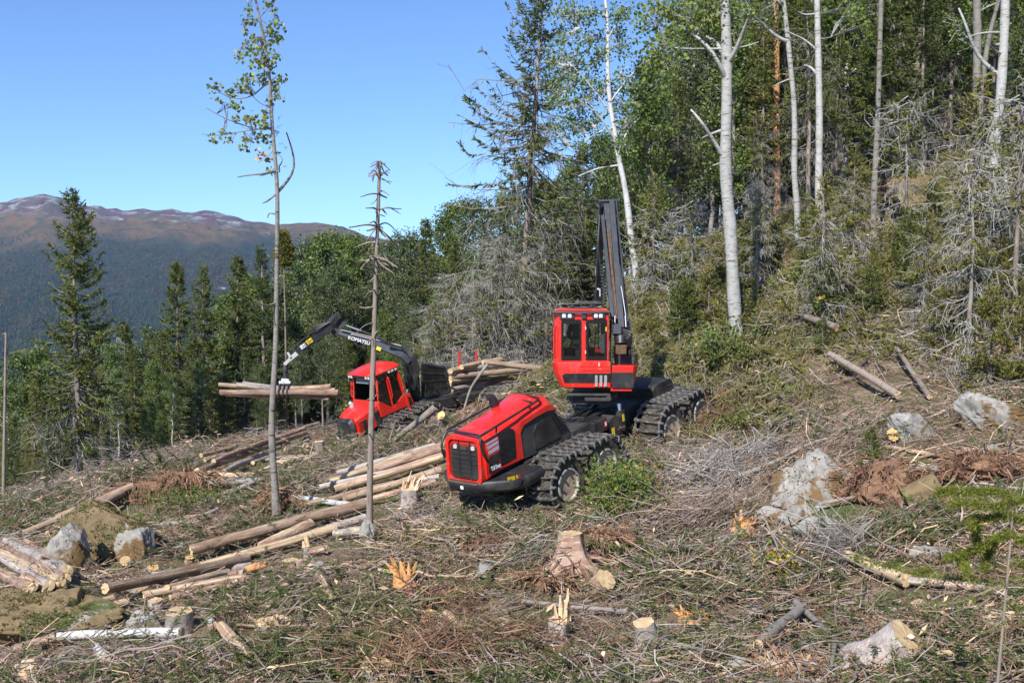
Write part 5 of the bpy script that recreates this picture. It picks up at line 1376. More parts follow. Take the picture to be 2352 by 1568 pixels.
# seat, screen and arm inside the cab
b = MB(); b.box((-.30, .55, .30), (.22, 1.0, .42)); b.prism([(.46, .40), (.58, .42), (.52, .95), (.42, .95)], 0, -.22, .20); b.box((-.06, .40, .95), (.12, .50, 1.12)); b.box((-.15, .6, .05), (.1, .85, .30)); b.build('seat', MT['plastic'], cabo, CM, .03)
b = MB(); b.box((.42, .25, .35), (.455, .32, .95)); b.box((.35, .30, .22), (.50, .45, .34), 1); b.box((.36, .298, .235), (.49, .299, .325), 1); b.tube([(.33, .5, .1), (.38, .5, .8)], .015, 6); b.box((.50, .30, .2), (.60, .34, .95), 2); b.build('control_console', [MT['plastic'], MT['red'], MT['blind']], cabo, CM, .004)
person('person', 'operator in dark jacket and cap seated inside the harvester cab', CM @ Matrix.Translation((-.06, .66, .36)), mat('dark_jacket', [(.018, .018, .024), (.03, .03, .038)], scale=5, rough=.9))

# ----- crane: pillar, main boom folded upright, stick behind
ZC = lambda pts: [(1205.8 + x * .3662, 402 + y * .3662) for x, y in pts]
def PZ(x, y, D): return P(*ZC([(x, y)])[0], D)
b0 = PZ(612, 1090, 26.95); b1 = PZ(525, 165, 28.9)
b = MB(); b.beam(b0, b1, .36, .30, .30, .22, (1, 0, 0)); crb = b.build('main_boom', MT['crane'], HR, Matrix.Identity(4), .015)
fr0 = norm(np.cross(norm(b1 - b0), np.array([1.0, 0, 0])))
if fr0[1] > 0: fr0 = -fr0
def bb(zx0, zy0, D0, zx1, zy1, D1, w0, w1, h, nm, m, par=crb):
    b = MB(); b.beam(PZ(zx0, zy0, D0), PZ(zx1, zy1, D1), w0, h, w1, h, (1, 0, 0)); return b.build(nm, m, par, Matrix.Identity(4), .008)
bb(604, 960, 26.80, 543, 158, 28.62, .15, .135, .16, 'boom_rail', MT['crane']); bb(549, 895, 26.95, 486, 255, 28.45, .10, .085, .12, 'boom_rail', MT['crane'])
bb(575, 900, 27.0, 506, 265, 28.6, .09, .085, .05, 'rusty_gutter', MT['rust'])
bb(567, 880, 26.93, 497, 300, 28.5, .018, .018, .018, 'cylinder_rod', MT['chrome'])
b = MB(); b.tube([PZ(468, 163, 28.75), PZ(588, 158, 28.75)], .045, 14); b.tube([PZ(464, 163, 28.75), PZ(474, 163, 28.75)], .065, 14); b.tube([PZ(580, 158, 28.75), PZ(592, 158, 28.75)], .065, 14); b.build('pivot_pin', MT['crane'], HR, Matrix.Identity(4))
for (a, c) in (((472, 160, 28.75), (468, 275, 29.1)), ((586, 158, 28.75), (578, 300, 28.9))):
    b = MB(); b.beam(PZ(*a), PZ(*c), .045, .16, .03, .10, (1, 0, 0)); b.build('link_plate', MT['crane'], HR, Matrix.Identity(4), .006)
b = MB(); b.beam(PZ(478, 185, 29.1), PZ(463, 790, 31.2), .10, .22, .22, .42, (1, 0, 0)); b.build('stick', MT['black'], HR, Matrix.Identity(4), .01)
b = MB(); b.beam(PZ(452, 710, 27.7), PZ(470, 716, 27.7), .05, .03, .05, .03, (0, 0, 1)); b.beam(PZ(470, 712, 27.7), PZ(470, 760, 27.7), .03, .03, .03, .03, (1, 0, 0)); b.build('hose_bracket', MT['pale'], HR, Matrix.Identity(4), .005)
b = MB()
for k in range(16):
    t_ = k / 15; c0_ = PZ(499 - 12 * (1 - t_), 560 + 300 * t_, 28.0 - .5 * t_); c1_ = c0_ + np.array([0, 0, -.045]); b.tube([c0_, c1_], .075 if k % 2 else .062, 10)
b.build('hose_sleeve', MT['black'], HR, Matrix.Identity(4))['kind'] = 'stuff'
b = MB(); b.beam(PZ(572, 160, 28.75), PZ(645, 985, 26.7), .035, .12, .05, .14, (1, 0, 0)); b.build('boom_side_plate', MT['crane'], HR, Matrix.Identity(4), .005)
b = MB(); b.beam(PZ(538, 900, 26.6), PZ(538, 1175, 26.35), .03, .30, .03, .34, (1, 0, 0)); b.beam(PZ(652, 900, 26.7), PZ(672, 1190, 26.5), .03, .30, .04, .40, (1, 0, 0)); b.beam(PZ(600, 1070, 27.0), PZ(615, 1200, 27.0), .34, .35, .40, .40, (1, 0, 0)); b.build('crane_pillar', MT['black'], HR, Matrix.Identity(4), .01)
b = MB(); b.beam(PZ(577, 940, 26.5), PZ(577, 1000, 26.45), .20, .22, .22, .22, (1, 0, 0)); b.build('cylinder_eye', MT['crane'], HR, Matrix.Identity(4), .02)
b = MB(); b.tube([PZ(600, 1010, 26.45), PZ(602, 1060, 26.38)], .15, 18); b.beam(PZ(603, 1060, 26.38), PZ(601, 1118, 26.4), .27, .18, .26, .16, (1, 0, 0), 1); b.build('crane_motor', [MT['black'], MT['rust']], HR, Matrix.Identity(4), .012)
b = MB()
for k, (p, q, r_) in enumerate([((600, 960), (672, 985), (655, 1070)), ((604, 970), (665, 1000), (648, 1075)), ((610, 975), (655, 1015), (640, 1080)), ((600, 985), (645, 1030), (632, 1060)), ((645, 1090), (700, 1110), (705, 1190)), ((645, 1110), (690, 1130), (690, 1195)), ((650, 1075), (690, 1085), (700, 1150)), ((598, 650), (640, 800), (640, 990)), ((592, 560), (625, 760), (636, 900)), ((600, 700), (628, 820), (632, 930)), ((470, 250), (458, 420), (478, 620))]):
    D_ = 26.3 if k < 7 else (26.9 if k < 10 else 28.4)
    b.tube(curve_path([PZ(*p, D_ + .2), PZ(*q, D_), PZ(*r_, D_ + .1)], 16), .026, 8)
b.build('hydraulic_hoses', MT['black'], HR, Matrix.Identity(4))['kind'] = 'stuff'
b = MB(); b.tube([PZ(566, 880, 26.7), PZ(563, 960, 26.6)], .022, 8); b.tube([PZ(630, 880, 26.6), PZ(634, 950, 26.5)], .022, 8); b.tube([PZ(604, 690, 27.1), PZ(634, 890, 26.75)], .014, 8); b.build('cylinder_rod', MT['chrome'], HR, Matrix.Identity(4))
# ------------------------------------------------------------------ the forwarder
p_ = math.radians(16); az_ = .69
_f = np.array([-az_ * math.cos(p_), -math.sqrt(1 - az_ ** 2) * math.cos(p_), -math.sin(p_)]); _l = norm(np.cross([0, 0, 1.0], _f)); _u = np.cross(_f, _l)
def zf(x, y): return (488.1 + x * .25634, 689 + y * .25634)
FF = Frame(P(*zf(1520, 1020), 38.6) - 1.6 * _f - .75 * _l - 1.6 * _u, _f)
FR = thing('forwarder', 'red forwarder with black grille nose and crane arm reaching left, beyond the log piles', 'forwarder', FF.M)
def fp(x, y, ax, v): return FF.inv(*zf(x, y), ax, v)
for sgn in (1, -1): bogie(FF, FR, .55, .70, 1.02 * sgn, .72, 1, 26, sgn)
# rear frame climbs the slope behind, with its own pitch
b = MB(); b.box((-.9, -.4, .75), (2.9, .4, 1.25)); b.build('front_chassis', MT['steel'], FR, FF.M, .02)
F2 = Frame(FF.w((-1.0, 0, 1.1)) - np.array([0, 0, 1.1]), np.array([-.69 * .999, -.724 * .999, -.05]))
b = MB(); b.box((-6.4, -.42, .85), (.2, .42, 1.15)); b.build('rear_chassis', MT['steel'], FR, F2.M, .02)
for sgn in (1, -1): bogie(F2, FR, -3.9, .66, 1.02 * sgn, .72, 1, 26, sgn)
# hood: hexagonal nose
def fring(x, zb, w, zs, wr, zr): return [(x, w, zb), (x, w, zs), (x, wr, zr), (x, -wr, zr), (x, -w, zs), (x, -w, zb)]
b = MB(); b.loft([fring(2.66, 1.12, .52, 1.70, .40, 1.80), fring(2.4, 1.15, .62, 1.78, .50, 1.90), fring(1.58, 1.25, .66, 2.0, .60, 2.10)]); b.build('hood', MT['red'], FR, FF.M, .02, 40)
b = MB(); b.tube([(2.05, -.35, 1.92), (2.05, -.35, 2.10), (2.10, -.36, 2.16)], [.09, .09, .07], 12); b.build('exhaust_pipe', MT['pale'], FR, FF.M)
# nose grille: front face plus one angled side face each
b = MB(); b.loft([[(2.72, y, z) for y, z in ((.50, 1.12), (.50, 1.66), (.38, 1.80), (-.38, 1.80), (-.50, 1.66), (-.50, 1.12))], [(2.86, y, z) for y, z in ((.42, 1.10), (.42, 1.58), (.32, 1.70), (-.32, 1.70), (-.42, 1.58), (-.42, 1.10))]]); gn = b.build('grille', MT['black'], FR, FF.M, .015)
for k in range(12):
    z = 1.14 + k * .042; b = MB(); b.box((2.861, -.38, z), (2.880, .38, z + .014)); obj('slat', b.build('slat', MT['plastic'], False), gn, FF.M)
b = MB(); b.prism([(2.25, 1.20), (2.62, 1.18), (2.62, 1.62), (2.25, 1.66)], 1, .622, .64); b.build('side_grille', MT['black'], FR, FF.M, .01)
for k in range(7):
    b = MB(); b.box((2.45 + k * .0, .641, 1.22 + k * .055), (2.60, .652, 1.245 + k * .055)); obj('red_louvre', b.build('red_louvre', MT['red'], False), FR, FF.M)
b = MB(); fpn = [(2.0, 1.12), (2.6, 1.0), (2.95, .62), (3.05, .35), (3.05, -.35), (2.95, -.62), (2.6, -1.0), (2.0, -1.12)]
b.loft([[(x - .08, y * .95, .90) for x, y in fpn], [(x, y, .98) for x, y in fpn], [(x, y, 1.08) for x, y in fpn]]); b.build('bumper', MT['steel'], FR, FF.M, .02, 45)
b = MB(); b.box((2.08, 1.118, .92), (2.18, 1.126, 1.06)); b.build('white_sticker', MT['white'], FR, FF.M)
# cab: posts and glass
WS = [(1.60, .66), (1.60, -.66)]
fc_ = dict(fb=(1.60, 2.10), ft=(1.42, 3.02), rb=(.44, 1.98), rt=(.46, 3.05), mb=(1.06, 1.62), mt=(1.0, 3.03))
b = MB()
def post(a, c, w=.07, y=.72, yt=.66):
    for s in (1, -1): b.beam((a[0], s * y, a[1]), (c[0], s * yt, c[1]), w, w, None, None, (0, 1, 0))
post(fc_['fb'], fc_['ft']); post((.40, 1.95), fc_['rt'], .09); post((1.02, 1.55), (.98, 3.02), .07)
b.prism([(1.66, 1.50), (1.66, 2.06), (1.60, 2.12), (1.02, 1.64), (.36, 2.0), (.36, 1.48)], 1, .66, .76); b.prism([(1.66, 1.50), (1.66, 2.06), (1.60, 2.12), (1.02, 1.64), (.36, 2.0), (.36, 1.48)], 1, -.76, -.66)
b.box((1.56, -.66, 1.5), (1.64, .66, 2.10)); b.box((.34, -.66, 1.45), (.42, .66, 2.0)); b.box((.36, -.66, 2.98), (1.44, .66, 3.06)); b.box((.42, -.66, 1.45), (1.56, .66, 1.5))
cb = b.build('cab', MT['red'], FR, FF.M, .012)
b = MB(); b.loft([[(x, y, 3.06) for x, y in ((1.62, .80), (1.66, 0), (1.62, -.80), (.30, -.76), (.26, 0), (.30, .76))], [(x, y, 3.12) for x, y in ((1.60, .78), (1.64, 0), (1.60, -.78), (.32, -.74), (.28, 0), (.32, .74))], [(x, y, 3.24) for x, y in ((1.15, .55), (1.20, 0), (1.15, -.55), (.42, -.58), (.40, 0), (.42, .58))]]); b.build('roof', MT['red'], cb, FF.M, .02, 40)
b = MB(); b.box((1.45, -.74, 2.985), (1.64, .74, 3.05)); b.box((.45, .68, 2.985), (1.4, .78, 3.05)); vb = b.build('roof_underside', MT['black'], cb, FF.M)
for (x, y) in ((1.645, -.64), (1.645, -.50), (1.645, .36), (1.645, .52)):
    b = MB(); b.box((x, y - .05, 2.965), (x + .03, y + .05, 3.055)); b.build('work_light', MT['lamp'], cb, FF.M, .01)
for x in (.55, .72, .88):
    b = MB(); b.box((x - .05, .781, 2.97), (x + .05, .81, 3.05)); b.build('work_light', MT['lamp'], cb, FF.M, .01)
def pane(pts, nrm, nm='window_pane', m=None):
    b = MB(); b.panel(pts, nrm, .008); return b.build(nm, m or MT['glass'], cb, FF.M, smooth=0)
pane([(1.62, -.66, 2.12), (1.62, .66, 2.12), (1.45, .62, 2.96), (1.45, -.62, 2.96)], (1, 0, 0)); pane([(.41, -.62, 2.0), (.41, .62, 2.0), (.46, .6, 2.96), (.46, -.6, 2.96)], (-1, 0, 0))
for s in (1, -1):
    pane([(1.58, .715 * s, 2.10), (1.05, .72 * s, 1.66), (1.0, .66 * s, 2.98), (1.42, .66 * s, 2.98)], (0, s, 0)); pane([(1.0, .72 * s, 1.70), (.46, .725 * s, 2.0), (.50, .66 * s, 2.98), (.96, .66 * s, 2.98)], (0, s, 0))
pane([(1.51, -.5, 2.72), (1.51, .45, 2.72), (1.47, .44, 2.95), (1.47, -.48, 2.95)], (-1, 0, 0), 'sun_blind', MT['blind'])
b = MB()
for s in (1, -1):
    b.tube(curve_path([(1.62, .74 * s, 2.15), (1.66, .80 * s, 2.2), (1.50, .76 * s, 2.85), (1.44, .70 * s, 2.88)], 16), .018, 6)
    b.tube(curve_path([(1.02, .76 * s, 2.0), (1.0, .84 * s, 2.05), (.97, .80 * s, 2.8), (.97, .70 * s, 2.85)], 16), .02, 6); b.tube(curve_path([(.40, .76 * s, 2.1), (.38, .84 * s, 2.15), (.44, .78 * s, 2.8), (.46, .70 * s, 2.85)], 16), .02, 6)
b.build('handrail', MT['red'], cb, FF.M)
b = MB(); b.box((.80, .761, 1.78), (.90, .775, 1.83)); b.build('door_handle', MT['black'], cb, FF.M)
b = MB(); b.prism([(1.62, 1.20), (1.62, 1.50), (.36, 1.48), (.36, 1.18)], 1, -.70, .74); b.build('cab_sill', MT['steel'], FR, FF.M, .02)
b = MB(); b.box((.62, .745, 1.34), (.70, .75, 1.42)); b.build('yellow_sticker', MT['yellow'], FR, FF.M)
b = MB(); b.prism([(.34, 1.10), (.38, 1.95), (.14, 1.92), (-.02, 1.12)], 1, .50, .80); b.prism([(.34, 1.10), (.38, 1.95), (.14, 1.92), (-.02, 1.12)], 1, -.80, -.50); b.prism([(.3, 1.05), (.3, 1.12), (-.22, 1.10), (-.22, 1.04)], 1, .6, 1.1); b.build('rear_fender', MT['red'], FR, FF.M, .02)
b = MB(); b.prism([(.27, 1.22), (.29, 1.80), (.17, 1.78), (.07, 1.24)], 1, .801, .806); b.build('black_panel', MT['black'], FR, FF.M)
b = MB(); b.prism([(1.62, .85), (1.62, 1.12), (1.2, 1.16), (-.2, 1.16), (-.2, .98)], 1, .45, .80); b.build('side_box', MT['steel'], FR, FF.M, .02)
b = MB(); b.prism([(1.9, 1.22), (1.9, 1.75), (1.68, 1.80), (1.68, 1.22)], 1, .665, .72); b.build('engine_vent', MT['black'], FR, FF.M, .01)
b = MB(); b.prism([(.6, .46), (1.05, .48), (1.0, 1.0), (.9, 1.0)], 1, -.2, .25); b.box((.5, -.2, 1.5), (1.05, .25, 1.66)); b.build('seat', MT['plastic'], cb, FF.M, .03)
b = MB(); b.box((.5, -.22, 1.66), (1.0, .24, 1.78)); b.box((.46, -.22, 1.78), (.58, .24, 2.5)); b.build('seat', MT['plastic'], cb, FF.M, .03)
person('person', 'driver in dark blue jacket seated inside the forwarder cab', FF.M @ Matrix.Translation((.78, 0, 1.82)) @ rotz(-math.pi / 2), mat('blue_jacket', [(.012, .016, .035), (.02, .025, .05)], scale=5, rough=.9))
# crane: pillar, curved boom, elbow, arm
DB = 40.2
def pf(x, y, D=DB): return P(*zf(x, y), D)
I4 = Matrix.Identity(4)
SD = np.array([.35, -.93, 0.1])
b = MB(); b.beam(pf(1812, 880, 40.9), pf(1800, 640, 40.6), .42, .42, .34, .34, SD); b.build('crane_pillar', MT['black'], FR, I4, .02)
b = MB()
for off in (.13, -.13): b.prism([(0, 0)] * 3, 0, 0, .001) if False else None
b.beam(pf(1800, 640, 40.6), pf(1775, 540, 40.5), .30, .45, .26, .36, SD); b.build('slewing_head', MT['black'], FR, I4, .02)
b = MB(); bp0 = [(1775, 545), (1700, 478), (1600, 440), (1440, 385), (1280, 325), (1140, 285)]; wd = [.34, .36, .32, .28, .26, .24]
q = [pf(x, y, DB + .25 - .02 * k) for k, (x, y) in enumerate(bp0)]
for k in range(5): b.beam(q[k], q[k + 1] + (q[k + 1] - q[k]) * .04, .26 - .004 * k, wd[k], .256 - .004 * k, wd[k + 1], SD)
mb_ = b.build('main_boom', MT['crane'], FR, I4, .012)
b = MB(); b.tube([pf(1200, 225), pf(1440, 310)], .035, 10, 1); b.tube([pf(1330, 272), pf(1560, 365)], .055, 12); b.build('boom_cylinder', [MT['black'], MT['chrome']], mb_, I4)
b = MB(); b.beam(pf(1240, 300, DB - .02), pf(1690, 405, DB + .1), .03, .03, .03, .03, SD); b.beam(pf(1150, 265, DB - .02), pf(1560, 360, DB + .05), .16, .02, .16, .02, SD); b.build('pale_edge', MT['pale'], mb_, I4)
b = MB(); b.beam(pf(1470, 425, DB - .03), pf(1508, 440, DB - .03), .02, .13, .02, .13, SD); b.build('yellow_sticker', MT['yellow'], mb_, I4)
b = MB(); eb = [(1130, 100), (1128, 180), (1190, 190), (1200, 225), (1145, 250), (1118, 322), (1085, 300), (1060, 250), (1030, 230), (1020, 190)]
V = np.array([pf(x, y, DB + .05) for x, y in eb]); b.panel(V, SD * -1, .30); b.build('elbow', MT['steel'], FR, I4, .01)
b = MB(); b.beam(pf(1075, 205), pf(1128, 130), .30, .22, .28, .22, SD); b.beam(pf(1070, 225), pf(975, 290), .28, .34, .26, .30, SD); b.beam(pf(990, 280), pf(760, 470), .24, .30, .20, .22, SD); st = b.build('crane_arm', MT['black'], FR, I4, .012)
b = MB(); b.beam(pf(770, 462), pf(690, 528), .17, .17, .15, .15, SD); b.beam(pf(705, 515), pf(645, 575), .11, .11, .12, .12, SD); b.tube([pf(672, 465, DB - .1), pf(700, 510, DB - .1)], .05, 8); b.build('arm_extension', MT['pale'], FR, I4, .01)
b = MB()
for k in range(4): b.tube(curve_path([pf(1060 - 8 * k, 190 + 5 * k, DB - .2), pf(940 - 10 * k, 262 - 14 * k, DB - .25), pf(860, 310, DB - .2), pf(700, 440 + 3 * k, DB - .18)], 18), .018, 6)
for k in range(5): b.tube(curve_path([pf(1560, 395 - 6 * k, DB - .15), pf(1720, 420 + 4 * k, DB), pf(1830 - 8 * k, 510 + 8 * k, DB - .1), pf(1850 - 12 * k, 640, DB), pf(1810, 790, DB)], 26), .030, 6)
for k in range(2): b.tube(curve_path([pf(1710, 590, DB - .3), pf(1740 + 20 * k, 680, DB - .3), pf(1760 + 20 * k, 740, DB)], 12), .028, 6)
b.build('hydraulic_hoses', MT['black'], FR, I4)['kind'] = 'stuff'
b = MB(); b.tube([pf(1720, 570, DB), pf(1750, 790, DB + .2)], .075, 12); b.build('lift_cylinder', MT['black'], FR, I4)
fd = norm(pf(1000, 300) - pf(1600, 470))
bd = norm(pf(1370, 380) - pf(1250, 345))
def lbl(body, x, y, D, size, xd, m, th=.003):
    up = norm(np.cross(xd, np.array([0, 1.0, 0])));  nn = np.cross(xd, up)
    if nn[1] > 0: up = -up; nn = -nn
    return text('lettering', body, size, m, basis(xd, np.cross(nn, xd), nn, pf(x, y, D)), FR, th, .001)
lbl('KOMATSU', 1312, 360, DB - .06, .185, bd, MT['white'])
ad = norm(pf(895, 345) - pf(845, 380))
b = MB(); b.beam(pf(843, 383, DB - .15), pf(893, 350, DB - .15), .015, .17, .015, .17, SD); b.build('yellow_sticker', MT['yellow'], st, I4)
lbl('10m!', 868, 366, DB - .18, .16, ad, MT['black'])
b = MB(); b.beam(pf(790, 425, DB - .15), pf(836, 395, DB - .15), .015, .15, .015, .15, SD); b.build('white_sticker', MT['white'], st, I4)
lbl('1A0', 813, 410, DB - .18, .14, ad, MT['black'])
# grapple with rotator: hangs on the arm
b = MB(); b.tube([pf(647, 580), pf(652, 600)], .07, 10); b.tube([pf(650, 600), pf(650, 640)], .10, 12); b.tube([pf(650, 640), pf(652, 690)], .075, 12); b.tube([pf(634, 585), pf(662, 585)], .06, 10); b.build('rotator', MT['steel'], FR, I4)
gd = norm(pf(1100, 800) - pf(100, 820))
b = MB(); b.beam(pf(600, 735), pf(705, 735), .28, .12, .28, .12, SD); b.beam(pf(620, 712), pf(690, 715), .22, .12, .22, .10, SD); gr = b.build('grapple_head', MT['pale'], FR, I4, .02)
for dx in (-38, 0, 38):
    for s in (1, -1):
        b = MB(); b.tube(curve_path([pf(652 + dx, 740, DB) + SD * -.0, pf(652 + dx, 770, DB) + np.array([0, s * .42, 0]), pf(650 + dx, 840, DB) + np.array([0, s * .38, 0]), pf(650 + dx, 872, DB) + np.array([0, s * .05, 0])], 14), .045, 6); b.build('grapple_claw', MT['steel'], FR, I4)
# black mesh gate behind the crane
ga, gb_, gc, gd_ = [FF.w(fp(x, y, 0, -2.0)) for x, y in ((1880, 565), (2080, 600), (2130, 820), (1880, 880))]
b = MB()
fw_ = _f
for a, c in ((ga, gb_), (gb_, gc), (gc, gd_), (gd_, ga)): b.tube([a, c], .05, 8)
gt_ = b.build('load_gate', MT['black'], FR, I4)
for k in range(22):
    t_ = (k + .5) / 22; b = MB(); b.beam(ga + (gb_ - ga) * t_, gd_ + (gc - gd_) * t_, .05, .012, .05, .012, fw_); b.build('gate_bar', MT['black'], gt_, I4, smooth=0)
for t_ in (.25, .5, .75):
    b = MB(); b.beam(ga + (gd_ - ga) * t_ + fw_ * .04, gb_ + (gc - gb_) * t_ + fw_ * .04, .06, .02, .06, .02, fw_); b.build('gate_rail', MT['black'], gt_, I4, smooth=0)
# stakes
for (x, y0, y1) in ((1055, 845, 805), (1094, 832, 803)):
    b = MB(); b.beam(P(x, y0 + 60, 44.4), P(x, y1, 44.4), .12, .10, .11, .09); b.build('stake', MT['stake'], FR, I4, .01)

# ------------------------------------------------------------------ logs
def log_mesh(L, r0, r1, rng, rings=12, S=12, bark=None):
    xs = np.linspace(0, L, rings)
    w = np.cumsum(rng.normal(size=(rings, 2)) * .012 * L / rings * 2.2, 0)
    w -= np.linspace(0, 1, rings)[:, None] * w[-1][None, :]
    a = np.arange(S) * 2 * np.pi / S
    rr_ = np.linspace(r0, r1, rings)[:, None] * (1 + .045 * rng.normal(size=(rings, S)))
    V = np.stack([np.repeat(xs[:, None], S, 1), w[:, :1] + rr_ * np.cos(a), w[:, 1:] + rr_ * np.sin(a)], -1)
    V[0, :, 0] += rng.uniform(-.02, .02, S) ; V[-1, :, 0] += rng.uniform(-.02, .02, S)
    k = np.arange(rings - 1)[:, None] * S; s = np.arange(S)[None, :]; s2 = (s + 1) % S
    Fq = np.stack([k + s, k + s2, k + S + s2, k + S + s], -1).reshape(-1, 4)
    me = mesh('log', [(V.reshape(-1, 3), Fq, 0)], bark, True)
    caps = []
    for end in (0, -1):
        c = V[end]; ctr = c.mean(0)[None]; o = np.array([-.004 if end == 0 else .004, 0, 0])
        VV = np.concatenate([c * 1.0, ctr + (c - ctr) * .5, ctr]) + o
        F1 = np.stack([np.arange(S), (np.arange(S) + 1) % S, S + (np.arange(S) + 1) % S, S + np.arange(S)], -1)
        F2 = np.stack([S + np.arange(S), S + (np.arange(S) + 1) % S, np.full(S, 2 * S)], -1)
        caps.append((VV, [F1, F2], 0))
    return me, caps

RL = np.random.default_rng(55)
def log(p0, p1, d, label, bark='bark', group=None, cut='cut', taper=.85, name='log', cat='log', redend=False):
    p0 = np.array(p0, float); p1 = np.array(p1, float); v = p1 - p0; L = float(np.linalg.norm(v))
    x = v / L; y = norm(np.cross([0, 0, 1.0], x)); z = np.cross(x, y)
    me, caps = log_mesh(L, d / 2 * taper, d / 2, RL, bark=MT[bark], rings=max(6, int(L * 3)))
    o = obj(name, me, None, basis(x, y, z, p0) ); tag(o, label, cat, group)
    for c in caps: obj('cut_end', mesh('cut_end', [c], MT[cut]), o)
    return o

def glog(a, c, d, label, lift=(0, 0), **k):
    """log lying on the ground between two photo points; lift raises each end"""
    q0 = ghit(*a); q1 = ghit(*c)
    q0[2] += d * .46 + .05 + lift[0]; q1[2] += d * .46 + .05 + lift[1]
    for t in np.linspace(0, 1, 9):
        w_ = q0 + (q1 - q0) * t; CLEAR.append((w_[0], w_[1] - .35, .75))
    mid = (q0 + q1) / 2; g_ = max(gz(*(q0[:2] + (q1[:2] - q0[:2]) * t)) - (q0[2] + (q1[2] - q0[2]) * t) for t in (.25, .5, .75))
    if g_ > -d * .1: q0[2] += g_ + d * .15; q1[2] += g_ + d * .15
    return log(q0, q1, d, label, **k)

z4 = z2(0, 976, .3776)
def zl(a, c): return z4([a])[0], z4([c])[0]
PA = 'logs in the pile at the lower left edge'
for i, (a, c, d, lf, bk) in enumerate([((155, 735), (420, 915), .17, .02, 'bark'), ((75, 735), (400, 940), .20, .05, 'bark_bright'), ((40, 775), (412, 972), .21, .12, 'bark_grey'), ((0, 775), (398, 1003), .21, .05, 'bark'), ((-20, 815), (370, 1028), .19, .10, 'bark_bright'), ((-10, 850), (300, 1048), .19, .02, 'bark_grey'), ((150, 955), (290, 1050), .17, .0, 'bark')]):
    glog(*zl(a, c), d, ['short back log of the upper left pile', 'bright peeled log second from the back of the upper left pile', 'grey barked log resting on top of the upper left pile', 'brown log in the middle of the upper left pile', 'bright peeled log crossing the front of the upper left pile', 'grey log at the front foot of the upper left pile', 'short brown log end at the very front of the upper left pile'][i], lift=(lf, lf), bark=bk, group=PA)
for i, (a, c, d, bk) in enumerate([((-20, 960), (200, 1078), .19, 'bark_bright'), ((-20, 1000), (172, 1095), .22, 'bark'), ((-20, 1050), (92, 1118), .19, 'bark_grey'), ((-20, 1085), (62, 1124), .17, 'bark')]):
    glog(*zl(a, c), d, ['bright topmost log of the small pile in the bottom left corner', 'brown second log of the small pile in the bottom left corner', 'grey third log of the small pile in the bottom left corner', 'lowest log of the small pile in the bottom left corner'][i], bark=bk, group=PA)
for i, (a, c, d, bk, lf) in enumerate([((142, 690), (812, 472), .19, 'bark_bright', (.02, .35)), ((290, 692), (752, 490), .18, 'bark', (0, .25)), ((310, 610), (700, 500), .17, 'bark', (.05, .25))]):
    glog(*zl(a, c), d, ['long peeled log sloping up over the mossy mound on the left', 'brown log under the long peeled one on the mossy mound', 'log mostly hidden behind the peeled ones on the mossy mound'][i], bark=bk, lift=lf, group='logs on the mossy mound')
for i, (a, c, d, bk) in enumerate([((870, 628), (1200, 612), .13, 'bark_grey'), ((1000, 606), (1225, 575), .13, 'bark'), ((1190, 588), (1325, 535), .12, 'bark_grey')]):
    glog(*zl(a, c), d, ['thin grey log lying level right of the mossy boulder', 'thin brown log just above the level grey one', 'thin pale log end sloping up in the brush'][i], bark=bk, group='thin logs behind the mossy boulder')
for i, (a, c, d, bk) in enumerate([((1175, 338), (1545, 342), .24, 'bark_bright'), ((1195, 380), (1560, 362), .20, 'bark_grey')]):
    glog(*zl(a, c), d, ['thick peeled log lying level beside the torn up root plate', 'grey log lying in front of the thick one by the root plate'][i], bark=bk)
PF = [((1225, 232), (1940, 28), .17, 'bark_bright', .10), ((1250, 245), (1750, 112), .18, 'bark', .04), ((1200, 330), (1850, 90), .20, 'bark', .12), ((1360, 318), (1700, 165), .20, 'bark_grey', .02), ((1300, 280), (1850, 68), .18, 'bark', .16), ((1540, 252), (1875, 112), .16, 'bark_grey', .0), ((1500, 242), (1995, 190), .13, 'bark_grey', .0), ((1690, 245), (1895, 215), .13, 'bark', 0)]
for i, (a, c, d, bk, lf) in enumerate(PF):
    glog(*zl(a, c), d, ['long bright log at the top back of the pile left of the forwarder', 'brown log below the bright one in the pile left of the forwarder', 'long brown log through the middle of the pile left of the forwarder', 'grey log at the front foot of the pile left of the forwarder', 'brown log lying high in the pile left of the forwarder', 'short grey log at the right of the pile left of the forwarder', 'thin pale grey log lying apart below the pile left of the forwarder', 'thin short brown log lying apart below the pile left of the forwarder'][i], bark=bk, lift=(lf, lf), group='logs in the pile left of the forwarder')
# centre pile
glog(z4([(1165, 846)])[0], (838, 1180), .27, 'thickest long log of the middle pile, running from its left end up behind the snag', lift=(.15, .08))
glog(*zl((1580, 790), (1895, 672)), .24, 'dark brown log with a round cut end poking out under the thickest log', lift=(.04, .14))
glog(*zl((1225, 912), (2050, 692)), .20, 'long straight bright log below the thickest log', bark='bark_bright', lift=(.05, .12))
glog(z4([(2040, 706)])[0], (834, 1239), .20, 'grey log with a bright cut end beside the white upright stone', bark='bark_grey', lift=(.04, .06))
glog(*zl((925, 972), (1400, 920)), .22, 'grey barked log lying at the back of the lower middle pile', bark='bark_grey', lift=(.02, .10))
glog(*zl((640, 1082), (1500, 897)), .23, 'long brown log with a round cut end at the top of the lower middle pile', lift=(.10, .14))
glog(*zl((1020, 1062), (1382, 968)), .17, 'bright short log with a cut end in front of the long brown one', bark='bark_bright', lift=(.08, .12))
glog(*zl((1040, 1085), (1384, 1008)), .14, 'thin brown log at the front foot of the lower middle pile', lift=(0, .02))
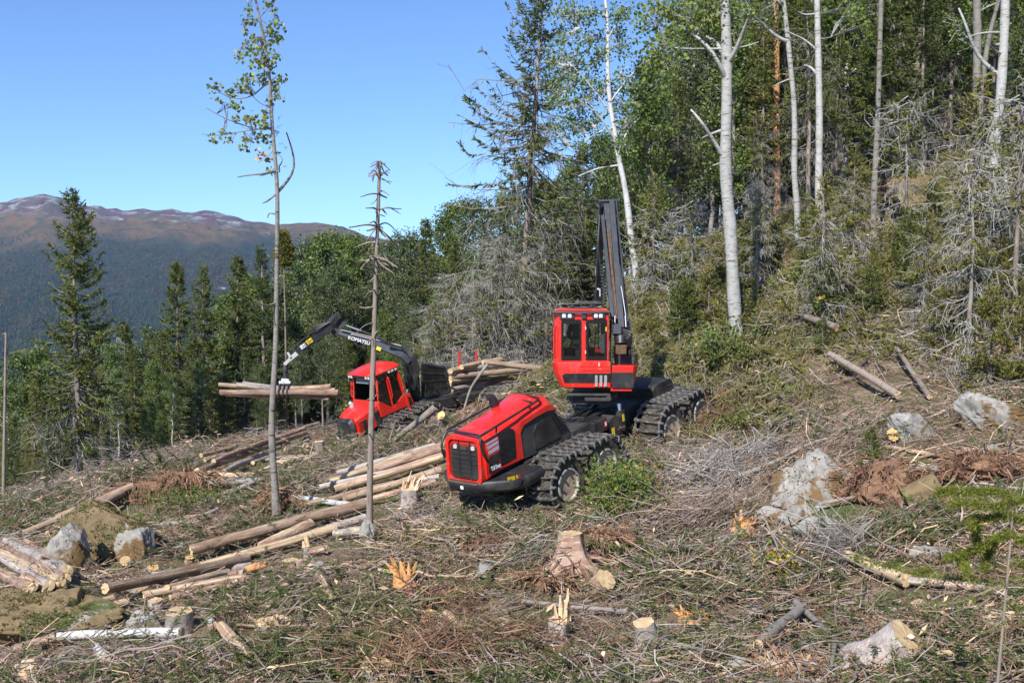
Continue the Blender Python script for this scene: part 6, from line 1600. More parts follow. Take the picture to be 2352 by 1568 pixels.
glog(*zl((1330, 978), (1452, 956)), .17, 'short brown log end, upper of two close together', lift=(.04, .08)); glog(*zl((1380, 1010), (1455, 996)), .15, 'short pale log end, lower of two close together', lift=(0, .02), bark='bark_bright'); glog(*zl((1400, 965), (1490, 948)), .16, 'log end furthest right in the bundle of cut ends', lift=(.05, .06))
glog(*zl((1500, 930), (1622, 900)), .17, 'split orange log end lying past the bundle of cut ends', bark='rotten', cut='cut_orange', lift=(.05, .08))
glog(*zl((525, 1132), (690, 1085)), .13, 'pale peeled log end at the far left of the lower middle pile', bark='bark_bright'); glog(*zl((590, 1150), (775, 1110)), .14, 'second pale peeled log end left of the lower middle pile', bark='bark_bright'); glog(*zl((578, 1185), (655, 1160)), .13, 'small log end lying lowest left of the middle pile')
glog(*zl((1890, 808), (1985, 800)), .17, 'short log with a red paint mark on its cut end', lift=(.02, .04)); glog(*zl((1440, 830), (1565, 802)), .17, 'short peeled log tucked under the long bright one', bark='bark_bright')
glog((672, 1156), (803, 1173), .15, 'white birch log lying below the root of the lone aspen', bark='birchbark', lift=(.05, .05))
for i, (a, c, d, bk, lf) in enumerate([((758, 1128), (1022, 1042), .19, 'bark_bright', .14), ((770, 1142), (1016, 1066), .22, 'bark_bright', .08), ((790, 1158), (1012, 1092), .20, 'bark', .02), ((700, 1172), (905, 1122), .20, 'bark', .0), ((850, 1108), (1018, 1055), .17, 'bark', .18), ((880, 1128), (1010, 1104), .15, 'bark_grey', .0)]):
    glog(a, c, d, ['bright log along the top of the pile by the harvester nose', 'thick bright log in the middle of the pile by the harvester nose', 'brown log at the front of the pile by the harvester nose', 'brown log reaching lowest left from the pile by the harvester nose', 'brown log lying on top of the pile by the harvester nose', 'short grey log end in front of the pile by the harvester nose'][i], bark=bk, lift=(lf, lf), group='logs by the harvester nose')
for i, (a, c, d, bk, lf) in enumerate([((775, 1118), (1000, 1052), .17, 'bark_grey', .24), ((735, 1140), (960, 1088), .18, 'bark_grey', .12), ((820, 1165), (1000, 1118), .17, 'bark', .0), ((900, 1085), (1022, 1052), .16, 'bark', .26)]):
    glog(a, c, d, ['grey log high in the pile by the harvester nose', 'grey log at the left of the pile by the harvester nose', 'brown log lowest at the right of the pile by the harvester nose', 'short brown log uppermost right in the pile by the harvester nose'][i], bark=bk, lift=(lf, lf), group='logs by the harvester nose')
for i, (a, c, d, bk, lf) in enumerate([((560, 1292), (840, 1205), .18, 'bark_grey', .06), ((350, 1352), (575, 1318), .17, 'bark_grey', .05), ((330, 1385), (560, 1345), .16, 'bark_bright', .03), ((455, 1165), (600, 1108), .13, 'bark_grey', .0)]):
    glog(a, c, d, ['grey log along the back of the middle pile', 'grey log tucked behind the long brown log of the lower middle pile', 'pale log along the front of the lower middle pile', 'thin grey log running up past the foot of the lone aspen'][i], bark=bk, lift=(lf, lf))
# foreground pieces
glog(*zl((345, 1348), (1105, 1328)), .17, 'long white birch log lying across the foreground on the left', bark='birchbark', lift=(.05, .05)); glog(*zl((95, 1402), (342, 1352)), .17, 'brown broken end of the white birch log in the foreground', bark='bark', lift=(0, .05))
glog(*zl((1275, 1225), (1300, 1300)), .15, 'short upright birch piece standing in the brush', bark='birchbark', lift=(.0, .1)); glog(*zl((1345, 1290), (1480, 1445)), .20, 'torn pale birch bolt sloping toward the camera', bark='bark_bright', lift=(.05, .05)); glog(*zl((590, 1385), (640, 1470)), .15, 'grey birch limb stub hanging below the white birch log', bark='birchbark')
glog((1024, 1430), (1118, 1512), .15, 'pale peeled log slanting down in the middle foreground', bark='bark_bright', lift=(.05, .05)); glog((962, 1463), (1060, 1535), .10, 'thin brown pole left of the pale peeled log', lift=(.03, .03)); glog((1200, 1397), (1440, 1420), .08, 'long thin pole lying level across the middle foreground', bark='bark_grey', lift=(.05, .05))
glog((738, 1345), (762, 1385), .13, 'short reddish bark covered log piece in the brush', lift=(.05, .03)); glog((1945, 1303), (2080, 1358), .22, 'split log with a bare yellow side on the right', bark='bark_bright', lift=(.06, .04)); glog((2060, 1352), (2265, 1368), .15, 'grey upper stem of the split log on the right', bark='bark_grey', lift=(.04, .04))
glog((1742, 1505), (1838, 1430), .17, 'smooth grey birch log lying near the bottom right', bark='aspendark', lift=(.04, .1)); glog((2082, 1083), (2196, 1096), .13, 'bare white dead log on the reddish bank', bark='rock_w', lift=(.03, .03)); glog((2036, 1040), (2166, 1062), .10, 'thin tan log below the split stump on the right', bark='bark_bright', lift=(.05, .05))
glog((1908, 845), (2062, 928), .20, 'weathered grey dead log on the slope right of the harvester', bark='snagbark', lift=(.25, .1)); glog((2058, 832), (2135, 925), .14, 'grey pole slanting down to the pale root on the right', bark='snagbark', lift=(.3, .05)); glog((1842, 770), (1922, 792), .22, 'dark log with a splintered orange cut end under hanging spruce boughs', lift=(.45, .35), cut='cut_orange', bark='sprucebark')
glog((1700, 1050), (1790, 1055), .09, 'bare white pole lying between brush heaps right of the bush', bark='rock_w', lift=(.05, .05)); glog((1900, 1420), (1905, 1390), .14, 'short reddish log chunk on the lower right', lift=(.05, .05)) if False else None
glog((2150, 1215), (2165, 1170), .11, 'short stub') if False else None
log(P(1260, 872, 44), P(1283, 878, 43.0), .3, 'log with an orange cut end beneath the harvester cab edge', cut='cut_orange')
# load on the forwarder
rs = np.random.default_rng(17)
LOADG = 'logs loaded on the forwarder'
LD = [(1034, 852, 1150, 826, .28, 'bark_bright'), (1034, 866, 1270, 842, .26, 'bark'), (1036, 880, 1150, 856, .27, 'bark'), (1038, 893, 1180, 872, .25, 'bark_grey'), (1040, 858, 1120, 838, .25, 'bark'), (1060, 842, 1150, 825, .25, 'bark_bright'), (1034, 874, 1190, 850, .22, 'bark_bright'), (1045, 900, 1170, 884, .24, 'bark'), (1110, 830, 1272, 850, .26, 'bark_bright')]
LD2 = [(1036, 872, 1230, 850, .26, 'bark_grey'), (1040, 886, 1210, 862, .26, 'bark'), (1050, 850, 1200, 832, .25, 'bark_grey'), (1042, 896, 1240, 872, .26, 'bark')]
for i, (x0, y0, x1, y1, d, bk) in enumerate(LD2):
    log(P(x0, y0, 42.75 + .1 * i), P(x1, y1, 46.6), d, ['grey log between the brown ones on the forwarder', 'brown log deep in the load on the forwarder', 'grey log near the top of the load on the forwarder', 'brown log at the back bottom of the load on the forwarder'][i], bark=bk, group=LOADG)
for i, (x0, y0, x1, y1, d, bk) in enumerate(LD):
    log(P(x0, y0, 42.4 + .15 * (i % 3)), P(x1, y1, 46.2 + .2 * (i % 2) if i != 8 else 44.0), d, ['bright log at the top front of the load on the forwarder', 'brown log in the middle of the load on the forwarder', 'brown log in the lower half of the load on the forwarder', 'grey log near the bottom of the load on the forwarder', 'brown log second from the top of the load on the forwarder', 'bright log crowning the load on the forwarder', 'bright peeled log halfway down the load on the forwarder', 'lowest log of the load on the forwarder', 'long bright log jutting right from the load toward the harvester cab'][i], bark=bk, group=LOADG)
for i, (x0, y0, x1, y1, d, bk) in enumerate([(70, 822, 1125, 825, .27, 'bark'), (60, 755, 640, 790, .20, 'bark_bright'), (215, 762, 820, 800, .26, 'bark_grey'), (275, 745, 700, 800, .20, 'bark_grey'), (600, 800, 1060, 770, .22, 'bark'), (350, 860, 1130, 822, .20, 'bark'), (130, 845, 1160, 855, .18, 'bark'), (690, 850, 1045, 880, .17, 'bark'), (560, 818, 1100, 805, .2, 'bark_bright'), (780, 862, 1030, 848, .15, 'bark_grey')]):
    log(P(*zf(x0, y0), 40.25 + .13 * ((i * 2) % 4 - 1.5)), P(*zf(x1, y1), 40.05 + .13 * ((i * 3) % 4 - 1.5)), d, ['thickest brown log in the grapple, reaching furthest left', 'thin bright log sticking up at the left of the grapple', 'grey log with a blunt left end on top of the grapple load', 'thin grey log lying highest in the grapple', 'brown log pointing up to the right from the grapple', 'reddish log along the front of the grapple load', 'brown log through the middle bottom of the grapple load', 'thin log sagging lowest right of the grapple', 'bright log in the right half of the grapple load', 'short grey log at the bottom right of the grapple load'][i], bark=bk, group='logs held in the grapple')
# ------------------------------------------------------------------ stumps, rocks, roots, bushes
RS = np.random.default_rng(77)
def stump(x, y, d, h, label, tilt=(0, 0), bark='bark_grey', cut='cut', flare=1.7, cat='stump', sink=.08, D=None, oval=1.0, fall=5.5):
    q = ghit(x, y) if D is None else P(x, y, D)
    CLEAR.append((q[0], q[1] - .3, .45 + d * .6)); S = 22; a = np.arange(S) * 2 * np.pi / S; r = d / 2
    ph = RS.uniform(0, 6.28); nl = RS.integers(4, 7)
    hs = np.array([-.25, -.05, .06, .18, .4, .7, .9, 1.0]); V = []
    lobe = .5 + .5 * np.cos(nl * a + ph + .8 * np.sin(a + ph))
    base_n = 1 + .05 * RS.normal(size=S)
    for t in hs:
        f = (flare - 1) * math.exp(-max(0, t) * fall)
        rr_ = r * (1 + f * (.35 + .9 * lobe)) * base_n * (1 + .02 * RS.normal(size=S))
        V.append(np.stack([rr_ * np.cos(a) * oval, rr_ * np.sin(a), np.full(S, t * h)], -1))
    V = np.array(V); V[-1, :, 2] += RS.uniform(-.01, .01, S)
    n = len(hs); k = np.arange(n - 1)[:, None] * S; s = np.arange(S)[None, :]; s2 = (s + 1) % S
    Fq = np.stack([k + s, k + s2, k + S + s2, k + S + s], -1).reshape(-1, 4)
    Mw = Matrix.Translation((q[0], q[1], q[2] - sink)) @ Matrix.Rotation(tilt[0], 4, 'X') @ Matrix.Rotation(tilt[1], 4, 'Y') @ rotz(RS.uniform(0, 6))if False else Matrix.Translation((q[0], q[1], q[2] - sink)) @ Matrix.Rotation(tilt[0], 4, 'X') @ Matrix.Rotation(tilt[1], 4, 'Y')
    o = obj('stump', mesh('stump', [(V.reshape(-1, 3), Fq, 0)], MT[bark], True), None, Mw); tag(o, label, cat)
    c = V[-1]; ctr = c.mean(0)[None]; VV = np.concatenate([c, ctr + (c - ctr) * .5, ctr]) + np.array([0, 0, .004])
    F1 = np.stack([np.arange(S), s2[0], S + s2[0], S + np.arange(S)], -1); F2 = np.stack([S + np.arange(S), S + s2[0], np.full(S, 2 * S)], -1)
    obj('cut_face', mesh('cut_face', [(VV, [F1, F2], 0)], MT[cut]), o)
    return o, Mw

def root_tubes(o, Mw, n, r0, L, m, nm='root', down=.5, thick=.03, kind=True, dirx=None):
    az = RS.uniform(0, 6.28, n) if dirx is None else dirx + RS.normal(size=n) * .8
    base = np.stack([r0 * np.cos(az), r0 * np.sin(az), RS.uniform(.02, .2, n)], -1)
    B = branch_pts(base, az, np.radians(RS.uniform(-25, 8, n)), RS.uniform(.4, 1.1, n) * L, 6, -.25 * down, 0, RS, .07)
    th = thick * RS.uniform(.4, 1.2, n)
    V, Fq = tubes(B, th[:, None] * np.linspace(1, .3, 6)[None], 5)
    t = obj(nm, mesh(nm, [(V, Fq, 0)], m), o, Mw)
    if kind: t['kind'] = 'stuff'

MT['rootfib_'] = mat('brown_root_bark', [(.16, .09, .06), (.26, .16, .11), (.36, .26, .19)], scale=4, rough=1, island=.3)
zs5 = z2(803.9, 1091, .34178)      # middle foreground zoom
zs6 = z2(1550.4, 976.2, .3776)     # right foreground zoom
def s5(x, y): return zs5([(x, y)])[0]
def s6(x, y): return zs6([(x, y)])[0]
def s4(x, y): return z4([(x, y)])[0]
CLEAR.append((ghit(*s5(1480, 590))[0], ghit(*s5(1480, 590))[1] - .5, 1.0))
o, Mw = stump(*s5(1480, 590), .40, .62, 'reddish stump with spreading roots and a flat pale top in the middle foreground', bark='bark', flare=3.6, sink=.05, fall=3.2)
root_tubes(o, Mw, 44, .38, 1.0, MT['rootfib_'], thick=.035, down=.9)
stump(*s5(1620, 780), .38, .50, 'tilted brown stump with a slanting pale cut just below the rooted stump', (.75, .5), flare=1.15, bark='bark', sink=.02)
stump(*s5(180, 1370), .40, .34, 'birch stump with a wide yellow cut top at the bottom edge', (.35, .05), bark='birchbark', flare=1.15)
stump(*s6(1180, 1450), .60, .72, 'large grey stump with a slanted yellow cut face near the bottom right', (.55, .62), bark='bark_grey', flare=1.35)
stump(*s6(1500, 1180), .42, .32, 'grey stump with a flat cut and a notch beside a small cut log end', (.25, .1), bark='bark_grey', flare=1.3)
stump(*s6(1350, 1200), .24, .22, 'small pale log end beside the notched grey stump', (1.0, .7), bark='bark_bright', flare=1.05)
stump(*s6(1440, 470), .46, .55, 'mossy stump with its pale cut face turned to the right on the reddish bank', (.25, 1.05), bark='rock_m', flare=1.1, sink=-.1)
stump(*s6(1300, 95), .28, .25, 'small yellow log end with dark rot spots below the pale root', (1.35, 0), bark='sprucebark', flare=1.02, cut='cut_orange', sink=-.12)
stump(*s5(2010, 1150), .30, .42, 'narrow stump with a torn slanted top right of the splintered one', (.25, -.25), bark='bark_grey', flare=2.0, fall=3.6, sink=.0)
stump(*s5(540, 960), .40, .12, 'low stump with an oval brownish cut face left of the peeled log', (.55, .35), bark='bark', cut='cut_orange', flare=1.2)
stump(*s4(1095, 1270), .42, .48, 'broad grey barked stump in the left foreground', (.1, 0), bark='bark_grey', flare=1.4)
stump(*s4(180, 1550), .44, .22, 'stump with a round yellow cut face at the bottom left', (.95, .15), bark='bark', flare=1.1, sink=-.02)
stump(*s4(760, 850), .22, .22, 'round butt end of wood on the bank above the middle pile, left one of two', (1.1, .35), bark='bark', flare=1.05, sink=-.05)
stump(*s4(900, 880), .24, .30, 'stump with an orange cut above the middle pile, right one of two', (.8, .6), bark='bark_grey', cut='cut_orange', flare=1.3)
stump(*s4(800, 1010), .26, .42, 'leaning stump with a round pale cut face below the two butt ends', (.75, .7), bark='bark_grey', flare=1.2)
stump(*s4(1145, 830), .18, .20, 'small dark stump with an orange top by the left end of the thickest log', (.2, .2), bark='bark', cut='cut_orange', flare=1.3)
stump(*s4(1770, 860), .34, .22, 'low flat topped stump in front of the long bright log', (.1, 0), bark='bark', flare=1.2); stump(*s4(1835, 860), .20, .22, 'narrow grey stump standing right beside the low flat topped one', (.0, 0), bark='bark_grey', flare=1.2)
stump(*s4(1690, 1210), .40, .15, 'ragged stump ringed by torn white splinters', (.2, .1), bark='bark', flare=1.3); stump(*s4(950, 1120), .26, .26, 'grey stump in front of the lower middle pile', (.1, 0), bark='bark_grey', flare=1.2)
stump(*s4(485, 1110), .20, .24, 'short log with a pale round end beside the mossy rock at lower left', (.8, .6), bark='rock_m', flare=1.05, sink=-.05)
stump(740, 1052, .30, .62, 'tall grey torn stump beside the log pile left of the forwarder', (.05, -.15), bark='snagbark', cut='splinter', flare=1.2)
stump(1030, 965, .26, .5, 'lichen grey stump with a bright orange cut left of the harvester hood', (.9, -.4), bark='lichentwig', cut='cut_orange', flare=1.2, D=31.5)
stump(*s6(500, 1040), .20, .40, 'leaning reddish bark stub on the brown litter at lower right', (.3, .9), bark='bark', flare=1.1)
# splintered stumps: stump plus standing splinters
def splintered(x, y, d, h, label, n=26, m='splinter', bark='bark_grey', tilt=(0, 0), spread=.3):
    o, Mw = stump(x, y, d, h * .55, label, tilt, bark=bark, cut=m, flare=1.4)
    a0_ = RS.uniform(0, 6.28); az = a0_ + RS.normal(size=n) * .8; rr_ = d / 2 * np.sqrt(RS.uniform(.3, 1, n))
    p = np.stack([rr_ * np.cos(az), rr_ * np.sin(az), np.full(n, h * .5)], -1)
    lean_ = RS.normal(size=2) * .25; dv = np.stack([np.cos(az) * spread * .5 + lean_[0], np.sin(az) * spread * .5 + lean_[1], np.ones(n)], -1) + RS.normal(size=(n, 3)) * spread * .35
    n = max(4, int(n * .55)); hh = h * RS.uniform(.12, .62, n) * np.where(RS.random(n) < .15, 1.4, 1)
    b = MB()
    for i in range(n): b.beam(p[i], p[i] + norm(dv[i]) * hh[i], .09 * RS.uniform(.5, 1.3), .035, .03, .012, RS.normal(size=3))
    t = b.build('splinters', MT[m], o, Mw, smooth=0); t['kind'] = 'stuff'
splintered(*s5(1400, 1110), .30, .75, 'jagged splintered stump with tall torn yellow wood in the foreground centre')
splintered(*s5(400, 200), .42, .85, 'pale splintered stump standing below the harvester bumper', spread=.25)
splintered(*s5(370, 740), .40, .60, 'crumbling orange rotten stump left of the middle foreground', m='rotten', bark='rotten', spread=.6)
splintered(*s4(640, 780), .12, .55, 'thin upright splinter standing in front of the mossy boulder', n=6, spread=.08)
splintered(*s4(1865, 800), .12, .55, 'upright split stake leaning on the dark log end', n=6, spread=.08)
splintered(*s6(430, 610), .5, .35, 'heap of orange rotten wood beside the small white rocks', n=34, m='rotten', bark='rotten', spread=1.2)
splintered(*s5(2310, 960), .5, .25, 'scatter of orange torn wood right of the narrow torn stump', n=34, m='rotten', bark='rotten', spread=1.3)
splintered(*s4(1640, 1230), .45, .35, 'burst of white splinters around the ragged stump', n=30, spread=1.1)
splintered(*s6(110, 1180), .45, .25, 'patch of broken orange wood in the lower middle right', n=30, m='rotten', bark='rotten', spread=1.3)
splintered(*s6(1170, 250), .22, .40, 'little broken stub with pale wood on the reddish root mound', n=10, spread=.3)

def fuzz(o, n, m, L, Wd, name, top=.0, up=.5):
    me = o.data; k = len(me.vertices); co = np.empty(k * 3); me.vertices.foreach_get('co', co); co = co.reshape(-1, 3); no = np.empty(k * 3); me.vertices.foreach_get('normal', no); no = no.reshape(-1, 3)
    sel = np.where(no[:, 2] > top)[0]; nzv = fbm(co[sel, 0] * 2.3, co[sel, 1] * 2.3 + co[sel, 2], 7, 3); sel = sel[nzv > -.12]
    i = RS.choice(sel, n); p = co[i] + RS.normal(size=(n, 3)) * .015
    dv = no[i] * up + rdir(n, RS)
    t = obj(name, mesh(name, [blades(p, dv, rdir(n, RS), L * RS.uniform(.4, 1.4, n), Wd * RS.uniform(.5, 1.5, n)) + (0,)], MT[m]), o); t['kind'] = 'stuff'
# rocks
def rock(x, y, dims, m, label, seed, yaw=0, sink=.3, D=None, facets=9, cat='rock', tilt=0.0, planes=None, rough=1.0):
    import bmesh
    rg = np.random.default_rng(seed)
    bm = bmesh.new(); bmesh.ops.create_icosphere(bm, subdivisions=5 if max(dims) > .8 else 4, radius=1)
    V = np.array([v.co for v in bm.verts]); Fc = np.array([[v.index for v in f.verts] for f in bm.faces]); bm.free()
    pn = norm(rg.normal(size=(facets, 3))); pd = rg.uniform(.55, .9, facets)
    if planes: pn = norm(np.array([p_[:3] for p_ in planes])); pd = np.array([p_[3] for p_ in planes])
    dots = V @ pn.T
    r = np.min(np.where(dots > .05, pd / np.maximum(dots, .05), 9), axis=1); r = np.minimum(r, 1.15)
    nz = fbm(V[:, 0] * 2.2 + V[:, 2] * 1.3, V[:, 1] * 2.2 - V[:, 2] * .9, seed, 4); n2 = fbm(V[:, 1] * 5 + seed, V[:, 2] * 5 + V[:, 0] * 2, seed + 3, 3)
    r = r * (1 + .16 * rough * nz + .07 * rough * n2 - .06 * np.maximum(0, .12 - np.abs(n2)) / .12)
    V = V * r[:, None] * np.array(dims)[None] / 2
    q = ghit(x, y) if D is None else P(x, y, D)
    CLEAR.append((q[0], q[1] - .2, max(dims[0], dims[1]) * .5 + .25))
    o = obj('rock', mesh('rock', [(V, Fc, 0)], MT[m], True), None, Matrix.Translation((q[0], q[1], q[2] + dims[2] * (.5 - sink))) @ Matrix.Rotation(tilt, 4, 'Y') @ rotz(yaw))
    o.data.set_sharp_from_angle(angle=math.radians(32))
    if m == 'rock_m': fuzz(o, int(900 * dims[0] * dims[1]) + 150, 'mossblade', .06, .02, 'moss', .25)
    if m == 'rock': fuzz(o, int(160 * dims[0] * dims[1]) + 30, 'mossblade', .06, .02, 'moss', .35)
    return tag(o, label, cat)
rock(*s6(900, 440), (2.3, 1.6, 1.6), 'rock', 'large pale grey pointed boulder with rust brown moss on the right', 4, 0, .36, planes=[(-.75, -.35, .50, .50), (.72, -.30, .55, .50), (.1, -.85, .42, .62), (0, .9, .35, .6), (-.9, .1, .1, .85), (.9, .1, .0, .85), (0, 0, -1, .5), (-.35, -.75, .55, .60), (.45, -.75, .35, .68)])
rock(*s6(560, 590), (.8, .5, .42), 'rock', 'low mossy white rock left of the pointed boulder', 5, .2); rock(*s6(710, 590), (.55, .4, .45), 'rock_w', 'small white rock just right of the low mossy one', 6, .8)
rock(*s6(860, 680), (.95, .5, .5), 'rock_w', 'flat white rock below the pointed boulder', 7, .1); rock(*s6(400, 540), (1.3, .7, .45), 'rock_m', 'low brown mossy rock at the left foot of the pointed boulder', 8, .2)
rock(*s6(1560, 800), (.62, .35, .28), 'rock_w', 'white stone sliver lying in the litter far right', 9, -.3); rock(*s6(1230, 790), (.5, .4, .3), 'rock', 'half buried grey stone left of the white sliver', 10)
rock(2270, 985, (1.8, 1.3, 1.15), 'rock', 'big rounded boulder with orange moss at the right edge of the slope', 11, .2, .3); rock(2095, 1005, (1.5, .9, .9), 'rock_w', 'crumbling pale grey root and rock mass on the right slope', 12, .3, .35, facets=22)
rock(2285, 1045, (.5, .4, .3), 'rock', 'small mossy stone under the big rounded boulder', 13); rock(*s6(490, 1150), (.36, .3, .3), 'rock_w', 'little pale stone by the leaning bark stub', 14)
rock(*s6(370, 1510), (.6, .4, .4), 'rock_w', 'pale rough stone at the bottom edge near the grey birch log', 15)
rock(*s4(430, 900), (.85, .7, 1.35), 'rock', 'grey boulder with a steep bare face under the moss on the left', 16, .5, .22); rock(*s4(650, 800), (2.0, 1.2, 1.6), 'rock_m', 'moss covered boulder top joined to the bare grey face on the left', 17, .1, .28); rock(*s4(830, 800), (.8, .7, .95), 'rock', 'grey lichen rock at the right end of the mossy boulder', 18, .1, .25)
rock(*s4(230, 1240), (2.8, 1.3, 1.05), 'rock_m', 'long low mossy boulder at the lower left edge', 19, -.15, .4); rock(*s4(410, 1190), (1.0, .8, .8), 'rock_m', 'rounded right end of the long mossy boulder', 20, .2, .3)
rock(*s4(840, 1225), (.42, .35, .38), 'rock_w', 'white stone left one of a close pair in the left foreground', 21); rock(*s4(915, 1235), (.42, .35, .40), 'rock_w', 'white stone right one of a close pair in the left foreground', 22)
rock(*s4(340, 1225), (.5, .4, .4), 'rock', 'grey stone in front of the long mossy boulder', 23)
rock(842, 1248, (.30, .25, .62), 'rock_w', 'white upright stone at the foot of the dead snag', 24, .2, .15); rock(1113, 1322, (.42, .34, .28), 'rock_w', 'small round white stone alone in the brush at centre', 25, .1, .2); rock(732, 1318, (.45, .4, .35), 'rock_w', 'white stone right of the red marked log end', 26)
rock(850, 1320, (.3, .3, .25), 'rock', 'little grey stone near the snag foot', 27) if False else None
rock(1840, 610, (2.2, 1.5, 1.6), 'rock_m', 'mossy rock ledge on the bank under the pale aspens', 28, .2, .4); rock(2130, 480, (3.0, 2.0, 2.4), 'rock_m', 'large dim mossy boulder inside the wood at upper right', 29, .2, .4)
rock(1985, 690, (1.2, .6, .5), 'rock_w', 'grey broken log like rock on the upper bank', 30, -.3, .2)
# reddish earth mounds and torn root plates
def rootmound(x, y, dims, label, seed, m='rootsoil', n=60, D=None, sink=.35, L=.9, dirx=None, fib=True):
    o = rock(x, y, dims, m, label, seed, 0, sink + .1, D, facets=26, cat='root plate', rough=2.6); o.name = 'root_plate'
    WM[o.name] = o.matrix_basis.copy()
    az = RS.uniform(0, 6.28, n); u = RS.random(n) ** .5
    base = np.stack([u * np.cos(az) * dims[0] * .45, u * np.sin(az) * dims[1] * .45, dims[2] * .45 * np.sqrt(np.maximum(0, 1 - u * u))], -1)
    B = branch_pts(base, az, np.radians(RS.uniform(-40, 40, n)), RS.uniform(.2, 1, n) * L, 6, -.4, 0, RS, .12)
    V, Fq = tubes(B, (.018 * RS.uniform(.35, 1.3, n))[:, None] * np.linspace(1, .3, 6)[None], 4)
    fuzz(o, int(1500 * dims[0] * dims[1]) + 250, 'soilbit' if m == 'rootsoil' else 'peat', .13, .022, 'soil_crumbs', -.2, .25)
    t = obj('roots', mesh('roots', [(V, Fq, 0)], MT['rootfib']), o); t['kind'] = 'stuff'
    return o
MT['rootfib'] = mat('root_fibres', [(.16, .085, .05), (.26, .15, .09), (.36, .25, .17)], scale=4, rough=1, island=.35)
rootmound(430, 1128, (1.9, .9, 1.0), 'dark torn up root plate hanging over the mossy mound on the left', 31, n=120, sink=.25, L=.8); rootmound(325, 1140, (2.2, .9, .75), 'brown upturned turf beside the dark root plate', 32, n=70, L=.5)
rootmound(634, 1185, (.8, .7, 1.3), 'shaggy root foot of the lone aspen', 33, n=140, sink=.3, L=.7)
rootmound(*s5(1660, 520), (1.1, .8, .85), 'straw coloured root mat behind the reddish stump', 34, m='peat', n=160, sink=.3, L=.8); rootmound(*s5(1330, 740), (1.2, .6, .4), 'reddish root tangle in front of the rooted stump', 35, n=110, L=.8)
rootmound(*s6(1250, 430), (2.2, 1.4, 1.5), 'reddish earth bank with dark hollows right of the pointed boulder', 36, n=90, sink=.35, L=.6); rootmound(*s6(640, 1540), (1.3, .9, .6), 'dry brown root hummock at the bottom edge', 37, m='peat', n=120, L=.6)
rootmound(*s5(920, 480), (1.0, .7, .4), 'low reddish soil hummock left of the rooted stump', 38, n=50); rootmound(*s5(550, 830), (1.1, .7, .35), 'low brown soil hummock above the oval cut stump', 39, n=50)
rootmound(*s6(1900, 300), (2.2, 1.4, .9), 'reddish churned earth mound at the right edge', 40, n=80); rootmound(1150, 960, (2.6, 1.4, 1.1), 'churned earth mound with roots between the two machines', 41, n=90, D=31, sink=.45)
rootmound(2040, 447, (1.1, .6, 1.0), 'dark brown upturned root plate inside the wood', 42, n=60, D=43, sink=.2)

# leafy bushes and saplings
def bush(x, y, w, h, n, m, label, leaf=.06, D=None, m2=None, yfrac=.06, cat='bush', name='bush', stems=26, clump=.3):
    q = ghit(x, y) if D is None else P(x, y, D)
    Mw = Matrix.Translation((q[0], q[1], gz(q[0], q[1]) - .05))
    o = thing(name, label, cat, Mw)
    az = RS.uniform(0, 6.28, stems)
    B = branch_pts(np.zeros((stems, 3)) + RS.normal(size=(stems, 3)) * np.array([w * .12, w * .12, 0]), az, np.radians(RS.uniform(25, 85, stems)), RS.uniform(.6, 1.1, stems) * max(h, w * .6), 6, .0, .02, RS, .08)
    B[:, :, 2] = np.minimum(B[:, :, 2], h * RS.uniform(.8, 1.05, (stems, 1)))
    obj('stems', mesh('stems', [tubes(B, np.linspace(.012, .004, 6)[None] * np.ones((stems, 1)), 4) + (0,)], MT['twig']), o)['kind'] = 'stuff'
    i = RS.integers(0, stems, n); s = RS.random(n) ** .6
    p, _ = lerp_line(B[i], (s * .85 + .15)[:, None]); p = p[:, 0] + RS.normal(size=(n, 3)) * np.array([w, w, h * .7]) * clump * .5
    p[:, 2] = np.abs(p[:, 2])
    dv = rdir(n, RS) + np.array([0, 0, -.2]); nn = rdir(n, RS) + np.array([0, 0, .8])
    yel = RS.random(n) < yfrac
    parts = [hexleaf(p[~yel], dv[~yel], nn[~yel], leaf * RS.uniform(.6, 1.3, (~yel).sum())) + (0,)]
    if yel.any(): parts.append(hexleaf(p[yel], dv[yel], nn[yel], leaf * RS.uniform(.7, 1.3, yel.sum())) + (1,))
    obj('leaves', mesh('leaves', parts, [MT[m], MT[m2 or 'leaf_y']]), o)['kind'] = 'stuff'
    return o
bush(1425, 1190, 1.5, 1.35, 4600, 'leaf_b', 'round green birch bush with yellow leaves in front of the harvester wheels', .065, yfrac=.05, stems=44, clump=.26)
bush(1700, 990, 1.2, .8, 900, 'leaf', 'low green shrub right of the rear harvester wheel', .06); bush(1660, 815, .9, 1.9, 1100, 'leaf', 'green leafy saplings round the foot of the thickest aspen', .085, D=30.2, clump=.2, yfrac=.0); bush(1668, 745, .5, 1.6, 420, 'leaf', 'leafy shoots climbing the thickest aspen trunk', .09, D=30.6, clump=.16, yfrac=0)
bush(1850, 745, .8, 2.2, 420, 'leaf_l', 'pale green sapling under the hanging spruce boughs', .085, clump=.2); bush(1800, 1310, .9, .45, 900, 'leaf_y', 'yellowing fern clump among grey sticks on the lower right', .055, m2='leaf_l', yfrac=.5)
bush(430, 1165, 2.2, .5, 1600, 'leaf', 'low green blueberry carpet on the mossy mound', .05, yfrac=.02, clump=.5); bush(260, 1230, 1.6, .35, 700, 'leaf_l', 'bright green sprigs on top of the mossy boulder', .05, yfrac=.0, clump=.5)
bush(900, 745, .9, 2.6, 700, 'leaf_l', 'bright green young aspen catching the sun behind the forwarder crane', .11, D=47, clump=.22, yfrac=0)

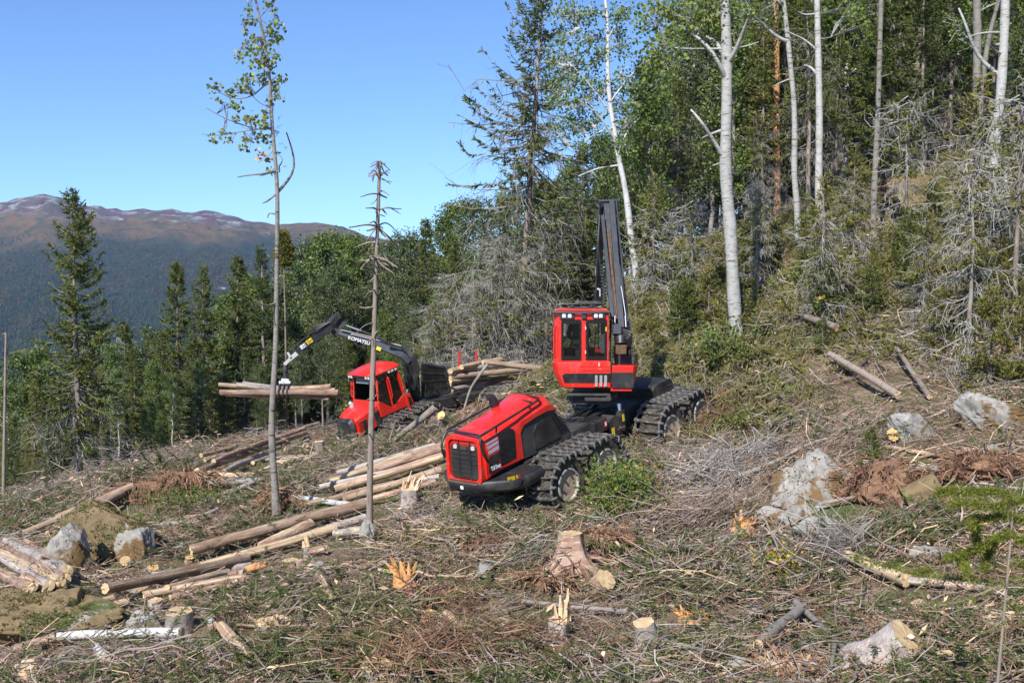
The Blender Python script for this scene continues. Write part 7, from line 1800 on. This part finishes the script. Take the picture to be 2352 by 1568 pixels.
bush(*s4(660, 790), 1.5, .3, 700, 'leaf', 'green sprigs and moss tufts over the moss covered boulder', .05, D=23.6, yfrac=0, clump=.6); bush(*s4(200, 1190), 1.6, .25, 260, 'leaf', 'sparse green tufts on the long mossy boulder', .045, yfrac=0, clump=.6)
# ------------------------------------------------------------------ young spruces and grey scrub on the right bank
def small(x, y, h, k, label, D=None, group=None, yaw=None):
    q = ghit(x, y) if D is None else np.array([P(x, y, D)[0], D, 0]); q[2] = gz(q[0], q[1]) - .05
    return plant(K_SMALL[k], q, RS.uniform(0, 6) if yaw is None else yaw, h / (4, 3)[k], 'spruce_sapling', label, 'young spruce', group)
small(2275, 905, 2.6, 0, 'bushy yellow green young spruce at the right edge above the boulder'); small(2340, 900, 2.2, 0, 'young spruce cut by the right edge of the picture'); small(2000, 1075, .9, 1, 'tiny green spruce seedling right of the pointed boulder')
small(1690, 965, .7, 1, 'little spruce top lying by the rear harvester wheel'); small(2150, 820, 1.9, 0, 'olive young spruce left of the bushy one on the bank'); small(1500, 835, 1.6, 0, 'young spruce behind the rear wheels of the harvester'); small(1560, 800, 2.2, 1, 'taller young spruce between the crane and the thickest aspen')
GS = 'young spruces on the right bank'
rs = np.random.default_rng(12)
for k in range(46):
    x = rs.uniform(1480, 2352); y = rs.uniform(560, 810) if x > 1720 else rs.uniform(650, 800)
    if 1900 < x < 2250 and y > 780: continue
    small(x, y, rs.uniform(.9, 2.4), int(rs.integers(0, 2)), ('sturdy' if k % 3 == 0 else 'slender' if k % 3 == 1 else 'small') + ' young spruce in grey twigs ' + ('just above' if y < 690 else 'lower down') + ', ' + ('left of the thickest aspen' if x < 1640 else 'right of the thickest aspen' if x < 1790 else 'under the straight pale aspen' if x < 1930 else 'under the plain shaded aspen' if x < 2090 else 'under the dark double aspen' if x < 2230 else 'under the white edge aspen'), None, GS)
K_DEADS = [spruce(141, 5, .06, 1.5, sp_g, live0=.6, deadn=70, lich=120, dens=.25, gap=.6), spruce(142, 6, .07, 1.7, sp_g, live0=.4, deadn=75, lich=140, dens=.6, gap=.5)]
for k, (x, y, h, lb) in enumerate([(2225, 860, 5.2, 'dead grey spruce with fans of bare twigs near the right edge'), (2120, 760, 3.6, 'smaller dead grey spruce left of the fan shaped one'), (2330, 760, 6.0, 'dead spruce with pale lichen limbs at the right edge'), (1890, 760, 4.6, 'ragged spruce with drooping boughs over the cut log on the bank'), (1740, 700, 3.8, 'grey twiggy spruce just right of the thickest aspen'), (1960, 640, 4.2, 'grey twiggy spruce below the plain shaded aspen'), (1590, 745, 4.0, 'thin half dead spruce left of the thickest aspen'), (1500, 700, 5.0, 'half dead spruce behind the harvester crane'), (2080, 600, 5.0, 'grey dead spruce on the upper bank'), (2250, 620, 6.0, 'dark half dead spruce below the white edge aspen')]):
    q = ghit(x, y); plant(K_DEADS[k % 2], (q[0], q[1], q[2] - .1), rs.uniform(0, 6), h / (5, 6)[k % 2], 'spruce_tree', lb, 'spruce')
# ------------------------------------------------------------------ fallen branches (larger ones, one by one)
def branch_mesh(L, r, rg, bark):
    B = branch_pts(np.zeros((1, 3)), np.zeros(1), np.zeros(1), np.array([L]), 10, rg.uniform(-.04, .12), 0, rg, .022)
    V, Fq = tubes(B, (r * np.linspace(1, .3, 10))[None], 7); parts = [(V, Fq, 0)]
    n = int(rg.integers(4, 11)); s = rg.uniform(.2, .95, n); p, tg = lerp_line(np.repeat(B, n, 0), s[:, None]); p = p[:, 0]
    dv = norm(np.stack([rg.uniform(.2, .9, n), rg.choice([-1, 1], n) * rg.uniform(.3, 1, n), rg.uniform(-.1, .5, n)], -1))
    l2 = L * rg.uniform(.1, .32, n)
    C = p[:, None, :] + dv[:, None, :] * l2[:, None, None] * np.linspace(0, 1, 5)[None, :, None] + rg.normal(size=(n, 5, 3)) * .025 * np.linspace(0, 1, 5)[None, :, None]
    V, Fq = tubes(C, r * .4 * np.linspace(1, .3, 5)[None] * np.ones((n, 1)), 4)
    return mesh('fallen_branch', parts, bark, True), mesh('side_twigs', [(V, Fq, 0)], bark)
rg = np.random.default_rng(99)
BM = []
for k in range(12):
    m = [MT['twigone'] if 'twigone' in MT else MT.setdefault('twigone', mat('brown_branch_bark', [(.16, .105, .08), (.28, .20, .155), (.38, .33, .29)], scale=4, stretch=(.6, 2, 2), rough=.95, objrand=.35, bump=.3)), MT['snagbark'], MT['bark_bright']][k % 3]
    BM.append(branch_mesh(rg.uniform(1.2, 2.6), rg.uniform(.018, .042), rg, m) + (['brown', 'grey', 'pale barkless'][k % 3],))
def put_branch(q, yaw, k, sc=1.0, label=None, pitch=None, group='branches strewn over the felled slope'):
    me, tw, nm = BM[k]
    e = .5; c_, s_ = math.cos(yaw), math.sin(yaw)
    pt = math.atan2(gz(q[0] + c_ * 1.0, q[1] + s_ * 1.0) - gz(q[0], q[1]), 1.0) if pitch is None else pitch
    Mw = Matrix.Translation((q[0], q[1], gz(q[0], q[1]) + .07)) @ rotz(yaw) @ Matrix.Rotation(-pt, 4, 'Y') @ Matrix.Diagonal((sc, sc, sc, 1))
    o = obj('fallen_branch', me, None, Mw); pq = (512 + F * q[0] / q[1]) / KP, (300 - F * (gz(q[0], q[1]) / q[1])) / KP; tag(o, label or nm + ' broken branch lying ' + where(*pq), 'branch', group)
    t = obj('side_twigs', tw, o); t['kind'] = 'stuff'
for k in range(150):
    Y = 13.2 + 22 * rg.random() ** 1.3; X = Y * rg.uniform(-.5, .5)
    if (abs(X - 2.2) < 2.8 and 22.5 < Y < 30): continue
    put_branch((X, Y), rg.uniform(-.7, .7) + (math.pi if rg.random() < .5 else 0) if rg.random() < .65 else rg.uniform(0, 6.28), int(rg.integers(0, 12)), rg.uniform(.6, 1.15))
# forked birch branch at the bottom right and a few that stand out
for pts, d, lb, bk in [([(1828, 1410), (1880, 1460), (1930, 1510), (1990, 1572)], .11, 'long pale forked birch limb slanting to the bottom edge', 'aspendark'), ([(1720, 1430), (1790, 1418), (1835, 1420)], .05, 'thin curved birch limb running left from the forked one', 'aspendark'), ([(1918, 1500), (1908, 1570)], .08, 'side prong hanging from the forked birch limb', 'aspendark'),
                       ([(1670, 1120), (1720, 1105), (1790, 1075), (1850, 1040), (1900, 1025)], .11, 'dark crooked branch leaning on the pointed boulder', 'sprucebark'), ([(1880, 1178), (1930, 1168), (1972, 1160)], .09, 'grey stick in front of the dark hollow', 'snagbark'), ([(2110, 1190), (2160, 1215), (2200, 1240)], .06, 'thin dark stick sloping down at the right', 'sprucebark'),
                       ([(1945, 1285), (1970, 1260), (1996, 1232)], .08, 'pale bare stick poking up beside the split log', 'snagbark'), ([(1120, 1330), (1160, 1300), (1185, 1262)], .06, 'torn pale stick pointing up right of the white stone', 'bark_bright'), ([(905, 1310), (950, 1290), (968, 1284)], .07, 'pale stick bridging the orange rotten stump', 'snagbark'), ([(1290, 1190), (1232, 1235), (1245, 1320)], .03, 'thin hooked twig hanging in front of the near wheel', 'snagbark'),
                       ([(1000, 935), (950, 975), (935, 985), (905, 1010)], .24, 'grey mossy log leaning up behind the harvester hood', 'snagbark'), ([(1120, 835), (1080, 890), (1060, 960)], .10, 'grey drooping dead limb beside the load of logs', 'lichentwig')]:
    q = np.array([ghit(*p_) for p_ in pts]); q[:, 2] += d * .6 + .13
    if len(pts) > 2 and pts[0][1] < 960: q = np.array([P(x, y, 31.5) for x, y in pts])
    ctr = q[0].copy(); l = smooth_line(q, 12)
    V, Fq = tubes((l - ctr)[None], (d / 2 * np.linspace(1, .55, 12))[None], 8)
    o = obj('fallen_branch', mesh('fallen_branch', [(V, Fq, 0)], MT[bk], True), None, ctr); tag(o, lb, 'branch')

# ------------------------------------------------------------------ patches of slash for scattering
def twig_patch(seed, n, Ls, r, spread, zmax, m):
    g_ = np.random.default_rng(seed)
    p = np.stack([g_.normal(size=n) * spread * .45, g_.normal(size=n) * spread * .45, g_.random(n) ** 1.7 * zmax], -1)
    yaw = g_.normal(0, .9, n) + g_.uniform(0, 6.28); el = g_.normal(0, .16, n); L = g_.uniform(*Ls, n)
    d = np.stack([np.cos(yaw) * np.cos(el), np.sin(yaw) * np.cos(el), np.sin(el)], -1)
    t = np.linspace(-.5, .5, 5)
    C = p[:, None] + d[:, None] * L[:, None, None] * t[None, :, None] + np.cumsum(g_.normal(size=(n, 5, 3)), 1) * .06 * L[:, None, None]
    R = (r * g_.uniform(.4, 1.5, n) * (.6 + .4 * L / Ls[1]))[:, None] * np.linspace(1.1, .5, 5)[None]
    return mesh('twig_patch', [tubes(C, R, 3) + (0,)], m)
def brush_patch(seed, nb, L, n, bl, bw, m, spread, twm):
    g_ = np.random.default_rng(seed); parts = []
    base = np.stack([g_.normal(size=nb) * spread * .4, g_.normal(size=nb) * spread * .4, g_.random(nb) * .12 + .03], -1)
    B = branch_pts(base, g_.uniform(0, 6.28, nb), g_.normal(.05, .15, nb), g_.uniform(.5, 1.1, nb) * L, 6, .05, .0, g_, .05)
    parts.append(tubes(B, np.linspace(.012, .004, 6)[None] * np.ones((nb, 1)), 3) + (1,))
    i = np.repeat(np.arange(nb), n); s = g_.uniform(.1, 1, len(i)); p, tg = lerp_line(B[i], s[:, None]); p = p[:, 0]; tg = tg[:, 0]
    sd = norm(np.cross(tg, np.array([0, 0, 1.0]))) * g_.choice([-1, 1], len(i))[:, None]
    d = tg * g_.uniform(.3, .9, (len(i), 1)) + sd * g_.uniform(.2, 1, (len(i), 1)) + g_.normal(size=(len(i), 3)) * .3
    parts.append(blades(p, d, rdir(len(i), g_), bl * g_.uniform(.5, 1.3, len(i)), bw * g_.uniform(.6, 1.3, len(i))) + (0,))
    return mesh('brush_patch', parts, [m, twm])
def flat_patch(seed, n, spread, L, Wd, m, zmax, up=0.0, hexa=False):
    g_ = np.random.default_rng(seed)
    p = np.stack([g_.normal(size=n) * spread * .45, g_.normal(size=n) * spread * .45, g_.random(n) * zmax], -1)
    d = norm(g_.normal(size=(n, 3)) * np.array([1, 1, .25]) + np.array([0, 0, up])); nn = norm(g_.normal(size=(n, 3)) * .5 + np.array([0, 0, 1.0]))
    if hexa: return mesh('leaf_patch', [hexleaf(p, d, nn, L * g_.uniform(.5, 1.4, n)) + (0,)], m)
    return mesh('flat_patch', [blades(p, d, nn if up < .5 else rdir(n, g_), L * g_.uniform(.4, 1.4, n), Wd * g_.uniform(.5, 1.4, n)) + (0,)], m)

def sites(n, y0, y1, seed, pw=1.0, mask=None, clear=.93):
    g_ = np.random.default_rng(seed)
    Y = y0 + (y1 - y0) * g_.random(n) ** pw; X = Y * g_.uniform(-.56, .56, n)
    if mask is not None:
        k = mask(X, Y, g_); X, Y = X[k], Y[k]
    if clear:
        C_ = np.array(CLEAR)
        hit = (((X[:, None] - C_[None, :, 0]) ** 2 + (Y[:, None] - C_[None, :, 1]) ** 2) < C_[None, :, 2] ** 2).any(1)
        k = ~(hit & (g_.random(len(X)) < clear)); X, Y = X[k], Y[k]
    return X, Y, g_
MT['twig_g'] = mat('grey_slash_twigs', [(.19, .165, .145), (.30, .27, .245), (.40, .37, .335)], scale=2.0, rough=.95, island=.45)
MT['litter'] = mat('brown_litter_bits', [(.14, .09, .055), (.22, .15, .095), (.33, .245, .175), (.10, .065, .04)], [.3, .45, .6, .72], scale=3, rough=1, island=.45)
def up_bank(X, Y): return np.clip((Y - 25.5 - np.maximum(0, (4 - X)) * 1.4) / 4, 0, 1) * (X > 1)     # 1 on the wooded bank to the right
def lay(name, n, y0, y1, seed, pw, mask, srcs, label, smin, smax, lift=0.0, flat=.12):
    X, Y, g_ = sites(n, y0, y1, seed, pw, mask)
    Z = ground_z(X, Y) + lift
    scatter(name, np.stack([X, Y, Z], -1), ground_rots(X, Y, g_, flat), g_.uniform(smin, smax, len(X)), g_.integers(0, len(srcs), len(X)), srcs, label)
nz = lambda X, Y, s, sd: fbm(X / s, Y / s, sd, 3)
lay('litter', 5200, 12, 46, 201, 1.25, None, [flat_patch(300 + k, 150, 1.2, .065, .02, MT['litter'], .04) for k in range(4)], 'brown litter of bark, cones and dead needles covering the slope', .8, 1.4)
lay('slash_twigs', 4800, 12, 44, 202, 1.25, lambda X, Y, g_: g_.random(len(X)) < (.22 + 2.6 * np.clip(nz(X, Y, 2.3, 31) + .12, 0, 1)) * (1 - .65 * up_bank(X, Y)), [twig_patch(310 + k, 34, (.2, .95), .0075, 1.1, .11, MT['twig']) for k in range(6)], 'tangled brown twigs of logging slash on the slope', .7, 1.4)
lay('sticks', 1500, 12, 40, 212, 1.2, lambda X, Y, g_: g_.random(len(X)) < .25 + 1.5 * np.clip(nz(X, Y, 2.0, 131) + .05, 0, 1), [twig_patch(390 + k, 7, (.4, 1.5), .013, 1.0, .16, MT[('twig', 'twig_g', 'twig', 'chip')[k]]) for k in range(4)], 'broken sticks and limb ends scattered over the slash', .7, 1.3)
lay('grey_twigs', 1500, 12, 48, 203, 1.1, lambda X, Y, g_: g_.random(len(X)) < .10 + 1.2 * np.clip(nz(X, Y, 2.6, 41) + .02 + .3 * up_bank(X, Y), 0, 1) * 1.8, [twig_patch(320 + k, 34, (.25, 1.2), .0075, 1.2, .2, MT['twig_g']) for k in range(5)], 'dry grey twigs heaped over the slope', .7, 1.5)
lay('spruce_brush', 5600, 12, 40, 204, 1.25, lambda X, Y, g_: g_.random(len(X)) < .12 + 3.0 * np.clip(nz(X, Y, 2.6, 51) + .17 - .27 * np.clip(X / 7, 0, 1), 0, 1), [brush_patch(330 + k, 5, .85, 120, .075, .012, MT['brush'], .8, MT['twig']) for k in range(5)], 'cut green spruce boughs spread over the slash', .7, 1.35)
lay('dead_brush', 2200, 12, 40, 205, 1.2, lambda X, Y, g_: g_.random(len(X)) < .10 + 1.5 * np.clip(nz(X, Y, 1.9, 61) + .05 + .15 * np.clip(X / 6, 0, 1), 0, 1), [brush_patch(340 + k, 6, .85, 70, .085, .012, MT['deadneedle'], .8, MT['twig']) for k in range(4)], 'rusty dead spruce boughs in the slash', .7, 1.3)
lay('wood_chips', 1500, 12, 40, 206, 1.2, lambda X, Y, g_: g_.random(len(X)) < .15 + 1.4 * np.clip(nz(X, Y, 1.7, 71) + .05, 0, 1), [flat_patch(350 + k, 12, 1.0, .17, .05, MT['chip'], .12) for k in range(4)], 'pale wood chips and bark shreds strewn over the slash', .7, 1.4, .03, .3)
lay('ground_plants', 2600, 12, 42, 207, 1.2, lambda X, Y, g_: g_.random(len(X)) < 1.8 * np.clip(nz(X, Y, 2.4, 81) + .04 + .12 * up_bank(X, Y), 0, 1), [flat_patch(360 + k, 46, .8, .055, 0, MT['leaf'], .16, .2, True) for k in range(3)], 'small green bilberry and fern leaves on the slope', .8, 1.3)
lay('bank_grass', 8000, 25, 48, 208, .9, lambda X, Y, g_: g_.random(len(X)) < up_bank(X, Y) * (.6 + .9 * nz(X, Y, 3, 91)), [brush_patch(370 + k, 5, .8, 52, .16, .03, MT['brush_y' if k % 2 else 'needle_y'], .9, MT['twig_g']) for k in range(4)] + [flat_patch(376 + k, 70, .8, .30, .02, MT['grass'] if 'grass' in MT else MT.setdefault('grass', mat('olive_grass', [(.16, .16, .04), (.24, .22, .08), (.32, .25, .12)], scale=2, rough=.9, island=.35, trans=.3)), .02, 1.3) for k in range(2)], 'olive scrub and grass on the wooded bank', .8, 1.6, 0, .2)

lay('straw_grass', 1600, 12, 36, 209, 1.2, lambda X, Y, g_: g_.random(len(X)) < 1.9 * np.clip(nz(X, Y, 1.7, 101) - .02 + .1 * np.clip(X / 8, 0, 1), 0, 1), [flat_patch(380 + k, 60, .7, .26, .014, MT['straw'] if 'straw' in MT else MT.setdefault('straw', mat('straw_grass', [(.24, .20, .07), (.34, .27, .13), (.20, .20, .06)], scale=2, rough=.9, island=.35, trans=.3)), .02, .9) for k in range(3)], 'straw coloured grass tufts between the slash', .8, 1.4)
def heap(x, y, w, n, m, seed, name, label):
    q = ghit(x, y); g_ = np.random.default_rng(seed); X = q[0] + g_.normal(size=n) * w * .4; Y = q[1] + g_.normal(size=n) * w * .3
    Z = ground_z(X, Y) + .30 * np.exp(-((X - q[0]) ** 2 + (Y - q[1]) ** 2) / (w * w * .2)) * g_.random(n)
    scatter(name, np.stack([X, Y, Z], -1), ground_rots(X, Y, g_, .35), g_.uniform(.7, 1.3, n), g_.integers(0, 3, n), [twig_patch(seed + k, 40, (.4, 1.6), .009, .9, .22, m) for k in range(3)], label)
heap(1660, 1085, 1.5, 20, MT['twig_g'], 901, 'grey_brush_heap', 'heap of pale grey dead twigs right of the green bush')
heap(1560, 1215, 1.3, 14, MT['twig'], 911, 'brown_brush_heap', 'heap of brown branches below the green bush')
heap(1900, 1290, .9, 7, MT['twig_g'], 921, 'dark_brush_heap', 'heap of dark sticks by the yellowing ferns')
heap(1040, 1530, 2.0, 18, MT['deadneedle'], 931, 'rusty_brush_heap', 'tangle of rusty twigs along the bottom edge')
heap(1640, 985, 1.0, 14, MT['deadneedle'], 941, 'rusty_bough_heap', 'rusty boughs piled against the rear wheel')
# ------------------------------------------------------------------ young spruce standing close to the camera at the lower right
px = 4.6 / F * KP
fs = [s6(*p_) for p_ in [(1955, 1640), (1970, 1450), (1992, 1250), (2015, 1000), (2035, 780), (2050, 600), (2062, 430)]]
q = np.array([P(x, y, 4.6) for x, y in fs]); b0_ = q[0].copy(); b0_[2] = gz(q[0, 0], 4.6)
ln = smooth_line(np.concatenate([[b0_], q]), 20)
t = thing('spruce_sapling', 'thin blurred spruce sapling close to the camera in the bottom right corner', 'young spruce', b0_)
obj('trunk', mesh('trunk', [tubes((ln - b0_)[None], (np.linspace(18, 4, 20) * px * .42)[None], 8) + (0,)], MT['snagbark'], True), t)
g_ = np.random.default_rng(44); tw = []; nd = []
fl = [([(2062, 432), (1960, 405), (1830, 395), (1700, 398), (1590, 405)], .9), ([(2050, 470), (1930, 500), (1800, 470), (1680, 470)], .9), ([(2045, 540), (1960, 560), (1850, 560), (1790, 600)], .8), ([(2040, 640), (1960, 690), (1860, 740), (1760, 780), (1640, 805)], .9), ([(2045, 560), (2100, 560), (2180, 600)], .9), ([(2040, 660), (2110, 700), (2180, 690)], .9), ([(2050, 480), (2120, 440), (2190, 450)], .8),
      ([(2190, 930), (2000, 950), (1800, 945), (1600, 925), (1400, 880), (1240, 845), (1085, 798)], .25), ([(2020, 960), (1900, 1000), (1780, 1060), (1650, 1090), (1500, 1110)], .12), ([(1790, 945), (1770, 860), (1740, 810)], .7), ([(1480, 905), (1500, 880), (1560, 870)], .5), ([(2010, 1060), (2100, 1150), (2180, 1260)], .1), ([(2000, 1180), (1900, 1260), (1800, 1270)], .05), ([(2010, 1100), (1930, 1250), (1910, 1450)], .05), ([(2030, 820), (2100, 830), (2180, 870)], .3), ([(1840, 600), (1830, 680), (1850, 760)], .9), ([(1960, 700), (1900, 790), (1880, 880)], .8)]
for pts, dn in fl:
    l = np.array([P(*s6(*p_), 4.6 + .25 * g_.normal() * (i > 0) * .5) for i, p_ in enumerate(pts)]); l = smooth_line(l, 10)
    tw.append(l - b0_)
    Lp = np.linalg.norm(l[-1] - l[0]); n = int(5200 * Lp * dn)
    if n < 3: continue
    s = g_.random(n); p, tg = lerp_line(np.repeat(l[None], n, 0), s[:, None]); p = p[:, 0]; tg = tg[:, 0]
    d = norm(tg * .6 + rdir(n, g_) * .9)
    p = p + g_.normal(size=p.shape) * .008; nd.append(blades(p - b0_, d, rdir(n, g_), .024 * g_.uniform(.7, 1.3, n), np.full(n, .005)) + (0,))
obj('twigs', mesh('twigs', [tubes(np.array(tw), np.linspace(.005, .002, 10)[None] * np.ones((len(tw), 1)), 5) + (0,)], MT['snagbark']), t)['kind'] = 'stuff'
MT['needle_f'] = mat('fresh_spruce_needles', [(.19, .23, .035), (.29, .31, .06)], scale=3, rough=.6, island=.3, trans=.5)
obj('needles', mesh('needles', nd, [MT['needle_f']]), t)['kind'] = 'stuff'
# thin dead stem at the left edge
drawn_tree('dead_tree', 'thin orange dead stem at the far left edge', 'dead tree', [(8, 1165), (10, 1000), (12, 870), (14, 763)], 36, (9, 5), MT['snagbark'], [([(12, 820), (40, 805), (55, 800)], 2), ([(12, 905), (30, 910)], 2), ([(11, 960), (-10, 980)], 2), ([(14, 765), (4, 768)], 3)], [], None, S=7)
